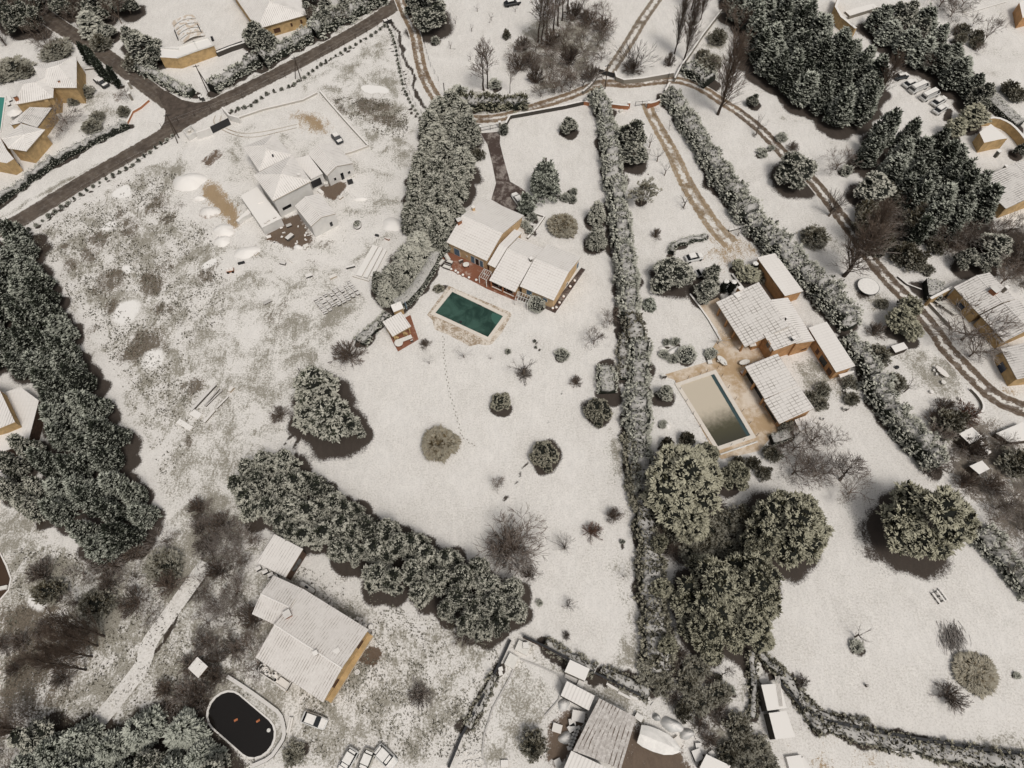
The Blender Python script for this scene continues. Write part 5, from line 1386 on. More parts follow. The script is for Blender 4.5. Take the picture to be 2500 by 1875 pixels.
mound(B00, 1880, 430, 90, 80, .9, 'brownish heap beside the muddy patch of the building site', 'junk_brown', name='earth_heap', cat='earth heap', seed=4)
mound(B00, 2010, 590, 100, 75, 1.0, 'white rubble heap left of the unfinished white house', name='rubble_heap', cat='rubble heap', seed=5)
mound(B00, 1995, 690, 80, 60, .8, 'white rubble heap directly below the other white rubble heap', name='rubble_heap', cat='rubble heap', seed=6)
mound(B05, 375, 790, 110, 75, .8, 'smooth snowy earth bank below the low annex of the unfinished house', name='earth_bank', cat='bank', rz=.3, seed=7)
mound(B05, 1395, 315, 60, 25, .5, 'white heap of tarpaulin on the snow right of the brown pit', name='tarp_heap', cat='tarp heap', seed=8)
mound(B05, 1690, 540, 95, 85, .8, 'snow mound with dark scraps against the conifer row', name='spoil_heap', cat='heap', seed=9)
mound(B05, 835, 745, 40, 25, .5, 'white bag heap at the lower edge of the brown building pit', 'tarp', name='bag_heap', cat='bag heap', seed=10)
w = B05.w(1377, 560); g_ = thing('planter_tub', 'oval dark tub of plants standing alone on the site snow', 'planter', (w[0], w[1], 0), 1.6)
m = MB(); m.lathe((0, 0, 0), [(.85, 0), (1.0, .55), (.92, .60), (.85, .45)], 18, sx=1.25, sy=.95); link('tub', pymesh('tub', m.V, m.F, ['stone_dark'], m.M), g_)
V_, T_ = sprigs(np.random.default_rng(3), np.random.default_rng(4).uniform(-.6, .6, (60, 3)) * [1, .8, .3] + [0, 0, .7], np.random.default_rng(5).normal(0, .5, (60, 3)) + [0, 0, .8], np.full(60, .5)); link('plants', trimesh('plants', V_, T_, ['hedge_leaf']), g_)
for k, (x, y, w, d, h, rz, mt, lb) in enumerate([(760, 650, 1.8, 1.0, .7, .9, 'stone_dark', 'box of mixed building debris in the middle of the brown pit'), (575, 655, 1.0, .8, .5, .4, 'junk_brown', 'brown crate at the left end of the brown pit'), (910, 735, 1.1, .9, .3, .5, 'wood_pale', 'pale pallet at the right end of the brown pit'), (755, 550, 1.2, .8, .4, .5, 'wood_dark', 'dark pallet at the top of the brown pit'),
  (1040, 245, 1.5, .8, .5, -.8, 'snow_cover', 'snow covered table board between the white wings'), (1305, 150, 1.2, .8, .8, .4, 'metal_dark', 'dark crate by the door of the right white wing'), (1090, 170, .9, .7, .8, .2, 'furniture_white', 'white drum beside the dark garage door'), (1225, 300, 1.1, .5, .3, .9, 'wood_pale', 'pale frame at the right side of the small brown pit'),
  (325, 885, 1.4, .35, .5, .3, 'metal_dark', 'dark trough below the smooth snowy earth bank'), (455, 800, 1.0, 1.0, .25, 1.0, 'wood_pale', 'slatted pallet on the bank below the annex'), (1310, 920, 1.9, .5, .5, .3, 'junk_dark', 'dark toppled cart left of the three long slabs'), (935, 1000, 1.4, .9, .4, .4, 'junk_dark', 'dark heap of scraps above the paving block rows'), (1150, 1010, 1.5, .8, .35, .5, 'wood_pale', 'stack of pale boards above the right paving block rows'),
  (700, 890, 1.3, .6, .4, -.3, 'stone_dark', 'dark rubble pile left of the curved snowy bank'), (765, 870, 1.5, .15, .15, -.8, 'wood_pale', 'pale board lying beside the dark rubble pile'), (1640, 670, 1.1, .35, .4, -.5, 'brick_red', 'reddish cart below the snow mound at the conifer row'), (1548, 638, .8, .4, .4, -.3, 'metal_dark', 'small dark barrow left of the reddish cart'), (560, 1240, 1.6, .8, .25, .6, 'wood_dark', 'small dark branch heap in the lower field')]):
 block_stack(B05, x, y, w, d, h, rz, lb, mt, name='debris_pile', cat='debris')
g_ = thing('mini_digger', 'small red brown machine with two white seats at the field edge', 'machine', (*B00.w(2070, 955, .5)[:2], 0), .2)
m = MB(); m.box((0, 0, .2), (1.5, .9, .5)); link('body', pymesh('body', m.V, m.F, ['brick_red'], m.M), g_)
for sx in (-.4, .3): m = MB(); m.box((sx, .1, .705), (.5, .5, .25)); link('seat', pymesh('seat', m.V, m.F, ['snow_pad'], m.M), g_)
for sx in (-.5, .5):
 for sy in (-.5, .5): m = MB(); m.tube((sx, sy - .1, .25), (sx, sy + .1, .25), .25, n=10); link('wheel', pymesh('wheel', m.V, m.F, ['rubber'], m.M), g_)
for k in range(40):
 x, y = rr.uniform(620, 960), rr.uniform(560, 760)
 if k < 16: block_stack(B05, x, y, rr.uniform(.3, .7), rr.uniform(.2, .5), rr.uniform(.1, .35), rr.uniform(0, 3), 'small building scrap lying in the brown pit of the site', rr.choice(['concrete', 'junk_dark', 'junk_brown']), name='building_scrap', cat='scrap', group='scraps in the brown building pit')
car(A05, 1160, 1205, 1225, 1285, 'dark grey estate car parked in the white courtyard', 'paint_dark')
# ------------------------------------------------------------------ ORANGE HOUSE ON THE RIGHT
hC = building('country_house', 'orange walled country house with many grid patterned snowy roofs beside the half frozen pool', 'house', B15, 1300, 1400)
Block(hC, B15, (1285, 842), (1535, 1190), 3.6, (1715, 1165), 3.0, wall='wall_orange', roof='roof_plain', oh=.2, ohs=.2)
bC = Block(hC, B15, (915, 1245), (1175, 1650), 3.0, (1545, 1420), 5.4, wall='wall_orange', roof='roof_grid', ohf=2.4, oh=.1, cap=False)
bD = Block(hC, B15, (1562, 1203), (1802, 1592), 3.7, (1640, 1625), 4.7, wall='wall_orange', roof='roof_white', oh=.2, ohs=.1)
bF = Block(hC, B15, (1340, 1530), (1435, 1682), 4.3, (1690, 1562), 5.0, wall='wall_orange', roof='roof_grid', oh=.15, ohs=.25)
bH = Block(hC, C15, (1745, 0), (1997, 402), 3.3, (2180, 362), 3.7, wall='wall_orange', roof='roof_plain', oh=.3, ohs=.3)
for s_ in (.12, .38, .64, .92):
 q = bC.W(bC.L * s_, .4, 0); m = MB(); m.box((q[0], q[1], 0), (.35, .35, 2.75), .5); m.build('pillar', 'wall_orange', hC)
chimney(hC, B15(1128, 1135), 4.0, .8, .6, 'wall_orange'); chimney(hC, B15(1103, 1190), 3.9, 1.0, .3, 'snow_cover'); chimney(hC, B15(1605, 1578), 5.1, .5, .5, 'metal_dark'); chimney(hC, B15(1543, 1392), 5.3, .3, .4, 'wood_dark')
for px, w, h, pn in [((1385, 150), 1.0, 1.6, 'glass'), ((1410, 190), .9, 1.3, 'frame_white')]: bF.opening('front', C15(*px), w, h, 'window', pn, 'wall_orange')
for px, w, h, kd, pn in [((1580, 232), 1.0, .8, 'shutter', 'shutter_brown'), ((1625, 222), .7, .8, 'window', 'glass')]: bF.opening('B', C15(*px), w, h, kd, pn, 'wall_orange')
for px, w, h, kd, pn in [((1705, 190), 1.2, .8, 'shutter', 'shutter_brown')]: bD.opening('B', C15(*px), w, h, kd, pn, 'wall_orange')
for px, w, h, pn in [((1880, 300), 2.2, 1.9, 'glass'), ((1935, 395), 1.4, 1.7, 'shutter_brown'), ((1830, 215), 1.0, 1.5, 'shutter_brown')]: bH.opening('front', C15(*px), w, h, 'window', pn, 'wall_orange')
flat(hC, C15, [(2020, 420), (2155, 385), (2160, 400), (2035, 450)], 1.6, ('snow_cover', 'wall_white'), name='awning', wall=False)
flat(hC, C15, [(1215, 140), (1270, 130), (1280, 160), (1225, 170)], 2.6, ('roof_sheet', 'wood_pale'), name='porch_roof', wall=False)
hD = building('pool_pavilion', 'long pavilion with two grid patterned roofs directly right of the half frozen pool', 'pavilion', C15, 1480, 560)
b1 = Block(hD, C15, (1175, 352), (1350, 640), 2.8, (1645, 505), 4.0, wall='wall_orange', roof='roof_grid', oh=.2, ohs=.1, ohf=.9)
b2 = Block(hD, C15, (1345, 650), (1485, 865), 2.7, (1795, 720), 3.9, wall='wall_orange', roof='roof_grid', oh=.2, ohs=.25, ohf=.7)
for s_ in (.06, .5, .97):
 q = b1.W(b1.L * s_, .25, 0); m = MB(); m.box((q[0], q[1], 0), (.4, .4, 2.5), .5); m.build('pillar', 'wall_orange', hD)
for px, w in [((1215, 460), 2.4), ((1260, 540), 2.4), ((1310, 610), 1.8)]: b1.opening('front', C15(*px), w, 1.6, 'window', 'glass', 'wood_pale')
for px, w in [((1400, 740), 2.6), ((1445, 815), 1.6)]: b2.opening('front', C15(*px), w, 1.6, 'window', 'glass', 'wood_pale')
flat(hD, C15, [(1622, 828), (1762, 778), (1812, 882), (1670, 930)], 2.2, ('roof_sheet', 'wood_pale'), name='lean_to_roof', wall=False)
for x, y in ((1640, 850), (1800, 890), (1680, 925)):
 q = C15.w(x, y, 2.0); m = MB(); m.tube((q[0], q[1], 0), (q[0], q[1], 1.95), .07); m.build('post', 'wood_dark', hD)
table(C15, 970, 295, 1.25, .6, -1.0, .75, 'long oval white table on the tan patio above the pool'); chair(C15, 938, 300, 1.2, 'white chair left of the long oval patio table'); chair(C15, 1000, 330, -1.2, 'white chair at the lower end of the oval patio table')
table(C15, 1172, 310, 1.1, .55, .25, .75, 'white table on the patio at the pavilion corner'); table(C15, 860, 308, .42, .42, 0, .5, 'small square white table on the patio left of the oval table', square=True)
table(C15, 2128, 570, .95, .95, 0, .8, 'round white table in the garden right of the courtyard'); chair(C15, 2070, 570, .4, 'white garden bench left of the round garden table'); chair(C15, 2110, 645, .4, 'dark chair below the round garden table', mat='junk_dark'); chair(C15, 2075, 735, .3, 'white garden chair on the snow below the round garden table', s=1.4)
chair(C15, 440, 445, .2, 'white slatted chair at the left end of the pool patio', s=1.6); chair(C15, 1870, 820, .8, 'small white chair below the courtyard shrubs')
block_stack(C15, 1155, 400, .7, .7, .5, .4, 'reddish pot group at the pavilion corner', 'brick_red', name='pot_group', cat='pots')
wallrun('low_wall', B15, [(680, 1170), (770, 1285), (850, 1400), (960, 1590)], .25, .3, 'thin dark kerb wall along the snowy lawn left of the orange house', 'stone_dark')
wallrun('low_wall', B15, [(1060, 990), (1160, 1120)], .3, .6, 'short low wall beside the palm like shrub in front of the orange house', 'stone_dark')
for x, y, lb in [(1250, 915, 'dark topiary column with a snow cap by the palm like shrub'), (990, 1075, 'left one of the two dark topiary columns above the large grid roof'), (1058, 1080, 'right one of the two dark topiary columns above the large grid roof')]:
 r_ = crown_plant('column_shrub', B15, x, y + 25, 26, 3.2, lb, 'dark topiary columns', zf=.5)
 m = MB(); m.lathe((0, 0, 3.42), [(.62, 0), (.5, .12), (.1, .16)], 12); link('snow_cap', pymesh('snow_cap', m.V, m.F, ['snow_pad'], m.M), r_)
car(B15, 640, 860, 795, 825, 'white estate car parked on the tan court above the round evergreen', 'paint_white')
car(B15, 735, 995, 880, 955, 'white car half hidden behind the evergreens on the tan court', 'paint_white')
g_ = building('garden_well', 'little stone well under a white pitched roof beside the long hedge', 'well', B15, 1095, 490)
wq = B15.w(1095, 490); m = MB(); m.lathe((wq[0], wq[1], 0), [(1.0, 0), (1.0, .25), (.72, .26), (.72, .9), (.6, .9)], 16); m.build('basin', 'stone', g_)
for s_ in (-.6, .6): m = MB(); m.box((wq[0] + s_, wq[1], .85), (.14, .14, 1.4)); m.build('post', 'wood_dark', g_)
Block(g_, B15, (1098, 452), (1168, 438), 2.2, (1072, 400), 2.2, (1155, 415), 2.6, walls=False, roof='roof_white')
wallrun('stone_trough', B15, [(1030, 597), (1205, 550)], .35, .4, 'narrow snowy stone trough below the little well', 'stone_dark', 'trough')
# ------------------------------------------------------------------ GREY ROOFED HOUSE AT THE RIGHT EDGE
hE = building('grey_roof_house', 'grey grid roofed house with dark panels on its ochre wall at the right edge', 'house', B19, 1850, 1250)
b3 = Block(hE, B19, (1578, 1108), (1808, 1355), 3.5, (2155, 1237), 3.5, (2030, 1258), 4.7, wall='wall_ochre', roof='roof_grey')
b4 = Block(hE, B19, (1815, 1362), (2035, 1600), 3.3, (2400, 1470), 3.3, (2268, 1495), 4.5, wall='wall_ochre', roof='roof_grey')
b5 = Block(hE, C19, (2000, 185), (2150, 465), 3.3, (2500, 250), 3.3, (2330, 290), 4.5, wall='wall_ochre', roof='roof_grey')
b3.opening('front', B19(1637, 1283), 1.8, 1.9, 'window', 'glass_blue', 'wall_ochre'); b5.opening('front', C19(1993, 378), 1.9, 1.9, 'window', 'glass_blue', 'wall_ochre')
chimney(hE, B19(1940, 1150), 4.9, 1.3, .7, 'brick_red'); chimney(hE, B19(2035, 1135), 4.6, .6, .9, 'stone')
wallrun('beam_wall', B19, [(1372, 1212), (1568, 1110)], .45, 2.4, 'pale beam topped wall at the upper left corner of the grey roofed house', 'wall_ochre')
wallrun('garden_wall', B19, [(1368, 1252), (1470, 1360), (1580, 1480)], .3, .8, 'long low snowy wall between the track and the grey roofed house', 'stone')
table(B19, 1515, 1292, 2.4, .42, -.88, .7, 'long white bench table beside the ochre wall of the grey roofed house', square=True)
chair(B19, 1440, 1275, 0, 'left small white stool near the long bench table', 'small white stools at the bench table'); chair(B19, 1475, 1290, 0, 'right small white stool near the long bench table', 'small white stools at the bench table')
w = B19.w(812, 1100, .9); g_ = thing('trampoline', 'round snow covered trampoline between the track and the right hedge', 'trampoline', (w[0], w[1], 0))
rT = B19.m(812, 1100, 95)
m = MB(); m.lathe((0, 0, .86), [(rT * .97, 0), (rT * .97, .05), (rT * .90, .07)], 32); link('mat', pymesh('mat', m.V, m.F, ['snow_pad'], m.M), g_)
m = MB(); m.lathe((0, 0, .74), [(rT, 0), (rT * 1.02, .06), (rT * 1.02, .11)], 32); link('frame', pymesh('frame', m.V, m.F, ['metal_dark'], m.M), g_)
m = MB(); m.tube((0, 0, 0), (0, 0, .75), .05); lm = pymesh('leg', m.V, m.F, ['metal_dark'], m.M)
for k in range(6): o = link('leg', lm, g_); o.location = (rT * .95 * math.cos(k * 1.047), rT * .95 * math.sin(k * 1.047), 0)
BARE.append((w[0] - .3, w[1] - .8, rT * .85, .8))
hS = building('garden_shed', 'small flat shed with a white split roof below the trampoline garden', 'shed', C19, 1090, 190)
flat(hS, C19, [(1015, 165), (1130, 130), (1170, 185), (1055, 225)], 1.5, ('snow_cover', 'wood_dark'))
table(C19, 1475, 395, 1.5, .62, -1.0, .75, 'oval pale table on the snowy lawn left of the leaning bare tree', top='wood_pale'); chair(C19, 1405, 385, 1.2, 'upper stool left of the oval pale table'); chair(C19, 1430, 420, 1.2, 'lower stool left of the oval pale table'); table(C19, 1488, 490, .45, .45, 0, .5, 'small round snowy table below the oval pale table')
for x, y, lb in [(1378, 580, 'small white pot alone on the lawn above the reddish shrubs'), (1637, 645, 'white pot near the reddish shrubs by the curved wall'), (1815, 635, 'white lamp post head at the curved wall end'), (1068, 358, 'dark pot on the snow below the split roof shed')]:
 w = C19.w(x, y, .3); m = MB(); m.lathe((0, 0, 0), [(.28, 0), (.38, .5), (.3, .55)], 10); o = link('garden_pot', pymesh('garden_pot', m.V, m.F, ['snow_cover' if 'dark' not in lb else 'metal_dark'], m.M)); o.location = (w[0], w[1], 0); prop(o, lb, 'pot')
wallrun('curved_wall', C19, [(1740, 545), (1800, 605), (1850, 680), (1850, 740), (1790, 800)], .3, .7, 'curved low stone wall beside the brown track bend', 'stone', smooth=1)
hU = building('wooden_cabin', 'dark cabin with a flat white roof among brown shrubs near the right edge', 'cabin', C19, 1740, 980)
flat(hU, C19, [(1625, 955), (1745, 895), (1845, 985), (1725, 1045)], 2.6, ('snow_cover', 'wood_dark'))
flat(hU, C19, [(1800, 1030), (1830, 1010), (1920, 1120), (1890, 1145)], 1.2, ('snow_cover', 'wood_dark'), name='lean_to_roof')
hU = building('low_shed', 'low white topped shed below the dark cabin near the right edge', 'shed', C19, 1810, 1255)
flat(hU, C19, [(1720, 1245), (1835, 1195), (1905, 1270), (1810, 1320)], 1.6, ('snow_cover', 'wood_dark'))
hU = building('greenhouse_shed', 'snow roofed shed cut by the right edge below the track bend', 'shed', C19, 2150, 950)
flat(hU, C19, [(1960, 950), (2200, 850), (2400, 1000), (2080, 1030)], 1.4, ('snow_cover', 'wood_dark'))
hN = building('farm_building', 'large pale grey grid roofed building behind the dark evergreens at the right edge', 'building', A19, 2100, 1450)
bN_ = Block(hN, B19, (1790, 150), (2050, 405), 3.4, (2560, 20), 3.4, (2330, 180), 5.2, wall='wall_ochre', roof='roof_grey')
chimney(hN, B19(2028, 45), 4.2, .5, .9, 'stone'); chimney(hN, A19(1975, 1380), 5.3, .7, .6, 'stone')
flat(hN, A19, [(1855, 1285), (1810, 1190), (1915, 1115), (2065, 1245), (1990, 1255)], 3.0, ('snow_cover', 'wall_ochre'))
wallrun('curved_wall', A19, [(1865, 1065), (1970, 1055), (2080, 1100), (2160, 1170), (2230, 1260), (2330, 1400)], .5, 2.2, 'curving ochre garden wall above the farm building', 'wall_ochre', smooth=1)
wallrun('ochre_wall', A19, [(560, -60), (520, 60), (570, 150), (700, 255)], .6, 3.0, 'ochre wall fragment behind the dense evergreens at the top right', 'wall_ochre')
wallrun('farm_wall', A19, [(640, 140), (870, 70)], .3, 1.0, 'thin low wall joining the ochre wall at the top right', 'stone')
hM = building('snowy_outbuilding', 'flat snowy outbuilding behind the ochre wall at the top right', 'outbuilding', A19, 750, 90)
flat(hM, A19, [(600, 100), (850, 30), (900, 60), (650, 145)], .6, ('snow_cover', 'stone'))
car(A19, 1135, 775, 1245, 725, 'white car at the upper end of the row under the evergreens', 'paint_white', group='vehicles parked in a row')
car(A19, 1180, 830, 1350, 755, 'white box van with a ladder rack second in the parked row', 'paint_white', 'van', group='vehicles parked in a row')
car(A19, 1280, 900, 1450, 820, 'white box van in the middle of the parked row', 'paint_white', 'van', group='vehicles parked in a row')
car(A19, 1365, 960, 1530, 860, 'white estate car below the two vans in the row', 'paint_white', group='vehicles parked in a row')
car(A19, 1395, 1025, 1535, 935, 'white car at the lower end of the parked row', 'paint_white', group='vehicles parked in a row')
car(A19, 1050, 700, 1165, 670, 'dark car in the shadow of the bare trees near the van row', 'paint_dark')
car(A10, 850, 40, 1000, 10, 'black car at the top edge of the photo above the bare poplars', 'metal_dark')
g_ = block_stack(A19, 1680, 95, .8, .8, .7, 0, 'small round white box beside the far right hedge', 'furniture_white', name='stone_block', cat='block')
wallrun('pool_cover_edge', A19, [(1660, 130), (2050, 15)], .2, .12, 'thin dark edging line on the snowy lawn at the top right', 'stone_dark', 'edging')
g_ = thing('brick_tower', 'corner of a brick building at the top right edge of the photo', 'building', (*A19.w(2180, 110)[:2], 0))
flat(g_, A19, [(2170, 20), (2300, -30), (2350, 120), (2200, 160)], 3.0, ('snow_cover', 'wall_orange'))
# ------------------------------------------------------------------ RIBBED FARMHOUSE IN THE SOUTH
hF = building('farmhouse', 'long farmhouse with a ribbed snowy roof and ochre balcony wall beside the black oval pool', 'house', D05, 900, 1200)
bR = Block(hF, D05, (1475, 1242), (880, 872), 5.4, (500, 1522), 5.2, (640, 1205), 6.5, wall='wall_ochre', roof='roof_south', ohs=.35, oh=.3)
bL = Block(hF, D05, (878, 872), (622, 756), 5.3, (390, 1087), 5.2, (480, 910), 6.2, wall='wall_ochre', roof='roof_south', ohs=.1, oh=.3)
for px, w, h, pn in [((1415, 560), 1.5, 1.7, 'shutter_brown'), ((1215, 912), 1.5, 1.7, 'shutter_brown')]: bR.opening('A', F05(*px), w, h, 'window', pn, 'wall_ochre', z=3.9)
for px, w, h, pn in [((1440, 640), 2.2, 2.0, 'shutter_brown'), ((1272, 915), 1.5, 1.9, 'shutter_brown')]: bR.opening('A', F05(*px), w, h, 'door', pn, 'wall_ochre', z=1.1)
p0_, al_, n_ = bR.side('A'); m = MB(); c_ = p0_ + al_ * (bR.d2 * .5) + n_ * .45
m.box((c_[0], c_[1], 2.55), (bR.d2 - .7, .9, .18), math.atan2(al_[1], al_[0])); m.build('balcony', 'wall_ochre', hF)
c_ = p0_ + al_ * (bR.d2 * .5) + n_ * .87; m = MB(); m.box((c_[0], c_[1], 2.731), (bR.d2 - .7, .06, .06), math.atan2(al_[1], al_[0])); m.build('balcony_edge', 'wood_dark', hF)
chimney(hF, F05(750, 280), 6.2, 1.0, .6, 'brick_red', .55); chimney(hF, F05(1005, 630), 6.3, .55, .7, 'stone', .55)
q = F05.w(1190, 610, 5.9); m = MB(); m.box((q[0], q[1], 5.55), (1.0, .8, .75), .55); m.build('skylight', 'stone', hF)
hG = building('outhouse', 'square outhouse with a ribbed snowy roof and dark brown wall above the farmhouse', 'outhouse', D05, 680, 600)
bG = Block(hG, D05, (727, 776), (466, 637), 3.0, (612, 375), 3.3, wall='wall_brown', roof='roof_white', oh=.2, ohs=.2)
bG.opening('A', D05(825, 660), 2.4, 1.7, 'window', 'glass', 'wall_brown')
for k, (x, y) in enumerate([(480, 690), (540, 720), (590, 745), (630, 765)]):
 block_stack(D05, x, y, .9, .6, .7, .5, ['leftmost', 'second', 'third', 'rightmost'][k] + ' small dark crate under the front eave of the square outhouse', 'junk_dark', name='crate', cat='crate')
w = D05.w(925, 868, .7); g_ = thing('gas_tank', 'rounded grey gas tank lying along the upper eave of the farmhouse', 'tank', (w[0], w[1], 0), -.55)
m = MB()
for a, b, r0, r1 in ((-1.5, -1.2, .35, .55), (-1.2, 1.2, .55, .55), (1.2, 1.5, .55, .35)): m.tube((a, 0, .75), (b, 0, .75), r0, r1, n=14, cap=True)
link('tank', pymesh('tank', m.V, m.F, ['stone'], m.M), g_)
m = MB(); m.box((0, 0, 1.28), (.6, .35, .12)); link('lid', pymesh('lid', m.V, m.F, ['metal_dark'], m.M), g_)
for sx in (-.9, .9): m = MB(); m.box((sx, 0, 0), (.2, .8, .35)); link('foot', pymesh('foot', m.V, m.F, ['concrete'], m.M), g_)
block_stack(D05, 970, 850, .6, .6, .7, .3, 'small white box beside the grey gas tank', 'furniture_white', name='meter_box', cat='box')
w = F05.w(610, 820, .4); g_ = thing('stone_bin', 'open walled bin of snowy rocks along the lower eave of the farmhouse', 'bin', (w[0], w[1], 0))
P_ = [v2(F05.w(x, y, .7)) for x, y in [(500, 690), (785, 870), (730, 960), (450, 772)]]; m = MB()
for i_ in range(4):
 a_, b_ = P_[i_], P_[(i_ + 1) % 4]; d_ = b_ - a_; m.box((*((a_ + b_) / 2), 0), (np.linalg.norm(d_), .16, .7), math.atan2(d_[1], d_[0]))
m.build('frame', 'stone_dark', g_)
rr = random.Random(11)
for k in range(26):
 s_, t_ = rr.uniform(.05, .62), rr.uniform(.15, .85); q = P_[0] + (P_[1] - P_[0]) * s_ + (P_[3] - P_[0]) * t_; m = MB()
 r0 = rr.uniform(.25, .42); m.lathe((q[0], q[1], .25), [(r0 * .8, 0), (r0, .2), (r0 * .6, .42)], 6, rz=rr.uniform(0, 3)); o = m.build('rock', 'snow_cover'); prop(o, 'snowy rock in the walled bin along the farmhouse eave', 'rock', 'rocks in the walled bin')
block_stack(F05, 705, 905, 2.0, 1.3, .5, -.55, 'bare tan slab at the right end of the rock bin', 'wood_pale', name='slab', cat='slab')
for k in range(22):
 x = rr.uniform(1080, 1520); y = 200 + (x - 1080) * .62 + rr.uniform(-60, 45) - 30
 block_stack(F05, x, y, rr.uniform(.25, .8), rr.uniform(.25, .6), rr.uniform(.2, .6), rr.uniform(0, 3), 'small garden clutter strewn along the upper eave of the farmhouse', rr.choice(['junk_dark', 'stone', 'snow_cover', 'junk_brown']), name='garden_clutter', cat='clutter', group='clutter along the farmhouse eave')
w = F05.w(1372, 795, .2); m = MB(); m.lathe((0, 0, 0), [(.42, 0), (.42, .25), (.25, .26), (.25, .1)], 14); o = link('tyre', pymesh('tyre', m.V, m.F, ['stone'], m.M)); o.location = (w[0], w[1], 0); prop(o, 'pale tyre standing by the dark stone patch of the farmhouse', 'tyre')
w = F05.w(1495, 390, .3); m = MB(); m.lathe((0, 0, 0), [(.4, 0), (.42, .6), (.3, .66)], 12); o = link('water_butt', pymesh('water_butt', m.V, m.F, ['snow_cover'], m.M)); o.location = (w[0], w[1], 0); prop(o, 'white topped water butt at the right corner of the farmhouse roof', 'barrel')
g_ = thing('bench', 'pale wooden bench between the black oval pool and the white car', 'bench', (*F05.w(762, 1272, .4)[:2], 0), 1.45)
m = MB(); m.box((0, .12, .38), (2.1, .3, .08)); m.box((0, -.22, .38), (2.1, .3, .08)); link('seat', pymesh('seat', m.V, m.F, ['wood_pale'], m.M), g_)
for sx in (-.8, .8): m = MB(); m.box((sx, 0, 0), (.1, .6, .38)); link('leg', pymesh('leg', m.V, m.F, ['wood_dark'], m.M), g_)
car(F05, 880, 1190, 1095, 1270, 'white estate car parked below the farmhouse gable', 'paint_white')
car(F05, 1545, 1480, 1710, 1640, 'white pickup van at the bottom edge right of two snowed in cars', 'paint_white', snowbody=True, w=1.95)
car(F05, 1330, 1520, 1240, 1680, 'snowed in car leftmost of the three at the bottom edge', 'paint_white', snowbody=True)
car(F05, 1475, 1545, 1420, 1680, 'small snowy car between the snowed in car and the pickup van', 'paint_beige', snowbody=True)
# ------------------------------------------------------------------ COMPOUND OF SHEDS IN THE SOUTH
hH = building('container', 'large white flat topped container in the corner of the southern yard', 'container', F10, 865, 450)
flat(hH, F10, [(828, 392), (930, 440), (905, 502), (800, 455)], 2.4, ('snow_cover', 'stone'))
hH = building('lean_to', 'low corrugated white roof joining the rusty roof in the southern yard', 'shed', F10, 870, 580)
Block(hH, F10, (780, 577), (925, 655), 2.8, (805, 498), 3.0, wall='stone_dark', roof='roof_sheet', oh=.1, ohs=.1)
hH = building('barn', 'barn with a rusty corrugated roof thinly covered in snow', 'barn', F10, 1000, 770)
Block(hH, F10, (925, 655), (842, 862), 3.2, (1168, 690), 3.6, wall='stone_dark', roof='roof_rust', oh=.1, ohs=.1) if False else None
def quadroof(root, tile, P, z, roof, wall):
 Q = [E(tile(*p), z) for p in P]; L1, L2 = np.linalg.norm(Q[1] - Q[0]), np.linalg.norm(Q[3] - Q[0]); m = MB()
 ar = np.cross(v2(Q[1] - Q[0]), v2(Q[2] - Q[1])); uv = [(0, 0), (L1, 0), (L1, L2), (0, L2)]
 if ar < 0: Q = Q[::-1]; uv = uv[::-1]
 m.face(Q, 0, uv); lo = [q - np.array([0, 0, .15]) for q in Q]; m.face(lo[::-1], 1)
 for i in range(4): m.face([lo[i], lo[(i + 1) % 4], Q[(i + 1) % 4], Q[i]], 1)
 m.build('roof', [roof, 'stone_dark'], root); c = sum(Q) / 4; m = MB(); m.prism([v2(q + (c - q) * .04) for q in Q], 0, z - .17); m.build('wall', wall, root)
quadroof(hH, F10, [(978, 590), (1170, 690), (1092, 955), (842, 862)], 3.4, 'roof_rust', 'stone_dark')
hH = building('lower_shed', 'white corrugated roof cut by the bottom edge below the rusty barn', 'shed', F10, 900, 930)
quadroof(hH, F10, [(835, 862), (1010, 945), (980, 1080), (780, 990)], 2.9, 'roof_sheet', 'stone_dark')
hH = building('right_shed', 'white flat roof at the bottom edge right of the covered boat', 'shed', F15, 500, 930)
flat(hH, F15, [(475, 880), (600, 940), (570, 1010), (440, 950)], 2.2, ('snow_cover', 'stone_dark'))
hH = building('long_shed', 'upper half of the long white two part shed roof beside the brown yard', 'shed', F15, 825, 590)
flat(hH, F15, [(758, 522), (856, 515), (890, 643), (790, 656)], 2.8, ('snow_cover', 'stone_dark'))
hH = building('long_shed', 'lower half of the long white two part shed roof beside the brown yard', 'shed', F15, 865, 730)
flat(hH, F15, [(797, 668), (888, 656), (935, 792), (832, 804)], 2.6, ('snow_cover', 'stone_dark'))
for k in range(4): plank(F15, (800 + k * 7, 488), (822 + k * 5, 640), .09, .08, 'thin pale batten lying on the upper half of the long shed roof', 'wood_pale', z=2.805, group='battens on the long shed roof', name='batten', cat='batten')
for x, y, r_, lb in [(745, 418, .35, 'topmost small white drum above the long shed'), (745, 445, .6, 'largest white drum above the long shed'), (745, 470, .3, 'smallest white drum just below the largest drum'), (768, 498, .65, 'coil of hose at the top corner of the long shed')]:
 w = F15.w(x, y, .3); m = MB(); m.lathe((0, 0, 0), [(r_, 0), (r_ * 1.02, .5), (r_ * .8, .56), (r_ * .3, .5)], 14); o = link('drum', pymesh('drum', m.V, m.F, ['furniture_white' if 'coil' not in lb else 'stone'], m.M)); o.location = (w[0], w[1], 0); prop(o, lb, 'drum')
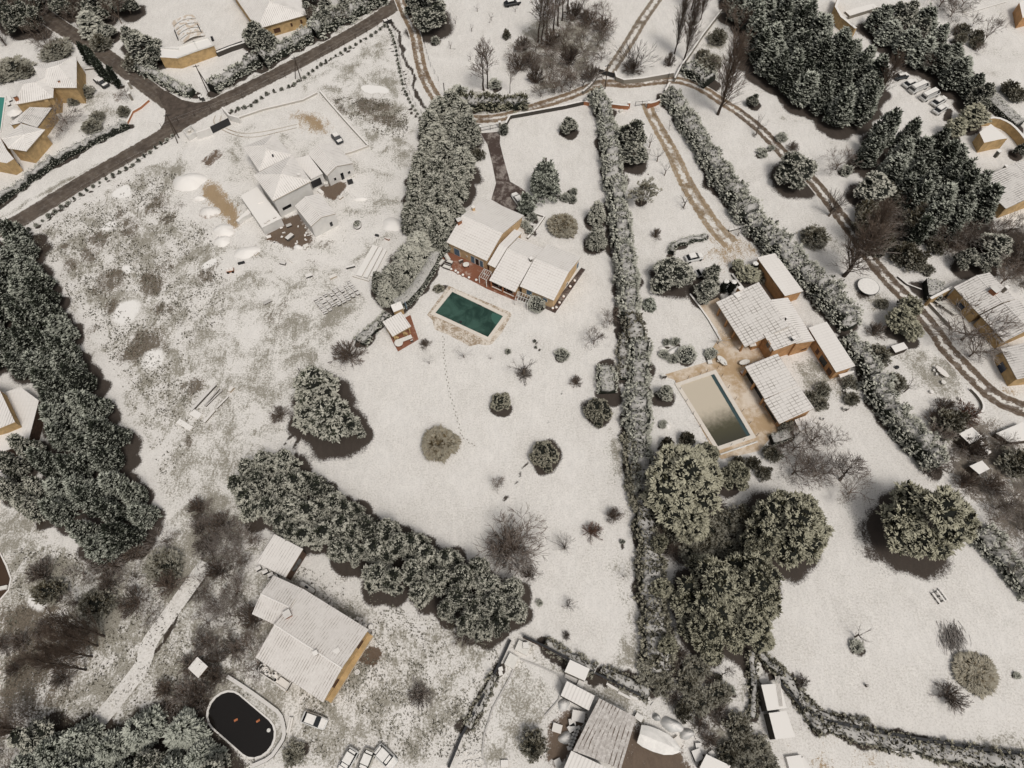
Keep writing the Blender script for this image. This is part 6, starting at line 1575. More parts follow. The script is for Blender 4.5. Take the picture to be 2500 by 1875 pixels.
for x, y, w_, d_, h_, rz_, mt, lb in [(585, 330, 2.1, 1.6, .8, -.45, 'furniture_white', 'white boxy machine at the top corner of the southern yard'), (527, 398, 1.6, 1.9, .8, -.5, 'furniture_white', 'white square box left of the sandy riding patch'), (600, 318, .9, .9, 1.1, 0, 'stone', 'grey round topped drum on the white boxy machine corner'), (470, 440, .7, .6, .5, .3, 'snow_cover', 'upper small white heap at the left wall of the southern yard'), (470, 462, .6, .6, .5, .3, 'snow_cover', 'lower small white heap at the left wall of the southern yard'),
  (872, 684, 1.9, 1.5, 1.0, -.2, 'tarp', 'pale rounded cube beside the lower left of the lean to roof'), (762, 746, 1.4, 1.2, .6, -.3, 'wood_pale', 'tan square slab in the dark yard'), (840, 716, 1.0, 1.0, .7, .1, 'stone', 'grey box between the pale cube and the tarpaulin dome'), (838, 745, 1.2, .9, .7, .5, 'tarp', 'pale slanted box left of the barn wall'), (765, 922, 1.0, .9, .5, .4, 'stone', 'grey block near the bottom edge of the dark yard'), (490, 928, 1.1, .9, .4, 0, 'junk_brown', 'brown hatch at the bottom edge of the riding patch'),
  (845, 487, 2.6, 1.0, .5, -.45, 'stone_dark', 'dark trestle under the white container'), (885, 515, 1.0, 1.1, .9, -.45, 'stone', 'grey cabinet below the right end of the white container'), (1185, 690, 1.2, .9, .8, -.6, 'stone', 'rounded grey tank at the upper right corner of the barn'), (640, 325, .3, .3, .4, 0, 'furniture_white', 'tiny white post cap right of the boxy machine')]:
 block_stack(F10, x, y, w_, d_, h_, rz_, lb, mt, name='yard_box', cat='box')
mound(F10, 808, 795, 36, 34, 1.1, 'crumpled grey tarpaulin dome in the dark yard', 'tarp', name='tarp_dome', cat='tarpaulin', seed=21)
mound(F10, 795, 625, 32, 30, .9, 'crumpled pale tarpaulin at the left end of the lean to roof', 'tarp', name='tarp_dome', cat='tarpaulin', seed=22)
for k in range(7): block_stack(F10, 868 - k * 7, 745 + k * 17, .7, .55, .5, .3, 'pale block in the row standing along the left wall of the barn', 'snow_cover', name='kerb_block', cat='block', group='blocks along the barn wall')
for k in range(30):
 x, y = 300 + rr.uniform(-45, 70), 905 + rr.uniform(-50, 50)
 block_stack(F10, x, y, rr.uniform(.2, .5), rr.uniform(.2, .4), rr.uniform(.1, .3), rr.uniform(0, 3), 'small white stone in the rubble spread at the bottom edge', 'concrete', name='rubble_stone', cat='stone', group='rubble spread at the bottom edge')
def boat(tile, a, b, wid, label):
 a, b = v2(tile.w(*a, 1.2)), v2(tile.w(*b, 1.2)); d = b - a; L = np.linalg.norm(d); ang = math.atan2(d[1], d[0]); c = (a + b) / 2
 root = thing('covered_boat', label, 'boat', (c[0], c[1], 0), ang)
 st = [(-.5, .80), (-.35, .96), (-.1, 1.0), (.15, .9), (.33, .62), (.45, .28), (.5, .03)]
 def ring(f, k, zs): return [(f * L, y * wid / 2 * k, z) for y, z in zs]
 m = MB(); R_ = [ring(f, k, [(-.25, .35), (-.85, .6), (-1, 1.15), (1, 1.15), (.85, .6), (.25, .35)]) for f, k in st]
 for r0, r1 in zip(R_[:-1], R_[1:]):
  for i in range(6): j = (i + 1) % 6; m.face([r0[i], r0[j], r1[j], r1[i]])
 m.face(R_[0][::-1]); link('hull', pymesh('hull', m.V, m.F, ['stone'], m.M), root)
 rg = random.Random(5); m = MB(); R_ = [ring(f, k * 1.04, [(-1, 1.0), (-1, 1.2), (-.5, 1.45 + rg.uniform(-.1, .1)), (0, 1.75 + rg.uniform(-.12, .12) - .5 * max(0, f)), (.5, 1.45 + rg.uniform(-.1, .1)), (1, 1.2), (1, 1.0)]) for f, k in st]
 for r0, r1 in zip(R_[:-1], R_[1:]):
  for i in range(6): m.face([r0[i], r0[i + 1], r1[i + 1], r1[i]][::-1])
 m.face(R_[0]); link('cover', pymesh('cover', m.V, m.F, ['snow_pad'], m.M), root)
 for f in (-.3, .2): m = MB(); m.box((f * L, 0, 0), (.3, wid * .7, .45)); link('trestle', pymesh('trestle', m.V, m.F, ['wood_dark'], m.M), root)
boat(F15, (128, 775), (345, 862), 3.0, 'white covered boat stored right of the rusty barn')
mound(F15, 300, 730, 62, 34, 1.6, 'long crumpled white tarpaulin heap above the covered boat', 'tarp', rz=-.5, name='tarp_heap', cat='tarpaulin', seed=31)
mound(F15, 375, 775, 38, 28, 1.2, 'rounded white tarpaulin bundle at the right end of the crumpled heap', 'tarp', name='tarp_bundle', cat='tarpaulin', seed=32)
mound(F15, 220, 690, 22, 18, 1.2, 'small white tarpaulin bundle at the left end of the crumpled heap', 'tarp', name='tarp_bundle', cat='tarpaulin', seed=33)
for x, y, w_, d_, h_, rz_, mt, lb in [(322, 810, 1.1, .9, .6, .5, 'wood_pale', 'pale board against the stern of the covered boat'), (436, 840, .9, .9, .6, 0, 'junk_dark', 'dark tyre stack upper one beside the right shed'), (430, 885, 1.3, 1.5, .9, .3, 'junk_dark', 'snow speckled dark engine heap left of the right shed'), (450, 865, .7, .7, .5, .2, 'stone', 'grey tyre beside the engine heap'), (600, 893, .9, .9, .6, .4, 'snow_cover', 'white box at the end of the long pipes'), (505, 880, .8, .9, .5, .5, 'tarp', 'pale box at the upper corner of the right shed'), (935, 925, 2.2, 1.8, .7, .1, 'snow_cover', 'large white square box at the bottom edge of the brown yard'), (972, 935, 1.6, 1.5, .6, .5, 'junk_dark', 'snow dusted cart right of the large white square box')]:
 block_stack(F15, x, y, w_, d_, h_, rz_, lb, mt, name='yard_box', cat='box')
for k, (a, b) in enumerate([((20, 560), (80, 590)), ((75, 578), (140, 605)), ((-40, 515), (20, 550)), ((415, 790), (600, 885)), ((420, 800), (590, 892)), ((190, 630), (205, 612)), ((-20, 620), (50, 650))]):
 plank(F15, a, b, .35 if k < 3 else .2, .2, ['left white beam along the upper wall of the southern yard', 'right white beam along the upper wall of the southern yard', 'leftmost white beam near the container fence', 'upper long pipe right of the covered boat', 'lower long pipe right of the covered boat', 'short leaning board above the tarpaulin heap', 'grey board beside the upper right corner of the barn'][k], 'snow_cover' if k < 3 else 'stone', name='beam', cat='beam')
wallrun('yard_fence', F10, [(588, 270), (700, 325), (820, 388)], .25, 1.4, 'dark solid fence along the top of the southern yard left of the container', 'wall_brown', 'fence', top='metal_dark')
wallrun('yard_fence', F10, [(935, 450), (1060, 510), (1195, 578)], .25, 1.2, 'dark solid fence along the top of the southern yard right of the container', 'wall_brown', 'fence', top='metal_dark')
wallrun('yard_edging', F10, [(555, 392), (520, 480), (430, 640), (385, 780), (375, 880), (400, 952)], .12, .15, 'thin curved edging on the left side of the riding patch', 'wood_dark', 'edging', top='wood_dark')
wallrun('yard_edging', F10, [(570, 388), (680, 430), (765, 470), (790, 520), (770, 600), (700, 680)], .12, .15, 'thin curved edging on the right side of the riding patch', 'wood_dark', 'edging', top='wood_dark')
wallrun('garden_wall', F19, [(-5, 490), (60, 565), (130, 640), (230, 700)], .3, 1.0, 'dark narrow wall between the long shed yard and the clean lawn', 'stone_dark', top='metal_dark')
wallrun('garden_wall', F19, [(230, 705), (420, 742), (650, 788), (900, 830), (1100, 860), (1300, 880)], .35, 1.1, 'long dark wall below the clean lawn at the lower right', 'stone_dark', top='metal_dark')
block_stack(F19, 600, 860, 1.6, .8, .6, .2, 'dark cart with three snow caps beside the lower right wall', 'junk_dark', name='cart', cat='cart')
for k in range(3): block_stack(F19, 580 + k * 20, 852, .6, .6, .75, .2, ['left', 'middle', 'right'][k] + ' white snow cap on the cart beside the lower right wall', 'snow_cover', name='snow_cap', cat='cap') if k < 0 else None
g_ = thing('bench_set', 'snowy picnic bench frame alone on the clean lawn at the lower right', 'bench', (*D19.w(1460, 945, .5)[:2], 0), -1.15)
m = MB()
for k in range(3): m.box((0, -.75 + k * .75, .45 + .25 * (k == 1)), (2.0, .28, .07))
link('slats', pymesh('slats', m.V, m.F, ['snow_cover'], m.M), g_)
m = MB()
for k in (-.8, 0, .8): m.box((k, 0, .0), (.08, 1.8, .42))
link('frame', pymesh('frame', m.V, m.F, ['wood_dark'], m.M), g_)
w = F19.w(457, 527, .3); m = MB(); m.lathe((0, 0, 0), [(.18, 0), (.22, .7), (.05, .8)], 8); o = link('stump', pymesh('stump', m.V, m.F, ['wood_dark'], m.M)); o.location = (w[0], w[1], 0); prop(o, 'tiny dark stump alone on the clean lawn', 'stump')
# ------------------------------------------------------------------ NORTH WEST HOUSES
hI = building('manor', 'rambling ochre house of four snowy hipped roofs beside the turquoise pool', 'house', A00, 380, 900)
hip(hI, A00, [(690, 505), (690, 790), (400, 790), (300, 600)], 4.8, [(520, 590), (420, 620)], 5.9, [(0, 1, 4), (1, 2, 5, 4), (2, 3, 5), (3, 0, 4, 5)], 'wall_ochre', 'roof_white')
hip(hI, A00, [(130, 735), (130, 942), (478, 878), (490, 668)], 4.6, [(215, 760), (320, 745)], 5.7, [(0, 1, 4), (1, 2, 5, 4), (2, 3, 5), (3, 0, 4, 5)], 'wall_ochre', 'roof_white')
Block(hI, A00, (85, 1118), (338, 1145), 2.9, (468, 968), 3.4, (265, 965), 3.9, wall='wall_ochre', roof='roof_white') if False else None
quadroof(hI, A00, [(265, 962), (468, 970), (335, 1148), (160, 1090)], 3.4, 'roof_grey', 'wall_ochre')
quadroof(hI, A00, [(85, 1112), (265, 965), (240, 1095), (100, 1125)], 3.1, 'roof_white', 'wall_ochre')
hip(hI, A00, [(20, 1250), (190, 1112), (405, 1168), (235, 1362), (75, 1335)], 4.0, [(215, 1215)], 4.8, [(0, 1, 5), (1, 2, 5), (2, 3, 5), (3, 4, 5), (4, 0, 5)], 'wall_ochre', 'roof_white')
flat(hI, A00, [(-250, 1150), (0, 1235), (60, 1350), (125, 1430), (60, 1470), (-300, 1400)], 3.6, ('roof_white', 'wall_ochre'))
wall_opening(hI, A00, (130, 942), (478, 878), 4.6, (432, 925), .8, 1.5, (430, 1010), 'window', 'shutter_brown', 'wall_ochre')
wall_opening(hI, A00, (235, 1362), (405, 1168), 4.0, (400, 1235), .7, 1.0, (460, 1300), 'window', 'shutter_brown', 'wall_ochre')
wall_opening(hI, A00, (478, 878), (490, 668), 4.6, (508, 830), .6, .9, (620, 800), 'window', 'shutter_brown', 'wall_ochre')
wall_opening(hI, A00, (690, 790), (690, 505), 4.8, (702, 735), .6, 1.0, (760, 700), 'window', 'shutter_brown', 'wall_ochre'); wall_opening(hI, A00, (690, 790), (690, 505), 4.8, (722, 610), .6, 1.0, (800, 600), 'window', 'shutter_brown', 'wall_ochre')
chimney(hI, A00(150, 890), 5.1, .8, .8, 'brick_red'); chimney(hI, A00(535, 740), 5.0, .4, .5, 'brick_red')
m = MB(); w = A00.w(130, 1000, 2.2)
for k in range(10): a = 2 * math.pi * k / 10; b = 2 * math.pi * (k + 1) / 10; m.face([(0, 0, 2.7), (1.9 * math.cos(a), 1.9 * math.sin(a), 2.1), (1.9 * math.cos(b), 1.9 * math.sin(b), 2.1)])
g_ = thing('parasol', 'snow covered parasol beside the turquoise pool corner', 'parasol', (w[0], w[1], 0)); link('canopy', pymesh('canopy', m.V, m.F, ['snow_cover'], m.M), g_); m = MB(); m.tube((0, 0, 0), (0, 0, 2.6), .05); link('pole', pymesh('pole', m.V, m.F, ['metal_dark'], m.M), g_)
for x, y, lb in [(70, 925, 'lower dark sun bed at the turquoise pool'), (85, 885, 'upper dark sun bed at the turquoise pool')]: block_stack(A00, x, y, .8, 2.0, .35, .6, lb, 'junk_dark', name='sun_bed', cat='sun bed')
block_stack(A00, 150, 1490, 1.0, 1.8, .5, .5, 'dark shelving with snow caps below the ochre house corner', 'junk_dark', name='shelf', cat='shelf')
car(A00, 845, 690, 985, 795, 'black pickup with a snowy hood and bed parked by the ochre house', 'metal_dark', 'pickup', w=1.9)
for x, y, h_, lb in [(1150, 735, 2.0, 'upper white capped gate pillar beside the small side road'), (1157, 838, 2.0, 'lower white capped gate pillar beside the small side road')]:
 w = A00.w(x, y, h_); g_ = thing('gate_pillar', lb, 'pillar', (w[0], w[1], 0), .5); m = MB(); m.box((0, 0, 0), (.55, .55, h_)); link('shaft', pymesh('shaft', m.V, m.F, ['stone'], m.M), g_); m = MB(); m.box((0, 0, h_ + .003), (.7, .7, .14)); link('cap', pymesh('cap', m.V, m.F, ['snow_pad'], m.M), g_)
wallrun('brick_edging', A00, [(1135, 1110), (1190, 1000), (1260, 960), (1335, 895), (1320, 875)], .25, .6, 'reddish low wall around the plot corner at the road junction', 'brick_red', smooth=0)
wallrun('terrace_wall', A00, [(760, 620), (870, 605)], .3, .4, 'short pale wall above the parked black pickup', 'stone')
hJ = building('terrace_house', 'flat roofed ochre house with white roof beams below a covered pool', 'house', A00, 1700, 480)
flat(hJ, A00, [(1440, 425), (1620, 418), (1880, 335), (1925, 405), (1595, 525), (1440, 515)], 3.0, ('snow_cover', 'wall_ochre'))
m = MB()
for a, b in (((1615, 418), (1875, 337)), ((1875, 337), (1922, 408)), ((1922, 408), (1785, 452)), ((1785, 452), (1595, 522)), ((1745, 375), (1785, 450)), ((1450, 432), (1610, 445))):
 p, q = v2(A00.w(*a, 3.1)), v2(A00.w(*b, 3.1)); d_ = q - p; m.box((*((p + q) / 2), 3.003), (np.linalg.norm(d_), .28, .28), math.atan2(d_[1], d_[0]))
m.build('roof_beam', 'frame_white', hJ)
g_ = building('pool_enclosure', 'ribbed pool enclosure with five tan arches on the terrace lawn', 'pool enclosure', A00, 1700, 300)
a_, b_, c_ = v2(A00.w(1648, 402)), v2(A00.w(1852, 330)), v2(A00.w(1545, 205))
for k in range(5):
 m = MB(); u_ = b_ - a_; v_ = c_ - a_; q0, q1 = k / 5 + .01, (k + 1) / 5 - .01
 for i in range(8):
  s0, s1 = i / 8, (i + 1) / 8; z0, z1 = .2 + .75 * math.sin(math.pi * s0), .2 + .75 * math.sin(math.pi * s1)
  P_ = [a_ + u_ * s0 + v_ * q0, a_ + u_ * s1 + v_ * q0, a_ + u_ * s1 + v_ * q1, a_ + u_ * s0 + v_ * q1]; ar = np.cross(P_[1] - P_[0], P_[2] - P_[1])
  F4 = [(*P_[0], z0), (*P_[1], z1), (*P_[2], z1), (*P_[3], z0)]; m.face(F4 if ar > 0 else F4[::-1])
 o = m.build('arch_panel', 'enclosure', g_) if 'enclosure' in MATS else None
 if o is None:
  t = NT('enclosure', .5); f = t.noise(.9, 3, .5); t.out(t.mix(t.ramp(f, .45, .62, 0, .8), (.78, .75, .71), (.55, .44, .33))); m.build('arch_panel', 'enclosure', g_)
for a, b, lb in (((1718, 160), (1760, 240), 'upper dark rail right of the pool enclosure'), ((1775, 215), (1812, 290), 'thick dark rail right of the pool enclosure'), ((1568, 268), (1600, 350), 'dark rail left of the pool enclosure')): plank(A00, a, b, .22, .5, lb, 'metal_dark', name='rail', cat='rail')
block_stack(A00, 1905, 335, .6, .9, .9, .4, 'dark grill at the right corner of the flat roofed house', 'metal_dark', name='grill', cat='grill')
wallrun('dark_hedge_wall', A00, [(1940, 465), (2040, 425), (2180, 375)], .5, 1.2, 'dark clipped wall leading right from the flat roofed ochre house', 'inner_green', 'hedge', top='inner_green')
hK = building('villa', 'ochre house with a large ribbed hipped roof cut by the top edge', 'house', A05, 600, 120)
hK['category'] = 'house'
hK.name = 'hipped_house'
hip(hK, A05, [(470, 262), (917, 132), (780, -210), (230, -90)], 3.4, [(585, 15), (500, -90)], 5.6, [(0, 1, 4), (1, 2, 5, 4), (2, 3, 5), (3, 0, 4, 5)], 'wall_ochre', 'roof_white')
for px, w, h in (((650, 272), 1.9, 1.4), ((780, 222), .7, 1.1), ((868, 193), .7, 1.2)): wall_opening(hK, A05, (470, 262), (917, 132), 3.4, px, w, h, (740, 330), 'window', 'shutter_brown', 'wall_ochre')
wallrun('garden_wall', A05, [(105, 470), (230, 420), (372, 375)], .4, 1.3, 'dark wall behind the olive tree beside the hipped house', 'stone_dark')
block_stack(A05, 375, 470, .8, .6, .6, .4, 'dark box on the snow below the hipped house', 'junk_dark', name='meter_box', cat='box')
for x, y, lb in ((1795, 860, 'snow topped bin left of the power pole at the junction'), (1815, 870, 'snow topped bin nearest the power pole at the junction')): block_stack(A00, x, y, .8, .8, 1.1, .5, lb, 'junk_dark', name='bin', cat='bin')
for k, (x, y) in enumerate(((1625, 180), (1660, 165))): block_stack(A05, x, y, 1.0, 1.0, 1.1, .5, ['left', 'right'][k] + ' dark bin at the top end of the road fence', 'junk_dark', name='bin', cat='bin')
hL = building('left_edge_house', 'white roofed house with a grey slate terrace roof cut by the left edge', 'house', C00, 60, 800)
flat(hL, C00, [(55, 575), (185, 535), (350, 655), (300, 850), (255, 1020), (75, 1100), (-350, 1230), (-350, 600)], 2.8, ('roof_plain', 'wall_brown'))
q_ = [v2(E(C00(*p), 5.2)) for p in [(-320, 440), (-10, 545), (135, 850), (0, 905), (-380, 1010)]]; q_ = q_ if np.cross(q_[1] - q_[0], q_[2] - q_[1]) > 0 else q_[::-1]
m = MB(); m.prism(q_, 4.9, 5.2, 1, mtop=0); m.build('roof', ['roof_white', 'wall_ochre'], hL); m = MB(); m.prism([p + (sum(q_) / 5 - p) * .05 for p in q_], 2.8, 4.88); m.build('wall', 'wall_ochre', hL)
hT = building('field_hut', 'little hut with a ribbed white roof among brown shrubs left of the farmhouse', 'hut', F00, 1780, 770)
Block(hT, F00, (1785, 850), (1690, 762), 1.9, (1868, 742), 2.1, wall='wall_brown', roof='roof_sheet', oh=.1, ohs=.1)
block_stack(D00, 340, 410, 1.6, .5, .5, .4, 'pale bench like box under the dark conifers at the left edge', 'wood_pale', name='box', cat='box'); block_stack(D00, 428, 390, .5, .5, .6, .2, 'small pale box beside the bench like box under the conifers', 'wood_pale', name='box', cat='box')
for k in range(3): plank(D00, (40, 765 + k * 32), (105, 768 + k * 30), .12, .1, ['upper', 'middle', 'lower'][k] + ' pale slat leaning beside the brown pond', 'wood_pale', name='slat', cat='slat')
block_stack(D00, 20, 1050, 1.4, .6, .35, .2, 'white float in the brown pond at the left edge', 'furniture_white', name='pond_float', cat='float', z=.08)
# ------------------------------------------------------------------ GATES AND WALLS OF THE LANE
wallrun('brick_wall', A15, [(-310, 900), (-190, 925), (-60, 930), (60, 945), (130, 950)], .35, 1.1, 'red brick wall left of the open rail gate at the lane end', 'brick_red')
wallrun('brick_wall', A15, [(312, 930), (370, 915), (420, 890)], .35, 1.3, 'red brick wall right of the open rail gate at the lane end', 'brick_red')
for x, lb in ((132, 'left brick gate pillar at the lane end'), (312, 'right brick gate pillar at the lane end')):
 w = A15.w(x, 925, 1.5); g_ = thing('gate_pillar', lb, 'pillar', (w[0], w[1], 0)); m = MB(); m.box((0, 0, 0), (.6, .6, 1.6)); link('shaft', pymesh('shaft', m.V, m.F, ['brick_red'], m.M), g_); m = MB(); m.box((0, 0, 1.603), (.72, .72, .12)); link('cap', pymesh('cap', m.V, m.F, ['snow_pad'], m.M), g_)
def gate(tile, a, b, h, label, mat='metal_dark', n=5, solid=False):
 a, b = v2(tile.w(*a, h / 2)), v2(tile.w(*b, h / 2)); d = b - a; L = np.linalg.norm(d); c = (a + b) / 2
 g = thing('gate', label, 'gate', (c[0], c[1], 0), math.atan2(d[1], d[0]))
 for sx in (-.5, 0, .5): m = MB(); m.box((sx * L, 0, 0), (.09, .09, h)); link('post', pymesh('post', m.V, m.F, [mat], m.M), g)
 m = MB()
 for k in range(2 if not solid else 1):
  if solid: m.box((0, 0, .1), (L, .05, h - .15))
  else: m.box((0, 0, .25 + k * (h - .45)), (L, .05, .07))
 link('rail', pymesh('rail', m.V, m.F, [mat], m.M), g)
gate(A15, (190, 935), (310, 925), 1.4, 'open rail gate between the brick walls at the lane end')
gate(A10, (640, 1165), (810, 1130), 1.3, 'two leaf rail gate across the dark driveway')
gate(A10, (1702, 640), (1840, 680), 1.4, 'dark solid gate at the foot of the two rut farm track', solid=True)
gate(A15, (465, 790), (490, 680), 1.6, 'narrow dark pole gate across the lane beside the long green hedge')
for x, y, lb in ((633, 1140, 'left pale gate pillar of the dark driveway'), (811, 1100, 'right pale gate pillar of the dark driveway')):
 w = A10.w(x, y, 1.6); g_ = thing('gate_pillar', lb, 'pillar', (w[0], w[1], 0)); m = MB(); m.box((0, 0, 0), (.5, .5, 1.7)); link('shaft', pymesh('shaft', m.V, m.F, ['stone'], m.M), g_); m = MB(); m.box((0, 0, 1.703), (.65, .65, .12)); link('cap', pymesh('cap', m.V, m.F, ['snow_pad'], m.M), g_)
wallrun('lane_wall', A10, [(865, 1105), (905, 1035), (1100, 1000), (1400, 945), (1625, 895)], .35, 1.1, 'dark stone wall along the lane above the cedar lawn', 'stone_dark')
wallrun('lane_wall', A10, [(1690, 600), (1700, 640), (1650, 740), (1560, 820)], .35, .9, 'stone wall curving from the farm track gate to the lane', 'stone', smooth=1)
wallrun('lane_wall', A10, [(1850, 640), (1865, 690), (1930, 715), (2100, 700), (2300, 665), (2380, 650)], .4, 1.2, 'grey stone wall right of the farm track gate above the muddy lane', 'stone')
wallrun('boundary_wall', A15, [(545, 700), (600, 590), (700, 450), (800, 300), (900, 170), (965, 85)], .3, 1.3, 'thin pale boundary wall climbing beside the dark poplars', 'stone')
wallrun('lane_wall', A15, [(455, 815), (500, 740)], .4, 1.0, 'short pale wall block at the end of the long green hedge', 'concrete')
wallrun('low_wall', B10, [(1110, 435), (1215, 470), (1140, 575), (1060, 665)], .3, .5, 'low snowy garden wall behind the yellow villa', 'stone')
wallrun('thin_wall', B19, [(1075, 1010), (1160, 1080), (1290, 1130)], .12, .5, 'thin curved edging above the rounded hedge by the grey roofed house', 'stone_dark', 'edging')
wallrun('field_wall', F10, [(520, 290), (470, 400), (430, 480), (350, 640), (270, 780), (200, 950)], .3, .6, 'low dark wall hidden in scrub left of the riding patch', 'stone_dark', top='metal_dark')
fence('fence', A05, [(-380, 1160), (345, 890), (590, 760), (870, 640), (1150, 470), (1360, 350), (1560, 245)], 1.7, 4.3, 'long wire fence with tall dark posts beside the asphalt road, upper part')
fence('fence', B00, [(100, 640), (330, 560), (520, 440), (770, 245), (960, 130), (1160, 10), (1330, -75)], 1.7, 4.3, 'long wire fence with tall dark posts beside the asphalt road, lower part')
fence('fence', A05, [(1690, 220), (1740, 400), (1770, 620), (1820, 800), (1900, 960), (2000, 1090)], 1.4, 2.6, 'thin dark wire fence beside the ditch of the brown dirt track', r=.04)
fence('fence', A10, [(105, 260), (140, 430), (190, 600), (260, 730)], 1.4, 2.6, 'wire fence between the brown dirt track and the sapling orchard', r=.04)
sap = None
P_ = resample(np.array(W2(B00, [(210, 640), (560, 400), (900, 175), (1200, 20)]) + W2(A05, [(-140, 1120), (130, 1040), (420, 960), (560, 855), (760, 790), (900, 705), (1050, 590), (1310, 435), (1500, 330), (1620, 240)])), 1.75)
for p in P_:
 if not (A00.w(1640, 1200)[0] - 1 < p[0] < A05.w(210, 1000)[0] + 1): plant_at('small_shrub', p[0], p[1], PR.uniform(.28, .5), PR.uniform(.5, .95), 'tiny snowy hedge plant in the long row beside the road fence', 'young hedge plants along the road fence', name='hedge_plant', bk=1.2)
P_ = resample(np.array(W2(A05, [(1650, 250), (1690, 330), (1720, 430), (1750, 620), (1790, 800), (1850, 930), (1960, 1100)])), 1.6)
for p in P_: plant_at('small_shrub', p[0], p[1], PR.uniform(.25, .4), PR.uniform(.4, .8), 'tiny snowy hedge plant in the row beside the ditch fence', 'young hedge plants along the ditch fence', name='hedge_plant', bk=1.1)
def pole(tile, x, y, xt, yt, h, label, r=.14, arms=True, brace=None):
 w = tile.w(x, y, 0); wt = tile.w(xt, yt, h)
 root = thing('utility_pole', label, 'pole', (w[0], w[1], 0))
 m = MB(); m.tube((0, 0, 0), (0, 0, h), r, r * .7, n=8); link('pole', pymesh('pole', m.V, m.F, ['wood_dark'], m.M), root)
 if arms: m = MB(); m.box((0, 0, h - .5), (1.5, .1, .12), .3); link('cross_arm', pymesh('cross_arm', m.V, m.F, ['metal_dark'], m.M), root)
 if brace:
  q = tile.w(*brace, 0) - w; m = MB(); m.tube((q[0], q[1], 0), (0, 0, h * .85), r * .8, n=6); link('brace', pymesh('brace', m.V, m.F, ['wood_dark'], m.M), root)
pole(A00, 1890, 870, 1760, 575, 9, 'braced utility pole beside the bins at the junction', brace=(1895, 810))
pole(A00, 1612, 1242, 1515, 1060, 7, 'braced utility pole on the road verge beside the entrance wall', brace=(1600, 1290))
pole(A05, 872, 730, 790, 500, 7, 'braced utility pole on the road verge above the courtyard', brace=(815, 710))
pole(A10, 1758, 800, 1780, 590, 7, 'dark wooden utility pole at the fork of the muddy lanes', arms=True)
pole(A10, 318, 870, 305, 765, 4, 'short dark pole at the bend of the brown track', arms=False)
pole(C05, 915, 500, 900, 330, 6, 'thin bare pole standing out of the large round conifer', r=.1, arms=False)
# ------------------------------------------------------------------ VEGETATION, surveyed plant by plant
g1 = 'conifers in the dense dark belt along the left edge'
lab1 = 'snow dusted conifer packed into the dense dark belt along the left edge'
for x, y in scatter(S0, [(-60, 570), (30, 560), (70, 640), (120, 720), (150, 800), (190, 870), (225, 950), (250, 1040), (300, 1150), (350, 1260), (330, 1340), (220, 1330), (140, 1270), (105, 1150), (95, 1020), (100, 930), (50, 900), (-60, 880)], 3.7, 3, z=4.5):
 plant_at('conifer', x, y, PR.uniform(1.9, 2.8), PR.uniform(6.5, 10.5), lab1, g1)
for x, y in [(60, 1090), (20, 1130), (95, 1190), (30, 1200), (70, 1235), (-10, 1180)]:
 crown_plant('drooping_conifer', S0, x, y, 36, 9, 'dark drooping conifer in the clump below the left edge house', 'drooping conifers below the left edge house')
g2 = 'conifers in the tall row right of the building site'
row = [(A10, 380, 930), (A10, 260, 1000), (A10, 470, 1030), (A10, 190, 1120), (A10, 400, 1130), (A10, 530, 1160), (A10, 250, 1240), (A10, 440, 1280), (A10, 160, 1360), (A10, 330, 1400), (A10, 480, 1450), (A10, 110, 1490), (A10, 260, 1540), (A10, 420, 1600), (B10, 60, 180), (B10, 230, 200), (B10, 400, 190), (B10, 60, 330), (B10, 240, 340), (B10, 380, 400), (B10, 20, 470), (B10, 180, 480), (B10, 300, 520), (B10, 150, 600), (B10, 260, 640)]
for t_, x, y in row: crown_plant('drooping_conifer', t_, x, y, 150, 8.5, 'snow laden conifer in the tall row right of the building site', g2)
for x, y, r_, lb in [(1930, 720, 190, 'broad drooping cedar at the lower end of the tall conifer row'), (1830, 860, 210, 'largest drooping cedar beside the curved clipped hedge'), (1680, 1010, 150, 'drooping cedar right of the paving block rows'), (1630, 1150, 130, 'last drooping cedar above the pool house sheds'), (1760, 1060, 110, 'small drooping cedar squeezed against the clipped hedge'), (1560, 1060, 90, 'small drooping cedar on the building site side')]:
 crown_plant('drooping_conifer', B05, x, y, r_, 6.5, lb)
hedge(B05, [(2090, 705), (2065, 830), (1990, 960), (1900, 1100), (1790, 1215), (1700, 1245)], 2.2, 2.3, 'clipped hedge with a snowy flat top curving left of the yellow villa', style='clipped', L=.22, dens=9, W=.3, zc=2.2)
hedge(C05, [(1640, -130), (1540, -30), (1440, 60), (1390, 120)], [1.6, 2.6], [1.2, 1.6], 'rough hedge descending left of the pool house', zc=1.0)
g3 = 'evergreens in the diagonal belt below the large garden'
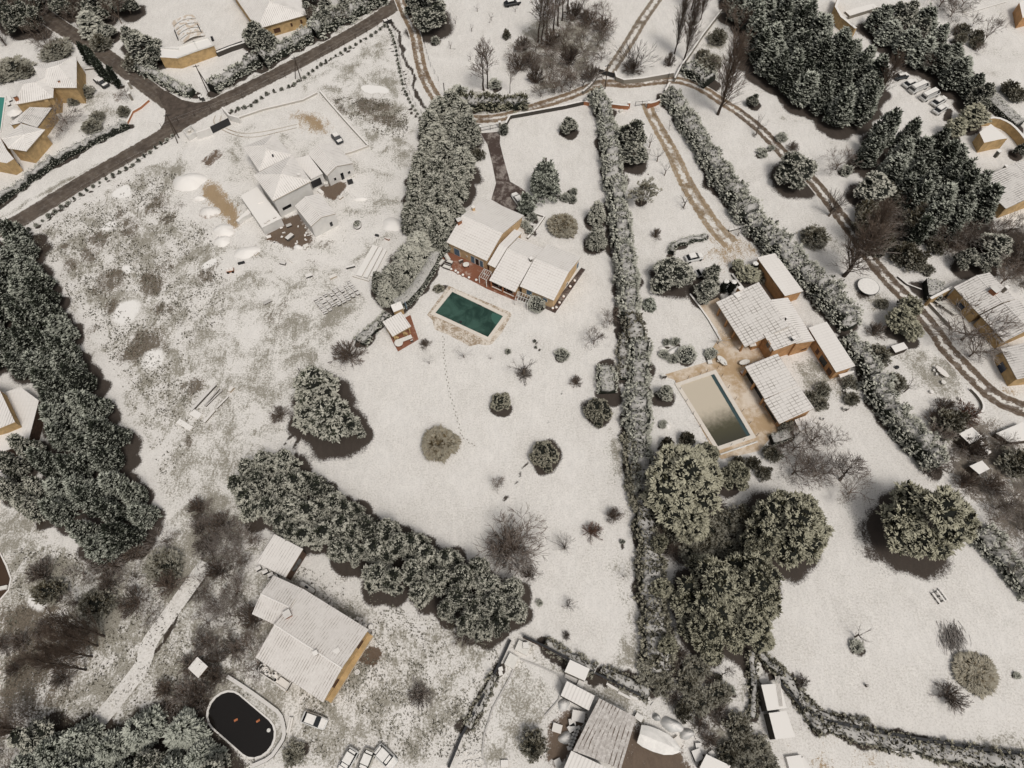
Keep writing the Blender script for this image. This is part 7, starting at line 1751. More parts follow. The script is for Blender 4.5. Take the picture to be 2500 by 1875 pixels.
for x, y, r_ in [(610, 1150, 34), (650, 1130, 34), (700, 1135, 36), (590, 1190, 36), (640, 1185, 38), (690, 1190, 38), (740, 1180, 36), (780, 1195, 32), (610, 1235, 38), (665, 1240, 38), (720, 1245, 40), (770, 1250, 40), (820, 1235, 36), (860, 1250, 30), (700, 1290, 32), (750, 1305, 38), (800, 1300, 40), (850, 1295, 38), (900, 1290, 34), (830, 1345, 34), (870, 1350, 30), (950, 1300, 36), (930, 1350, 38), (980, 1335, 38), (920, 1405, 42), (960, 1420, 34), (1020, 1330, 34), (1050, 1370, 40), (1010, 1400, 38), (1070, 1420, 40), (1030, 1450, 34), (1100, 1370, 34), (1130, 1410, 38), (1120, 1460, 38), (1170, 1390, 34), (1190, 1430, 40), (1160, 1490, 38), (1210, 1480, 38), (1250, 1440, 36), (1260, 1490, 34), (1180, 1530, 36), (1140, 1530, 28), (1090, 1490, 28), (1220, 1525, 28)]:
 crown_plant('belt_tree', S0, x, y, r_, PR.uniform(6.5, 8.5), 'snow laden evergreen in the diagonal belt below the large garden', g3)
for x, y, r_, h_, lb in [(1010, 560, 250, 10.5, 'large round snowy conifer at the left edge of the garden lawn, upper crown'), (1120, 820, 240, 9, 'large round snowy conifer at the left edge of the garden lawn, lower crown'), (930, 800, 160, 7, 'smaller conifer on the field side of the large round conifer'), (1330, 900, 110, 5, 'low conifer on the lawn side of the large round conifer')]:
 crown_plant('belt_tree', C05, x, y, r_, h_, lb, name='conifer')
crown_plant('bare_shrub', C05, 1290, 240, 200, 4.5, 'large round brown bare bush above the large round conifer', zf=.3)
foot_plant('bare_shrub', C05, 680, 800, 100, 2.5, 'pale bare bush at the field edge beside the large round conifer')
foot_plant('bare_shrub', C05, 1990, 160, 60, 1.6, 'small brown bush below the pool house deck')
foot_plant('cedar', B10, 1215, 255, 175, 10.5, 'tall cone shaped cedar alone on the lawn above the villa')
crown_plant('evergreen_tree', A10, 1440, 1140, 92, 3.6, 'small round tree with a dark bare patch near the top of the villa lawn', bk=.95)
crown_plant('clipped_ball', A10, 850, 1165, 38, 2.6, 'cylindrical clipped bush beside the dark driveway gate')
for x, y, r_, lb in [(1402, 300, 42, 'left ball of the three clipped balls on the villa lawn'), (1470, 318, 34, 'right ball of the three clipped balls on the villa lawn'), (1475, 248, 34, 'upper ball of the three clipped balls on the villa lawn')]: crown_plant('clipped_ball', B10, x, y, r_, 1.5, lb)
crown_plant('grass_dome', B10, 1380, 545, 112, 1.9, 'tan mop of ornamental grass on the lawn behind the villa')
crown_plant('cypress', B10, 1050, 345, 66, 5.5, 'dark narrow evergreen beside the white car on the dark driveway', zf=.6); crown_plant('small_shrub', B10, 1100, 480, 40, 1.5, 'dark shrub at the foot of the narrow evergreen beside the villa')
car(B10, 1010, 375, 935, 265, 'white car half hidden behind the narrow evergreen on the dark driveway', 'paint_white')
crown_plant('drooping_conifer', B10, 1690, 430, 110, 6.5, 'upper half of the pair of drooping evergreens beside the long hedge'); crown_plant('drooping_conifer', B10, 1690, 650, 125, 6.5, 'lower half of the pair of drooping evergreens beside the long hedge')
crown_plant('clipped_ball', B10, 1140, 1255, 78, 2.3, 'large dark rounded bush under the right wing of the villa'); crown_plant('big_bush', B10, 260, 1120, 58, 1.3, 'small dark bush at the top left corner of the green pool')
for x, y, lb in [(1040, 545, 'dark shrub between the garden wall and the villa'), (1075, 600, 'lower dark shrub between the garden wall and the villa')]: crown_plant('small_shrub', B10, x, y, 38, 1.2, lb)
plant = foot_plant
plant('snowy_star_tree', C10, 490, 270, 105, 2.8, 'pruned tree with snowy star like limbs below the green pool')
plant('snowy_star_tree', C10, 178, 325, 60, 1.8, 'small snowy star shaped tree left of the footprints'); plant('snowy_star_tree', C10, 730, 285, 34, 1.2, 'tiniest snowy sapling right of the snowy star tree')
plant('pollarded_tree', C10, 1030, 430, 120, 6.5, 'bare round headed tree in the middle of the large lawn'); plant('bare_shrub', C10, 1025, 430, 95, 1.3, 'brown suckers round the foot of the bare tree in mid lawn')
plant('small_shrub', C10, 888, 225, 24, .9, 'tiny dark shrub left of the bare tree in mid lawn'); plant('small_shrub', C10, 1125, 130, 13, .8, 'tiny dark shrub above the bare tree in mid lawn, upper one'); plant('small_shrub', C10, 1135, 185, 12, .6, 'tiny dark shrub above the bare tree in mid lawn, lower one')
crown_plant('clipped_ball', C10, 1377, 242, 57, 2.0, 'perfect clipped ball bush alone right of the bare tree in mid lawn')
plant('bare_shrub', C10, 1495, 500, 66, 2.4, 'brown twiggy bush at the top of the dark line across the lawn')
plant('bare_spreading_tree', C10, 1655, 150, 105, 5.5, 'bare tree on the lawn beside the long hedge, right of the clipped ball'); plant('bare_spreading_tree', B10, 1800, 1445, 80, 5, 'bare tree touching the brown strip of the long hedge')
crown_plant('big_bush', C10, 820, 655, 112, 2.7, 'dark snowy bush in the middle of the large lawn'); crown_plant('grass_dome', C10, 262, 1035, 140, 2.3, 'large tan dome of ornamental grass on the large lawn')
crown_plant('big_bush', C10, 1215, 1140, 158, 3.6, 'largest brown green round bush on the dark line across the lawn'); crown_plant('big_bush', C10, 1700, 745, 150, 3.6, 'large round bush touching the long hedge')
hedge(C10, [(1760, 340), (1775, 450), (1790, 560)], 3.4, 2.0, 'rounded hedge block above the large round bush at the long hedge', dens=9, L=.4, zc=1.6)
plant('bare_spreading_tree', C10, 795, 1430, 82, 3.6, 'small bare tree between the grass dome and the brown round bush')
plant('bare_spreading_tree', D10, 915, 500, 290, 8.5, 'very large bare spreading tree at the bottom of the large lawn'); foot_plant('bare_spreading_tree', D10, 930, 540, 250, 7.0, 'second crown inside the very large bare spreading tree'); plant('bare_shrub', D10, 905, 520, 260, 4.2, 'brown thicket under the very large bare spreading tree')
plant('bare_shrub', D10, 1080, 760, 90, 2.2, 'brown bush at the right end of the evergreen belt')
plant('vase_tree', D10, 1395, 510, 85, 2.8, 'vase shaped bare shrub left of the reddish round bush'); crown_plant('reddish_shrub', D10, 1640, 360, 115, 2.4, 'reddish brown round bush on the lower lawn', zf=.3); crown_plant('bare_shrub', D10, 1842, 225, 98, 3, 'brown pointed bush above right of the reddish round bush', zf=.3)
plant('small_shrub', D10, 1912, 460, 20, .8, 'tiny dark shrub between the reddish bush and the long hedge'); plant('snowy_star_tree', D10, 1925, 770, 85, 2.4, 'crooked snowy tree at the hedge beside the lower lawn')
plant('vase_tree', D10, 1425, 1030, 60, 2.2, 'small vase shaped shrub in the middle of the lower lawn'); plant('bare_shrub', D10, 1410, 1300, 50, 1.0, 'dark spiky shrub near the bottom of the lower lawn'); plant('small_shrub', D10, 1170, 1005, 28, .7, 'faint dark shrub at the left of the lower lawn')
hedge(A10, [(1700, 850), (1740, 930), (1790, 1080), (1820, 1300), (1835, 1500), (1855, 1640)], [3.2, 4.0], [3.2, 4.2], 'upper part of the long tall hedge between the villa and the tan drive', L=.62, zc=3)
hedge(B10, [(1855, 130), (1890, 400), (1930, 700), (1960, 950), (1990, 1180), (1985, 1330)], [3.4, 3.8], [4.0, 4.0], 'middle part of the long tall hedge beside the yellow villa', L=.62, zc=3)
hedge(B10, [(1990, 1360), (2030, 1500), (2060, 1620)], [3.2, 3.6], [3.2, 3], 'brown green part of the long hedge level with the clipped ball', leaf='scrub_leaf', L=.7, dens=4, zc=2)
hedge(C10, [(2080, 120), (2070, 400), (2060, 700), (2080, 1000), (2110, 1250), (2140, 1450)], [3.4, 4.2, 3.8, 3.4], [3.0, 3.4, 3.2], 'ragged lower part of the long hedge beside the half frozen pool', leaf='hedge_leaf', L=.62, zc=3)
hedge(C10, [(1930, 40), (1925, 250), (1930, 450)], [1.6, 2.4], [1.2, 2.0], 'reddish bare scrub strip on the garden side of the long hedge', leaf='scrub_leaf', L=.5, zc=1.0)
hedge(C10, [(1990, 950), (2010, 1200), (2060, 1450), (2110, 1640)], [2.2, 2.6], [2.0, 2.4], 'dark scrub strip along the garden side of the lower hedge', leaf='bush_leaf', L=.7, zc=2)
hedge(D10, [(2110, 60), (2130, 300), (2170, 520), (2190, 800), (2210, 1100), (2230, 1400), (2260, 1620)], [3.2, 4.2, 4.6], [2.2, 2.8, 2.0], 'dark ragged scrub belt along the lower garden and the pines', leaf='bush_leaf', L=.6, zc=2)
hedge(A15, [(480, 800), (560, 860), (620, 960), (700, 1100), (800, 1260), (900, 1400), (1000, 1570), (1060, 1659)], [3.6, 4.4], [3.2, 3.8], 'upper part of the long diagonal hedge right of the tan drive', L=.62, zc=3)
hedge(B15, [(960, 60), (1060, 180), (1160, 330), (1280, 490), (1400, 620), (1540, 760), (1680, 900)], [4.4, 5.2], [3.8, 4.2], 'middle part of the long diagonal hedge beside the little well', L=.62, zc=3)
hedge(B15, [(1700, 900), (1830, 1040), (1960, 1180), (2080, 1300), (2170, 1420)], [5.0, 4.2], [4.2, 4.0], 'part of the long diagonal hedge behind the orange house garage', L=.62, zc=3)
hedge(C19, [(640, 60), (720, 160), (800, 280), (880, 400)], [2.8, 3.2], [3.0, 3.0], 'narrow part of the diagonal hedge behind the orange house wing', L=.62, zc=2.5)
hedge(C19, [(900, 440), (960, 600), (1060, 720), (1180, 860), (1290, 1000), (1400, 1130), (1480, 1220)], [4.6, 3.6], [4.0, 4.0], 'lower part of the diagonal hedge beside the snowy lane to the round pine', L=.62, zc=3)
hedge(D19, [(1850, 330), (1960, 480), (2080, 620), (2200, 760), (2330, 900)], 3.4, 2.6, 'dark end of the diagonal hedge at the right edge below the round pine', L=.7, zc=2)
hedge(B19, [(1340, 1110), (1410, 1120), (1480, 1140)], 4.6, 2.0, 'rounded dark hedge block beside the corner of the grey roofed house', style='clipped', L=.3, dens=7, zc=1.6)
hedge(B15, [(515, 790), (530, 710), (640, 685), (830, 640)], 1.3, 1.3, 'L shaped clipped hedge above the white cars', L=.3, dens=9, zc=1)
hedge(C15, [(1420, 1000), (1490, 985), (1580, 950)], 1.8, 1.3, 'clipped snowy hedge block at the lower corner of the pavilion', style='clipped', L=.25, dens=9, zc=1.1)
hedge(A00, [(1130, 1085), (1000, 1150), (800, 1235), (640, 1320), (480, 1410)], 1.9, 1.9, 'upper part of the clipped hedge with a snowy top beside the manor', L=.3, dens=7, zc=1.8)
hedge(A00, [(470, 1415), (300, 1530), (150, 1640), (0, 1740), (-200, 1860)], 2.0, 2.0, 'lower part of the clipped hedge with a snowy top at the left road verge', L=.3, dens=7, zc=1.8)
hedge(A00, [(1240, 600), (1350, 640), (1500, 720), (1640, 790), (1720, 820)], [2.6, 2.4], [2.2, 1.8], 'wild hedge along the side road below the flat roofed house', L=.5, dens=6, zc=1.5)
hedge(A05, [(50, 770), (130, 700), (230, 645), (380, 560), (480, 520)], [3.0, 3.4], [2.4, 2.8], 'wild hedge above the road below the flat roofed house, left part', L=.6, dens=5, zc=2)
hedge(A05, [(500, 520), (640, 450), (760, 370), (900, 300), (960, 280)], [3.6, 3.4], [3.0, 2.6], 'wild hedge above the road below the hipped house', L=.6, dens=5, zc=2)
hedge(A05, [(960, 250), (1100, 170), (1250, 90), (1400, 20), (1600, -80)], [4.6, 4.4], [3.4, 3.2], 'tall wild hedge above the road near the top edge', L=.7, dens=5, zc=2.4)
hedge(A10, [(400, 900), (540, 900), (700, 905), (900, 900), (1060, 895)], [3.4, 3.0], [2.8, 2.6], 'bamboo like green hedge along the upper side of the lane', leaf='needles_olive', L=.9, dens=4, zc=2, W=.1)
hedge(A10, [(1640, 820), (1700, 860), (1740, 930)], 3.4, 3.2, 'green bush head where the long hedge meets the lane', L=.7, zc=2.5)
hedge(A15, [(650, 560), (720, 620), (800, 660), (870, 700)], 4.2, 2.8, 'wild green hedge above the track at the foot of the tall poplar', L=.6, zc=2)
hedge(F10, [(700, 300), (790, 360), (900, 420), (960, 450)], [1.6, 2.2], [1.0, 1.4], 'bushy strip on the lawn side of the container fence', leaf='scrub_leaf', L=.5, zc=.8)
hedge(F10, [(990, 440), (1100, 500), (1240, 570)], 1.9, 1.2, 'bushy strip above the right yard fence', leaf='scrub_leaf', L=.5, zc=.8)
hedge(F10, [(440, 470), (400, 560), (350, 650), (300, 740)], 1.6, .9, 'scrubby strip along the low dark wall left of the riding patch', leaf='scrub_leaf', L=.5, zc=.6)
hedge(F19, [(100, 560), (180, 650), (240, 690), (400, 720), (480, 735)], [1.6, 1.2], [1.2, .8], 'dark scrub along the bend of the lower right wall', leaf='scrub_leaf', L=.5, zc=.6)
hedge(F19, [(180, 720), (300, 745), (450, 790), (650, 830), (850, 870), (1050, 900), (1300, 930)], [2.2, 2.8], [1.1, 1.5], 'dark hedge strip below the lower right wall', leaf='bush_leaf', L=.5, zc=.8)
hedge(F19, [(400, 745), (480, 740)], 1.0, .6, 'small dark scrub tuft on top of the lower right wall', leaf='scrub_leaf', L=.4, zc=.5)
g4 = 'evergreens in the dense dark belt at the top right'
for x, y in scatter(S0, [(1775, -60), (1960, -60), (1985, 20), (2040, 70), (2100, 110), (2140, 170), (2145, 230), (2100, 270), (2060, 270), (1980, 220), (1900, 170), (1860, 110), (1830, 60)], 4.0, 8, z=5):
 plant_at('conifer', x, y, PR.uniform(2.2, 3.3), PR.uniform(7, 11), 'snow dusted evergreen in the dense dark belt at the top right', g4)
g5 = 'evergreens between the parked vans and the grey farm building'
for x, y in scatter(S0, [(2125, 320), (2190, 305), (2260, 325), (2320, 350), (2365, 390), (2400, 450), (2405, 520), (2360, 545), (2290, 535), (2230, 470), (2170, 410), (2120, 360)], 3.8, 9, z=5):
 plant_at('conifer', x, y, PR.uniform(2.2, 3.3), PR.uniform(7, 11), 'snow dusted evergreen between the parked vans and the grey farm building', g5)
g6 = 'mixed trees behind the parked vans'
for x, y in scatter(S0, [(2150, 30), (2220, 20), (2300, 80), (2370, 150), (2420, 210), (2400, 235), (2340, 190), (2290, 140), (2220, 100), (2160, 80)], 4.2, 10, z=4):
 plant_at('conifer' if PR.random() < .55 else 'evergreen_tree', x, y, PR.uniform(2.6, 3.6), PR.uniform(6, 8.5), 'snow dusted evergreen in the row behind the parked vans', g6)
for k, (x, y, r_, h_) in enumerate([(980, 330, 150, 6), (1150, 420, 160, 6), (1250, 520, 150, 6), (870, 260, 120, 5), (1350, 640, 120, 6), (1550, 150, 150, 5), (1450, 60, 150, 6), (1650, 60, 120, 5)]):
 foot_plant('bare_spreading_tree', A19, x, y, r_, h_, 'bare brown tree in the thicket between the ochre wall and the parked vans', 'bare trees in the thicket near the parked vans')
for x, y, r_, lb in [(1660, 270, 66, 'upper left dark bush on the far right snowy lawn'), (1640, 350, 60, 'lower left dark bush on the far right snowy lawn'), (1790, 320, 60, 'upper right dark bush on the far right snowy lawn'), (1790, 380, 50, 'lower right dark bush on the far right snowy lawn')]: crown_plant('scrub_shrub', A19, x, y, r_, 2.5, lb)
for x, y, r_, h_, lb in [(1500, 385, 60, 7, 'leaning bare tree left of the dark bushes at the top right'), (1835, 400, 80, 9, 'tall leaning bare tree right of the dark bushes at the top right'), (1740, 240, 60, 4, 'small bare tree between the dark bushes at the top right'), (1790, 470, 50, 3, 'small brown bare tree at the tip of the path on the right lawn'), (640, 330, 50, 4, 'bare shrub above the van row thicket')]: foot_plant('bare_spreading_tree', A19, x, y, r_, h_, lb)
foot_plant('bare_poplar', A19, 880, 900, 75, 13, 'bare upright poplar left of the parked white vans')
for x, y, lb in [(2090, 790, 'dark shrub on the right edge lawn, left one'), (2160, 850, 'dark shrub on the right edge lawn, right one')]: crown_plant('scrub_shrub', A19, x, y, 75, 3, lb)
crown_plant('feathery_pine', A19, 1770, 1050, 150, 6, 'feathery pale pine below the parked vans'); crown_plant('feathery_pine', A19, 1600, 1150, 120, 6, 'second feathery pine left of the pale one below the vans')
for x, y, r_, lb in [(1650, 100, 60, 'x')]: pass
hedge(A19, [(1850, 800), (1930, 870), (2050, 990), (2180, 1100)], 3.0, 1.8, 'dark clipped hedge running to the right edge above the curving ochre wall', style='clipped', L=.3, dens=6, zc=1.6)
crown_plant('evergreen_tree', A19, 2190, 1340, 60, 4, 'dark bush cut by the right edge beside the farm building')
foot_plant('bare_poplar', A15, 930, 1030, 130, 21, 'tallest bare poplar standing on the track behind the long green hedge')
foot_plant('bare_poplar', A15, 540, 485, 60, 17, 'left bare poplar of the pair above the grey lane wall'); foot_plant('bare_poplar', A15, 625, 545, 70, 17, 'right bare poplar of the pair above the grey lane wall'); foot_plant('bare_poplar', A15, 775, 180, 45, 10, 'small bare poplar behind the pair near the top edge'); foot_plant('bare_poplar', A15, 690, 90, 55, 12, 'bare poplar nearest the top edge beside the boundary wall')
foot_plant('vase_tree', A15, 165, 640, 140, 6, 'round headed bare tree beside the two rut farm track'); foot_plant('bare_shrub', A15, 160, 640, 120, 3, 'brown undergrowth at the foot of the round headed bare tree'); foot_plant('bare_shrub', A15, 490, 590, 60, 4, 'thin brown shrub left of the poplar pair')
for x, y, r_, h_, lb in [(870, 560, 90, 3, 'dark green bush left of the tall poplar, upper'), (930, 330, 80, 3, 'dark green bush beside the boundary wall near the top'), (800, 500, 70, 2.5, 'dark green bush against the boundary wall'), (770, 620, 80, 2.5, 'dark green bush at the lane bend below the boundary wall')]: crown_plant('scrub_shrub', A15, x, y, r_, h_, lb)
for x, y, r_, h_, lb in [(1000, 150, 110, 8, 'dark reddish bare tree at the edge of the top right belt, upper one'), (1100, 260, 130, 8, 'dark reddish bare tree at the edge of the top right belt, lower one'), (1200, 400, 110, 7, 'dark reddish bare tree at the foot of the top right belt')]: foot_plant('bare_spreading_tree', A15, x, y + 60, r_, h_, lb)
crown_plant('evergreen_tree', A15, 1250, 900, 62, 3.6, 'small dark evergreen alone on the snow right of the tall poplar')
foot_plant('pollarded_tree', A15, 1275, 1215, 80, 5.5, 'bare pollarded tree on the bend of the brown track'); foot_plant('small_shrub', A15, 1495, 1255, 45, 1.4, 'dark shrub right of the brown track below the pollarded tree'); foot_plant('bare_shrub', A15, 1600, 1340, 60, 2.2, 'bare shrub at the right verge of the brown track'); foot_plant('small_shrub', A15, 1330, 1390, 42, 1.2, 'dark shrub left of the brown track'); foot_plant('small_shrub', A15, 1410, 1340, 26, .8, 'tiny shrub on the left verge of the brown track')
crown_plant('evergreen_tree', B15, 1640, 60, 215, 6.5, 'large dark evergreen overhanging the brown track')
foot_plant('bare_spreading_tree', A15, 1990, 1530, 140, 6, 'bare brown tree right of the large dark evergreen'); foot_plant('small_shrub', A15, 2080, 1560, 50, 1.6, 'dark shrub under the bare brown tree')
crown_plant('evergreen_tree', B19, 880, 240, 185, 6.5, 'rounded olive evergreen beside the dark poplar group'); foot_plant('pollarded_tree', B19, 455, 470, 120, 6.5, 'bare fan shaped tree on the brown track below the dark evergreen'); foot_plant('vase_tree', B19, 460, 465, 90, 6, 'second bare fan shaped tree at the same track verge')
for x, y, r_, h_, lb in [(1130, 470, 150, 7, 'brown bare tree right of the olive evergreen'), (900, 520, 120, 7, 'brown bare tree below the olive evergreen'), (1000, 700, 120, 5, 'brown bare tree at the right verge of the dark track')]: foot_plant('bare_spreading_tree', B19, x, y, r_, h_, lb)
foot_plant('bare_poplar', B19, 590, 1010, 170, 16, 'thick brown many stemmed poplar left of the trampoline'); foot_plant('bare_poplar', B19, 740, 780, 120, 14, 'brown poplar leaning over the dark track above the thick one')
crown_plant('cypress', B19, 1270, 610, 66, 8.5, 'dark narrow cypress standing in a snowy clearing', zf=.5)
for x, y, r_, h_, lb in [(1130, 800, 130, 4, 'olive scrub bush below the narrow cypress, left one'), (1230, 860, 120, 4, 'olive scrub bush below the narrow cypress, right one'), (1430, 740, 80, 3, 'olive bush right of the narrow cypress'), (1340, 950, 60, 1.6, 'small dark bush in the snowy clearing below the cypress'), (330, 650, 120, 3, 'grey rounded thicket between the hedge and the brown track'), (935, 1260, 55, 1.4, 'small dark bush below the trampoline')]: crown_plant('scrub_shrub', B19, x, y, r_, h_, lb)
foot_plant('bare_spreading_tree', B19, 1500, 820, 110, 5, 'bare tree in the clearing right of the cypress'); foot_plant('bare_spreading_tree', B19, 1600, 760, 130, 6, 'bare brown tree at the edge of the dark wood right of the clearing')
for x, y in scatter(S0, [(2085, 475), (2180, 500), (2250, 470), (2280, 540), (2200, 640), (2130, 620), (2100, 560)], 3.4, 15): plant_at(PR.choice(['bare_spreading_tree', 'scrub_shrub']), x, y, PR.uniform(2.0, 3.0), PR.uniform(3, 5.5), 'brown tree or bush between the dark track and the cypress clearing', 'brown bushes between the dark track and the cypress', name='thicket_tree', cat='tree')
for x, y in scatter(S0, [(2300, 570), (2400, 570), (2490, 540), (2560, 560), (2560, 700), (2480, 690), (2430, 640), (2380, 640), (2330, 620)], 4.0, 12, z=3):
 plant_at(PR.choice(['bare_spreading_tree', 'evergreen_tree', 'bare_spreading_tree']), x, y, PR.uniform(2.6, 3.8), PR.uniform(5, 7), 'tree of the dark tangled wood above the grey roofed house', 'trees in the tangled wood above the grey roofed house', name='woodland_tree')
for x, y, r_, h_, lb in [(1180, 1290, 140, 6, 'pale feathery pine covering the track junction, upper'), (1100, 1400, 150, 6, 'pale feathery pine beside the track junction, middle'), (1200, 1500, 120, 5, 'feathery pine below the track junction, lower')]: crown_plant('feathery_pine', B19, x, y, r_, h_, lb)
foot_plant('bare_spreading_tree', C19, 1650, 110, 330, 9, 'very large leaning bare tree in front of the grey roofed house'); foot_plant('bare_spreading_tree', C19, 1720, 260, 200, 7, 'second bare tree beside the window wall of the grey roofed house')
foot_plant('pollarded_tree', C19, 1130, 580, 80, 4.5, 'crooked bare tree at the lower lawn beside the diagonal hedge'); foot_plant('bare_shrub', C19, 860, 60, 100, 3, 'brown shrub behind the garden shed'); crown_plant('scrub_shrub', C19, 900, 250, 110, 3, 'olive bush between the hedge and the split roof shed'); crown_plant('scrub_shrub', C19, 1070, 500, 90, 2.5, 'brown green bush on the lawn side of the diagonal hedge')
for x, y, r_, h_, lb in [(1480, 740, 110, 3, 'pale brown rounded bush beside the reddish bush'), (1400, 840, 120, 3, 'dark brown bush between the hedge and the reddish bush')]: foot_plant('bare_shrub', C19, x, y, r_, h_, lb)
foot_plant('reddish_shrub', C19, 1650, 800, 160, 3.6, 'reddish bare bush left of the curved wall'); foot_plant('reddish_shrub', C19, 1560, 860, 120, 3, 'second reddish bare bush below the first')
gq = 'brown trees in the thicket at the lower right edge'
for x, y in scatter(S0, [(2250, 1040), (2330, 1030), (2370, 1090), (2430, 1070), (2510, 1080), (2560, 1200), (2520, 1290), (2430, 1250), (2380, 1200), (2300, 1150)], 3.8, 13, z=2.5):
 plant_at(PR.choice(['bare_spreading_tree', 'scrub_shrub', 'bare_shrub']), x, y, PR.uniform(2.0, 3.2), PR.uniform(3, 5.5), 'brown thicket tree around the small sheds near the right edge', gq, name='thicket_tree', cat='tree')
for x, y in scatter(S0, [(2400, 1240), (2480, 1220), (2560, 1330), (2560, 1420), (2480, 1380), (2440, 1320)], 3.6, 14, z=2):
 plant_at('bare_spreading_tree', x, y, PR.uniform(2.2, 3.2), PR.uniform(3.5, 5.5), 'brown bare tree behind the hedge right of the round pine', 'bare trees behind the hedge right of the round pine')
crown_plant('evergreen_tree', A10, 2010, 1210, 150, 8.5, 'tall leafy evergreen at the head of the tan drive', zf=.5); crown_plant('evergreen_tree', A10, 2020, 1380, 140, 6, 'lower crown of the leafy evergreen beside the tan drive')
crown_plant('light_tree', B15, 265, 245, 135, 6.5, 'sparse snowy tree with two dark trunks beside the long hedge', zf=.62)
for x, y, r_, h_, lb in [(312, 1330, 60, 4, 'first pruned bare tree along the left of the tan drive'), (385, 1455, 66, 4, 'second pruned bare tree along the left of the tan drive'), (450, 1580, 55, 4, 'third pruned bare tree along the left of the tan drive')]: foot_plant('pollarded_tree', A15, x, y, r_, h_, lb)
foot_plant('pollarded_tree', B15, 620, 395, 85, 4.5, 'fourth pruned bare tree beside the widening tan drive'); foot_plant('pollarded_tree', A15, 490, 1165, 25, 3, 'thin bare sapling right of the tan drive'); foot_plant('pollarded_tree', A15, 365, 1040, 25, 2.6, 'thin bare sapling just inside the brick gate')
foot_plant('bare_shrub', B15, 370, 660, 52, 2.6, 'small dark bare shrub on the lawn above the round evergreen'); foot_plant('snowy_star_tree', B15, 1110, 650, 90, 3, 'white limbed pruned tree below the stone trough')
crown_plant('evergreen_tree', B15, 515, 1000, 208, 5.5, 'large round clipped evergreen above the snowy lawn', zf=.45, bk=1.0)
for x, y, r_, h_, lb in [(870, 1000, 85, 5.5, 'upper dark evergreen beside the second white car'), (830, 1140, 120, 4.5, 'lower dark evergreen at the corner of the tan patio')]: crown_plant('belt_tree', B15, x, y, r_, h_, lb, name='evergreen_tree')
foot_plant('young_fir', B15, 310, 1290, 55, 3, 'small young fir on the snowy lawn left of the orange house'); crown_plant('feathery_pine', B15, 1220, 990, 125, 3.5, 'palm like drooping shrub in front of the orange house', name='drooping_shrub'); crown_plant('feathery_pine', B15, 1110, 910, 60, 3, 'small drooping shrub above the palm like shrub', name='drooping_shrub'); crown_plant('scrub_shrub', B15, 1350, 1000, 80, 2.2, 'bare brown shrub against the garage wall')
foot_plant('snowy_star_tree', B15, 930, 1620, 100, 2.6, 'snowy star shaped tree at the edge of the tan patio'); crown_plant('small_shrub', C15, 870, 230, 50, 1.2, 'low dark shrub under the star shaped tree at the patio')
mound(C15, 530, 210, 70, 38, .7, 'long snowy boulder in the rockery of the left lawn', rz=.7, seed=41, name='boulder', cat='boulder'); mound(C15, 430, 190, 38, 30, .5, 'smaller snowy boulder at the left of the rockery', seed=42, name='boulder', cat='boulder')
for x, y, r_, lb in [(470, 130, 30, 'top dark shrub of the rockery'), (550, 125, 36, 'top right dark shrub of the rockery'), (450, 240, 42, 'dark shrub at the lower left of the rockery'), (530, 280, 40, 'dark shrub at the bottom of the rockery')]: crown_plant('small_shrub', C15, x, y, r_, 1.2, lb)
crown_plant('clipped_ball', C15, 652, 235, 82, 2.1, 'brown grey dome bush right of the rockery')
crown_plant('belt_tree', C15, 460, 590, 80, 4, 'dark conifer left of the half frozen pool', name='conifer'); mound(C15, 470, 885, 38, 34, .7, 'snowy rock group left of the long pool', seed=43, name='rock_group', cat='rocks'); crown_plant('small_shrub', C15, 440, 870, 38, .9, 'dark shrub among the snowy rocks left of the pool')
for x, y, r_, h_, lb in [(620, 1370, 410, 12, 'largest spreading olive pine below the half frozen pool')]: crown_plant('broad_pine', C15, x, y, r_, h_, lb, zf=.6)
for x, y, r_, h_, lb in [(830, 1130, 120, 5, 'olive pine crown touching the lower pool corner'), (660, 1010, 66, 3, 'small round shrub below the left pool side'), (480, 1050, 60, 3, 'small shrub between the hedge and the large pine'), (1090, 1330, 150, 6, 'grey green pine right of the largest olive pine'), (1250, 1220, 62, 2.5, 'round brown green bush below the pool patio'), (1350, 1310, 70, 2.5, 'dark bush in the snowy gap right of the pines'), (1420, 1130, 80, 2.5, 'dark bush at the lower right patio corner'), (1120, 1210, 60, 2.2, 'pale round bush under the pool corner')]:
 crown_plant('broad_pine' if r_ > 100 else 'scrub_shrub', C15, x, y, r_, h_, lb, name='pine' if r_ > 100 else None)
for x, y, r_, h_, lb in [(700, 290, 210, 8, 'pale feathery conifer below the largest olive pine'), (400, 470, 100, 6, 'feathery conifer against the dark scrub belt, upper one'), (430, 870, 120, 5, 'feathery conifer against the dark scrub belt, middle one'), (470, 1380, 110, 5, 'feathery conifer against the dark scrub belt, lower one')]: crown_plant('feathery_pine', D15, x, y, r_, h_, lb)
for x, y, r_, h_, lb in [(1600, 290, 400, 11, 'big dark green pine in the middle right, beside the snowy lawn'), (880, 900, 340, 11, 'big olive pine lower left of the pine group'), (1250, 800, 330, 11, 'big olive pine lower middle of the pine group'), (850, 1250, 260, 9, 'lowest left pine of the pine group'), (1230, 1230, 250, 9, 'lowest right pine of the pine group'), (1300, 520, 190, 8, 'smaller pine between the big ones')]:
 crown_plant('broad_pine', D15, x, y, r_, h_, lb, zf=.6)
crown_plant('broad_pine', D19, 1410, 230, 420, 14, 'single huge round pine on the lawn beside its bare dark patch', zf=.62)
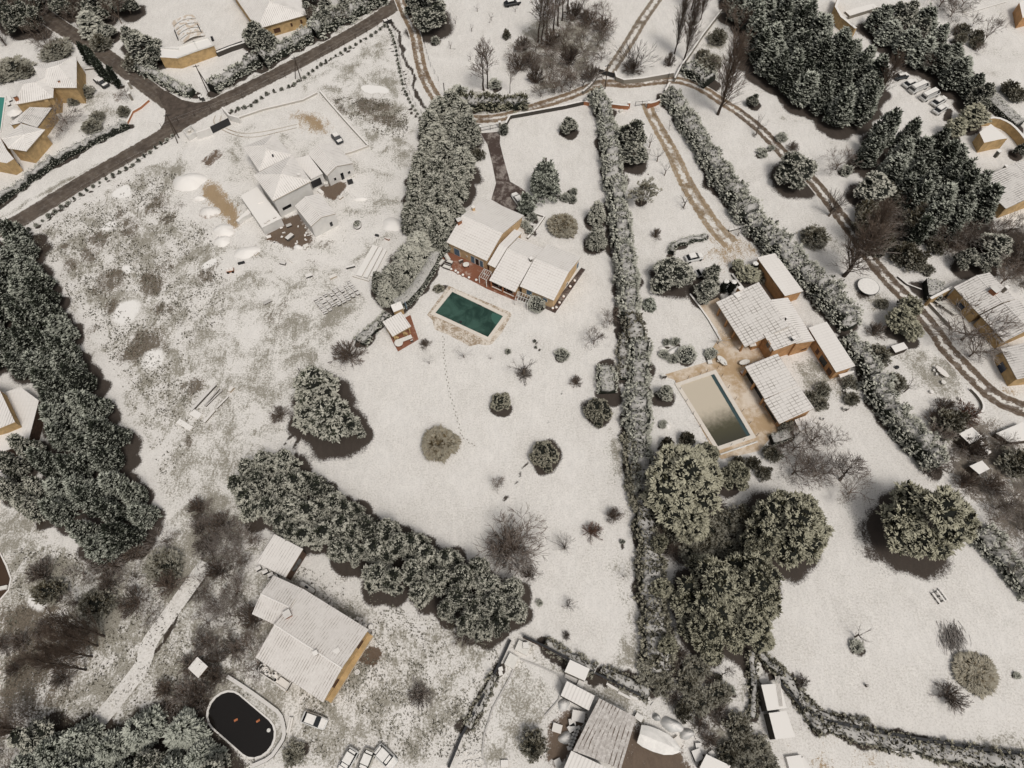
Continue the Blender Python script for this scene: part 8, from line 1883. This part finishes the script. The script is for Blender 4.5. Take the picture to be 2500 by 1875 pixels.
for x, y, r_, h_, lb in [(1600, 1070, 170, 7, 'tan bare tree below the pavilion, left one'), (1750, 1000, 150, 6, 'tan bare tree below the pavilion lean to'), (1950, 1000, 110, 5, 'pale bare tree at the edge of the snowy lane'), (1600, 1280, 200, 7, 'bare grey tree above the big dark pine, left one'), (1800, 1300, 200, 7, 'bare grey tree above the big dark pine, right one')]: foot_plant('bare_spreading_tree', C15, x, y + 40, r_, h_, lb)
foot_plant('bare_tall_tree', C19, 555, 1370, 190, 9, 'tall dark bare tree leaning over the snowy lane'); foot_plant('bare_spreading_tree', C19, 620, 1500, 170, 5, 'dark bare tree at the foot of the tall leaning one'); foot_plant('bare_spreading_tree', C19, 300, 1300, 200, 6, 'bare grey tree left of the tall leaning bare tree')
for x, y, lb in [(1880, 560, 'flat dark shrub in the walled courtyard lawn'), (1760, 620, 'dark shrub between the pavilion roof and the courtyard lawn'), (1850, 680, 'brown dark shrub below the courtyard lawn'), (2120, 500, 'brown shrub above the round garden table'), (2140, 640, 'brown grey shrub strip right of the round garden table'), (1540, 880, 'dark shrub at the foot of the pavilion end wall')]: crown_plant('scrub_shrub', C15, x, y, 70, 1.8, lb)
foot_plant('bare_tall_tree', D15, 970, 1640, 60, 6, 'thin tree with a pale feathery top beside the small enclosed lawn'); crown_plant('clipped_ball', F15, 602, 550, 22, 1.2, 'round dark bush in the small enclosed lawn'); crown_plant('scrub_shrub', F15, 535, 490, 26, 1.2, 'brown bush in the small enclosed lawn')
hedge(D15, [(1240, 1440), (1245, 1600), (1250, 1750)], 1.1, 1.4, 'narrow dark hedge right of the small enclosed lawn, upper part', leaf='bush_leaf', L=.4, dens=7, zc=1); hedge(F15, [(728, 480), (722, 600), (715, 690)], 1.1, 1.3, 'narrow dark hedge right of the small enclosed lawn, lower part', leaf='bush_leaf', L=.4, dens=7, zc=1)
hedge(D15, [(1310, 1450), (1400, 1550), (1520, 1680)], 1.2, 1.4, 'dark hedge strip running down to the long shed', leaf='bush_leaf', L=.5, zc=1); hedge(F15, [(800, 400), (900, 490), (960, 600), (1040, 720), (1090, 760)], [1.4, 2.0], [1.2, 1.4], 'dark hedge between the brown yard and the clean lawn', leaf='bush_leaf', L=.5, zc=1)
for x, y in scatter(D15, [(350, 150), (900, 120), (1200, 300), (1180, 560), (900, 560), (500, 560), (330, 400)], 2.6, 23): plant_at(PR.choice(['scrub_shrub', 'bare_shrub', 'scrub_shrub']), x, y, PR.uniform(1.5, 2.2), PR.uniform(1.8, 3.2), 'dark bush in the hollow between the big pines', 'bushes in the hollow between the big pines', name='scrub_bush')
gs = 'scrub bushes in the wild strip below the small enclosed lawn'
for x, y in scatter(F15, [(180, 330), (400, 370), (500, 500), (560, 620), (690, 700), (720, 820), (800, 950), (640, 1000), (560, 860), (420, 740), (300, 640), (190, 520), (140, 400)], 2.3, 21): plant_at(PR.choice(['scrub_shrub', 'scrub_shrub', 'bare_shrub']), x, y, PR.uniform(1.3, 2.0), PR.uniform(1.5, 2.6), 'scrub bush in the wild strip below the small enclosed lawn', gs, name='scrub_bush')
foot_plant('bare_shrub', F15, 970, 510, 45, 1.6, 'dark shrub at the left edge of the clean lawn'); foot_plant('brush_pile', D19, 1560, 1310, 150, .9, 'dark brown pile of cut branches on the clean lawn'); foot_plant('pollarded_tree', D19, 690, 1310, 100, 4.2, 'small bare tree alone on the clean lawn'); crown_plant('small_shrub', D19, 710, 1390, 55, 1.0, 'dark little bush at the foot of the small bare tree on the clean lawn')
crown_plant('grass_dome', F19, 1025, 455, 95, 1.0, 'grassy snow streaked mound on the clean lawn', bk=0); foot_plant('bare_shrub', F19, 880, 590, 90, 2.6, 'bare brown shrub left of the grassy mound'); foot_plant('small_shrub', F19, 1228, 475, 16, .5, 'tiny dark shrub near the right edge of the clean lawn')
for x, y, r_, h_, lb in [(1010, 560, 100, 2.4, 'brown bush on the rough grass right of the farmhouse')]: foot_plant('bare_shrub', F05, 1950, 1000, 150, 1.6, 'flattened brown branches on the rough grass right of the farmhouse') ; foot_plant('bare_shrub', D10, 480, 1300, 110, 2.2, 'brown bush on the rough grass below the evergreen belt')
crown_plant('scrub_shrub', F10, 640, 830, 72, 3.4, 'dark scrubby bush at the right side of the riding patch'); crown_plant('scrub_shrub', F05, 800, 1530, 100, 1.6, 'brown grassy bush left of the snowed in cars')
gw = 'bare bushes in the wild thicket below the left conifer belt'
for x, y in scatter(D00, [(480, 870), (800, 880), (1150, 780), (1500, 640), (1650, 900), (1640, 1050), (1350, 1330), (1150, 1180), (900, 1250), (700, 1330), (400, 1150), (270, 950)], 3.5, 31): plant_at(PR.choice(['bare_shrub', 'bare_shrub', 'bare_spreading_tree', 'scrub_shrub']), x, y, PR.uniform(2.0, 3.0), PR.uniform(2.2, 4.2), 'brown bush in the wild thicket below the left conifer belt', gw, name='thicket_bush', cat='bush')
gx_ = 'bare bushes between the snowy bank and the farmhouse'
for x, y in scatter(D00, [(1900, 560), (2200, 500), (2300, 700), (2300, 1050), (2420, 1500), (2350, 1750), (2000, 1700), (1900, 1350), (1780, 1150), (1920, 930), (1880, 750)], 3.5, 32): plant_at(PR.choice(['bare_shrub', 'bare_spreading_tree', 'bare_spreading_tree']), x, y, PR.uniform(2.0, 3.2), PR.uniform(2.5, 4.5), 'brown bare bush between the snowy bank and the farmhouse', gx_, name='thicket_bush', cat='bush')
for x, y in scatter(D05, [(-60, 150), (150, 180), (300, 330), (400, 480), (350, 600), (450, 700), (380, 1050), (250, 1250), (0, 1200), (150, 800), (0, 500)], 3.3, 33): plant_at(PR.choice(['bare_shrub', 'bare_spreading_tree']), x, y, PR.uniform(1.8, 2.8), PR.uniform(2.5, 4.2), 'brown bare bush between the snowy bank and the farmhouse', gx_, name='thicket_bush', cat='bush')
for x, y in scatter(F05, [(-60, 500), (250, 520), (330, 640), (150, 800), (100, 900), (-60, 1000), (-150, 750)], 2.6, 34): plant_at('bare_shrub', x, y, PR.uniform(1.8, 2.6), PR.uniform(2, 3), 'brown bush in the clump above the black oval pool', 'brown bushes above the black oval pool')
for x, y in scatter(F00, [(1500, 950), (1650, 880), (1850, 1050), (1750, 1350), (1500, 1250), (1380, 1150)], 2.6, 35): plant_at('bare_shrub', x, y, PR.uniform(1.8, 2.6), PR.uniform(2, 3), 'brown bush left of the black oval pool', 'brown bushes left of the black oval pool')
for x, y in scatter(F00, [(350, 1350), (700, 1280), (1000, 1330), (1250, 1300), (1500, 1330), (1780, 1300), (1900, 1500), (1950, 1750), (200, 1780), (250, 1500)], 3.4, 36, z=3): plant_at('conifer' if PR.random() < .7 else 'belt_tree', x, y, PR.uniform(2.2, 3.0), PR.uniform(5, 7.5), 'dark evergreen in the clump at the bottom left edge', 'evergreens at the bottom left edge', name='evergreen_tree')
for k, (x, y, h_) in enumerate([(940, 475, 15), (880, 560, 14), (830, 655, 14), (775, 775, 16), (300, 1320, 13)]): foot_plant('bare_poplar', F00, x, y, 90, h_, ['topmost bare poplar of the row leaning to the left edge', 'second bare poplar from the top in the leaning row', 'third bare poplar from the top in the leaning row', 'fourth and longest bare poplar of the leaning row', 'lowest bare poplar near the bottom left corner'][k])
for x, y in scatter(F00, [(-50, 1200), (250, 1100), (450, 1200), (300, 1450), (100, 1700), (-50, 1750)], 3.2, 37): plant_at('bare_spreading_tree', x, y, PR.uniform(2.2, 3), PR.uniform(3.5, 5), 'dark bare tree in the bottom left corner thicket', 'bare trees in the bottom left corner')
for x, y in scatter(F00, [(0, 400), (400, 400), (700, 550), (650, 900), (350, 800), (0, 750)], 3.2, 38): plant_at('bare_shrub', x, y, PR.uniform(1.6, 2.4), PR.uniform(1.5, 2.5), 'low brown bush under the leaning row of poplars', 'low bushes under the leaning poplars')
gn = 'dark trees of the wood in the top left corner'
for x, y in scatter(A00, [(-150, -150), (300, -150), (420, 40), (330, 130), (420, 250), (400, 380), (250, 300), (100, 180), (0, 130), (-150, 50)], 4.0, 41, z=4): plant_at(PR.choice(['conifer', 'evergreen_tree', 'bare_spreading_tree']), x, y, PR.uniform(2.8, 3.8), PR.uniform(6.5, 9), 'dark tree of the wood in the top left corner', gn, name='woodland_tree', cat='tree')
gn2 = 'dark trees between the side road and the terrace lawn'
for x, y in scatter(A00, [(450, -120), (1050, -150), (1150, 20), (1050, 90), (880, 170), (760, 200), (650, 170), (560, 60)], 4.0, 42, z=4): plant_at(PR.choice(['conifer', 'evergreen_tree', 'bare_spreading_tree', 'drooping_conifer']), x, y, PR.uniform(2.8, 3.8), PR.uniform(6.5, 8.5), 'dark tree between the side road and the terrace lawn', gn2, name='woodland_tree', cat='tree')
for x, y, r_, h_, lb in [(1280, 420, 180, 7.5, 'large olive tree left of the flat roofed house'), (1180, 330, 110, 6, 'upper left crown beside the large olive tree'), (1380, 500, 110, 5, 'right hand crown touching the flat roofed house'), (950, 290, 100, 4, 'dusty round tree on the bank of the side road'), (900, 250, 80, 4, 'small dusty tree above the side road bend')]: crown_plant('evergreen_tree', A00, x, y, r_, h_, lb, name='olive_tree')
for x, y, r_, h_, lb in [(1200, 560, 100, 3, 'dark bush under the large olive tree'), (900, 380, 90, 3, 'dark bush on the bank above the side road'), (500, 450, 150, 2.4, 'grey dusty bush above the manor roofs'), (130, 610, 150, 2.6, 'long grey green bush at the left edge above the manor'), (230, 640, 70, 2.2, 'dark end of the long bush above the manor'), (20, 680, 80, 2, 'dark bush cut by the left edge above the manor'), (660, 900, 60, 1.6, 'small olive bush in the manor court'), (760, 830, 80, 1.6, 'dark curved bush beside the parked pickup'), (870, 1050, 70, 1.6, 'dark low bush right of the brown court tree'), (820, 1130, 90, 1.8, 'dark bush above the clipped hedge'), (1110, 1000, 60, 1.6, 'dark bush inside the junction plot corner')]: crown_plant('scrub_shrub', A00, x, y, r_, h_, lb)
for x, y, r_, h_, lb in [(600, 1110, 150, 4.5, 'brown bare tree below the manor'), (560, 1180, 120, 3.5, 'second brown bare tree below the manor'), (1150, 880, 60, 3, 'thin bare tree beside the lower gate pillar')]: foot_plant('bare_spreading_tree', A00, x, y, r_, h_, lb)
foot_plant('vase_tree', A00, 55, 410, 70, 5, 'small bare tree on the snow at the far left')
for x, y, lb in [(760, 480, 'first dark cypress above the parked pickup'), (830, 520, 'second dark cypress above the parked pickup'), (880, 600, 'third dark cypress above the parked pickup'), (930, 640, 'fourth dark cypress above the parked pickup'), (1020, 690, 'last dark cypress beside the upper gate pillar')]: crown_plant('cypress', A00, x, y, 32, 6.5, lb)
for x, y, r_, h_, lb in [(440, 300, 120, 6.5, 'olive tree left of the hipped house wall'), (540, 360, 140, 6.5, 'larger olive tree in front of the hipped house')]: crown_plant('evergreen_tree', A05, x, y, r_, h_, lb, name='olive_tree')
for x, y in scatter(A05, [(880, -60), (1400, -100), (1300, 60), (1150, 180), (980, 200), (920, 80)], 3.4, 43, z=3): plant_at(PR.choice(['evergreen_tree', 'bare_spreading_tree']), x, y, PR.uniform(2.2, 3), PR.uniform(4.5, 6.5), 'tree of the clump above the road near the top edge', 'trees above the road near the top edge', name='roadside_tree')
crown_plant('evergreen_tree', A10, 170, 90, 200, 9, 'big dark round tree cut by the top edge beside the brown track', bk=1.15); crown_plant('evergreen_tree', A10, 60, 40, 120, 8, 'left crown of the dark tree pair at the top edge')
for x, y, lb in [(412, 215, 'first tiny bare orchard sapling right of the big dark tree'), (370, 440, 'tiny bare orchard sapling nearest the brown track'), (560, 285, 'tiny bare orchard sapling above the forked bare tree'), (735, 185, 'tiny leafy orchard sapling in the upper middle'), (610, 105, 'tiny bare orchard sapling near the top edge'), (950, 110, 'tiny bare tree below the black car at the top edge'), (875, 345, 'small grey orchard bush left of the bare grove'), (548, 540, 'tiny thin sapling left of the forked bare tree')]: foot_plant('pollarded_tree' if 'bush' not in lb else 'scrub_shrub', A10, x, y, 34, 2.2, lb)
crown_plant('small_shrub', A10, 230, 365, 38, 1.6, 'dark tufted shrub right of the brown track near the top')
foot_plant('bare_tall_tree', A10, 668, 815, 120, 14, 'left stem of the forked tall bare tree above the lane'); foot_plant('bare_tall_tree', A10, 705, 800, 110, 14, 'right stem of the forked tall bare tree above the lane'); foot_plant('bare_tall_tree', A10, 903, 840, 45, 11, 'very thin tall bare tree right of the forked one')
for x, y, lb in [(1155, 380, 'leftmost tall dark tree of the bare grove'), (1190, 395, 'second tall dark tree of the bare grove'), (1230, 385, 'third tall dark tree of the bare grove'), (1297, 290, 'fourth tall dark tree of the bare grove'), (1335, 235, 'fifth tall dark tree of the bare grove'), (1372, 185, 'rightmost tall dark tree of the bare grove'), (1425, 90, 'small tall tree behind the bare grove')]: foot_plant('bare_tall_tree', A10, x, y, 120, 15, lb)
gg = 'bushes of the brown undergrowth around the bare grove'
for x, y in scatter(A10, [(930, 480), (1100, 420), (1280, 400), (1420, 230), (1500, 150), (1620, 80), (1720, 130), (1760, 320), (1750, 500), (1650, 700), (1560, 790), (1380, 850), (1150, 880), (1080, 700), (950, 620)], 3.6, 51): plant_at(PR.choice(['bare_shrub', 'bare_spreading_tree', 'bare_spreading_tree']), x, y, PR.uniform(2.2, 3.6), PR.uniform(3, 6.5), 'brown tree or bush of the undergrowth around the bare grove', gg, name='undergrowth_tree', cat='tree')
foot_plant('bare_spreading_tree', A10, 1745, 320, 120, 6, 'bare tree at the right edge of the grove beside the farm track'); foot_plant('bare_spreading_tree', A10, 1370, 830, 120, 7, 'bare tree at the foot of the grove beside the lane'); foot_plant('small_shrub', A10, 770, 780, 50, 1.6, 'snow topped shrub right of the forked bare tree'); crown_plant('scrub_shrub', A10, 620, 1390, 60, 2.4, 'brown bush on the villa side of the tall conifer row'); crown_plant('small_shrub', A10, 450, 830, 70, 2, 'snowy pale bush at the left end of the bamboo like hedge')
block_stack(A10, 1905, 990, .9, .6, .6, .3, 'small white box left of the rail gate pillar', 'furniture_white', name='box', cat='box')
def tufts(tile, poly, n, seed, name, mat, L, dens_noise=True):
 rng = np.random.default_rng(seed); Pw = [tuple(tile.w(x, y)[:2]) for x, y in poly]
 x0, x1 = min(p[0] for p in Pw), max(p[0] for p in Pw); y0, y1 = min(p[1] for p in Pw), max(p[1] for p in Pw)
 X_, Y_ = rng.uniform(x0, x1, n * 3), rng.uniform(y0, y1, n * 3); k = pin(Pw, X_, Y_)
 nz_ = sum(np.sin(X_ * f + p) * np.cos(Y_ * g + q) for f, g, p, q in [(.23, .31, 1, 2), (.5, .41, 2, .4), (.9, 1.1, .3, 1.2), (1.9, 1.6, 2.2, .7)])
 for E_ in EXCL: k &= ~pin(E_, X_, Y_)
 k &= nz_ > rng.uniform(-1.2, 1.8, len(X_)); X_, Y_ = X_[k][:n], Y_[k][:n]; m_ = len(X_)
 c0 = np.array([X_.mean(), Y_.mean(), 0])
 P = np.stack([X_, Y_, np.full(m_, .02)], 1) - c0; D = np.stack([rng.normal(0, .6, m_), rng.normal(0, .6, m_), np.full(m_, .75)], 1)
 V, Tt = sprigs(rng, P, D, rng.uniform(.5, 1.2, m_) * L, .10, .7, 3); V[:, 2] = np.maximum(V[:, 2], .01)
 o = link(name, trimesh(name, V, Tt, [mat])); o.location = c0; prop(o, None, None, None, 'stuff'); return o
fa = FIELD[0][1]
o = tufts(B00, [(230, 680), (520, 500), (1250, 90), (1600, 60), (1500, 350), (1900, 620), (2050, 1000), (2000, 1400), (1650, 1659), (1850, 2300), (1500, 2900), (1250, 2300), (950, 1700), (640, 1240), (420, 950)], 9000, 61, 'dry_grass', 'scrub_leaf', .42); prop(o, 'dry grass and scrub poking through the snow of the rough field', 'grass')
o = tufts(D00, [(100, 700), (450, 700), (1500, 1000), (1900, 900), (2300, 1200), (2300, 1659), (2300, 2700), (0, 2700)], 5000, 62, 'dry_grass', 'scrub_leaf', .40); prop(o, 'dry grass poking through the snow at the lower left', 'grass')
o = tufts(D05, [(800, 600), (1400, 900), (2000, 1150), (2700, 1200), (2500, 2400), (900, 2400)], 4500, 63, 'dry_grass', 'scrub_leaf', .36); prop(o, 'dry grass poking through the snow around the farmhouse', 'grass')
o = tufts(A05, [(1250, 880), (1760, 900), (1850, 1150), (1780, 1250), (1400, 1180), (1150, 900)], 1200, 64, 'dry_grass', 'scrub_leaf', .42); prop(o, 'brown scrub on the rough ground right of the courtyard wall', 'grass')
# ------------------------------------------------------------------ ground sheet with its snow cover map
gx = np.concatenate([-np.geomspace(3000, 165, 16)[:-1], np.arange(-160, 160.01, 0.55), np.geomspace(165, 3000, 16)[1:]])
gy = np.concatenate([-np.geomspace(3000, 24, 16)[:-1], np.arange(-20, 215.01, 0.55), np.geomspace(222, 4000, 14)])
NX, NY = len(gx), len(gy)
X, Y = np.meshgrid(gx, gy)
X, Y = X.ravel(), Y.ravel()
rngg = np.random.default_rng(9)
WX = X + sum(a * np.sin(Y * f + p) * np.cos(X * f * .7 + p2) for a, f, p, p2 in [(0.8, .25, 1, 2), (.5, .6, 3, 1), (.3, 1.3, .5, 2.2)])
WY = Y + sum(a * np.sin(X * f + p) * np.cos(Y * f * .8 + p2) for a, f, p, p2 in [(0.8, .27, 2, .3), (.5, .55, .7, 1.9), (.3, 1.2, 2.5, .2)])
M1 = np.zeros((len(X), 4), np.float32); M2 = np.zeros((len(X), 4), np.float32)
M1[:, 3] = M2[:, 3] = 1
def paint_disc(arr, ch, x, y, r, s=1.0, soft=0.35):
 k = (np.abs(WX - x) < r * 1.5 + 2) & (np.abs(WY - y) < r * 1.5 + 2)
 d = np.hypot(WX[k] - x, WY[k] - y)
 f = np.clip((r * (1 + soft) - d) / (r * soft * 2 + 1e-6), 0, 1)
 arr[k, ch] = np.maximum(arr[k, ch], f * s)
def paint_poly(arr, ch, P, s=1.0, soft=2.0):
 P = [tuple(p[:2]) for p in P]
 x0, x1 = min(p[0] for p in P) - 4, max(p[0] for p in P) + 4
 y0, y1 = min(p[1] for p in P) - 4, max(p[1] for p in P) + 4
 k = np.where((WX > x0) & (WX < x1) & (WY > y0) & (WY < y1))[0]
 acc = np.zeros(len(k))
 offs = [(0, 0)] + [(soft * .6 * math.cos(q), soft * .6 * math.sin(q)) for q in np.linspace(0, 6.28, 7)[:-1]]
 for ox, oy in offs: acc += pin(P, WX[k] + ox, WY[k] + oy)
 arr[k, ch] = np.maximum(arr[k, ch], acc / len(offs) * s)
def paint_path(arr, ch, pts, w, s=1.0):
 for p in resample(np.array([q[:2] for q in pts]), max(0.5, w * .6)): paint_disc(arr, ch, p[0], p[1], w / 2, s, 0.6)
for x, y, r, s in BARE: paint_disc(M1, 0, x, y, r, s, 0.22 if s > .9 else .6)
for arr, ch, tile, poly, s, soft in POLYS: paint_poly(M1 if arr == 1 else M2, ch, [tile.w(x, y) for x, y in poly], s, soft)
for arr, ch, tile, x, y, r, s in DISCS:
 w = tile.w(x, y); paint_disc(M1 if arr == 1 else M2, ch, w[0], w[1], tile.m(x, y, r), s, 0.5)
for arr, ch, tile, pts, w, s in PATHS: paint_path(M1 if arr == 1 else M2, ch, [tile.w(x, y) for x, y in pts], w, s)
Zg = np.zeros(len(X))
for poly in HOLES:                       # basins cut below the terraces
 P = [tuple(p[:2]) for p in poly]
 Zg[pin(P, X, Y)] = -0.6
V = np.stack([X, Y, Zg], 1)
i, j = np.meshgrid(np.arange(NX - 1), np.arange(NY - 1))
a = (j * NX + i).ravel()
Tg = np.concatenate([np.stack([a, a + 1, a + NX + 1], 1), np.stack([a, a + NX + 1, a + NX], 1)])
me = trimesh('ground', V, Tg, ['snow_ground'])
for nm, arr in (('m1', M1), ('m2', M2)):
 at = me.attributes.new(nm, 'FLOAT_COLOR', 'POINT'); at.data.foreach_set('color', arr.ravel())
prop(link('ground', me), None, None, None, 'structure')
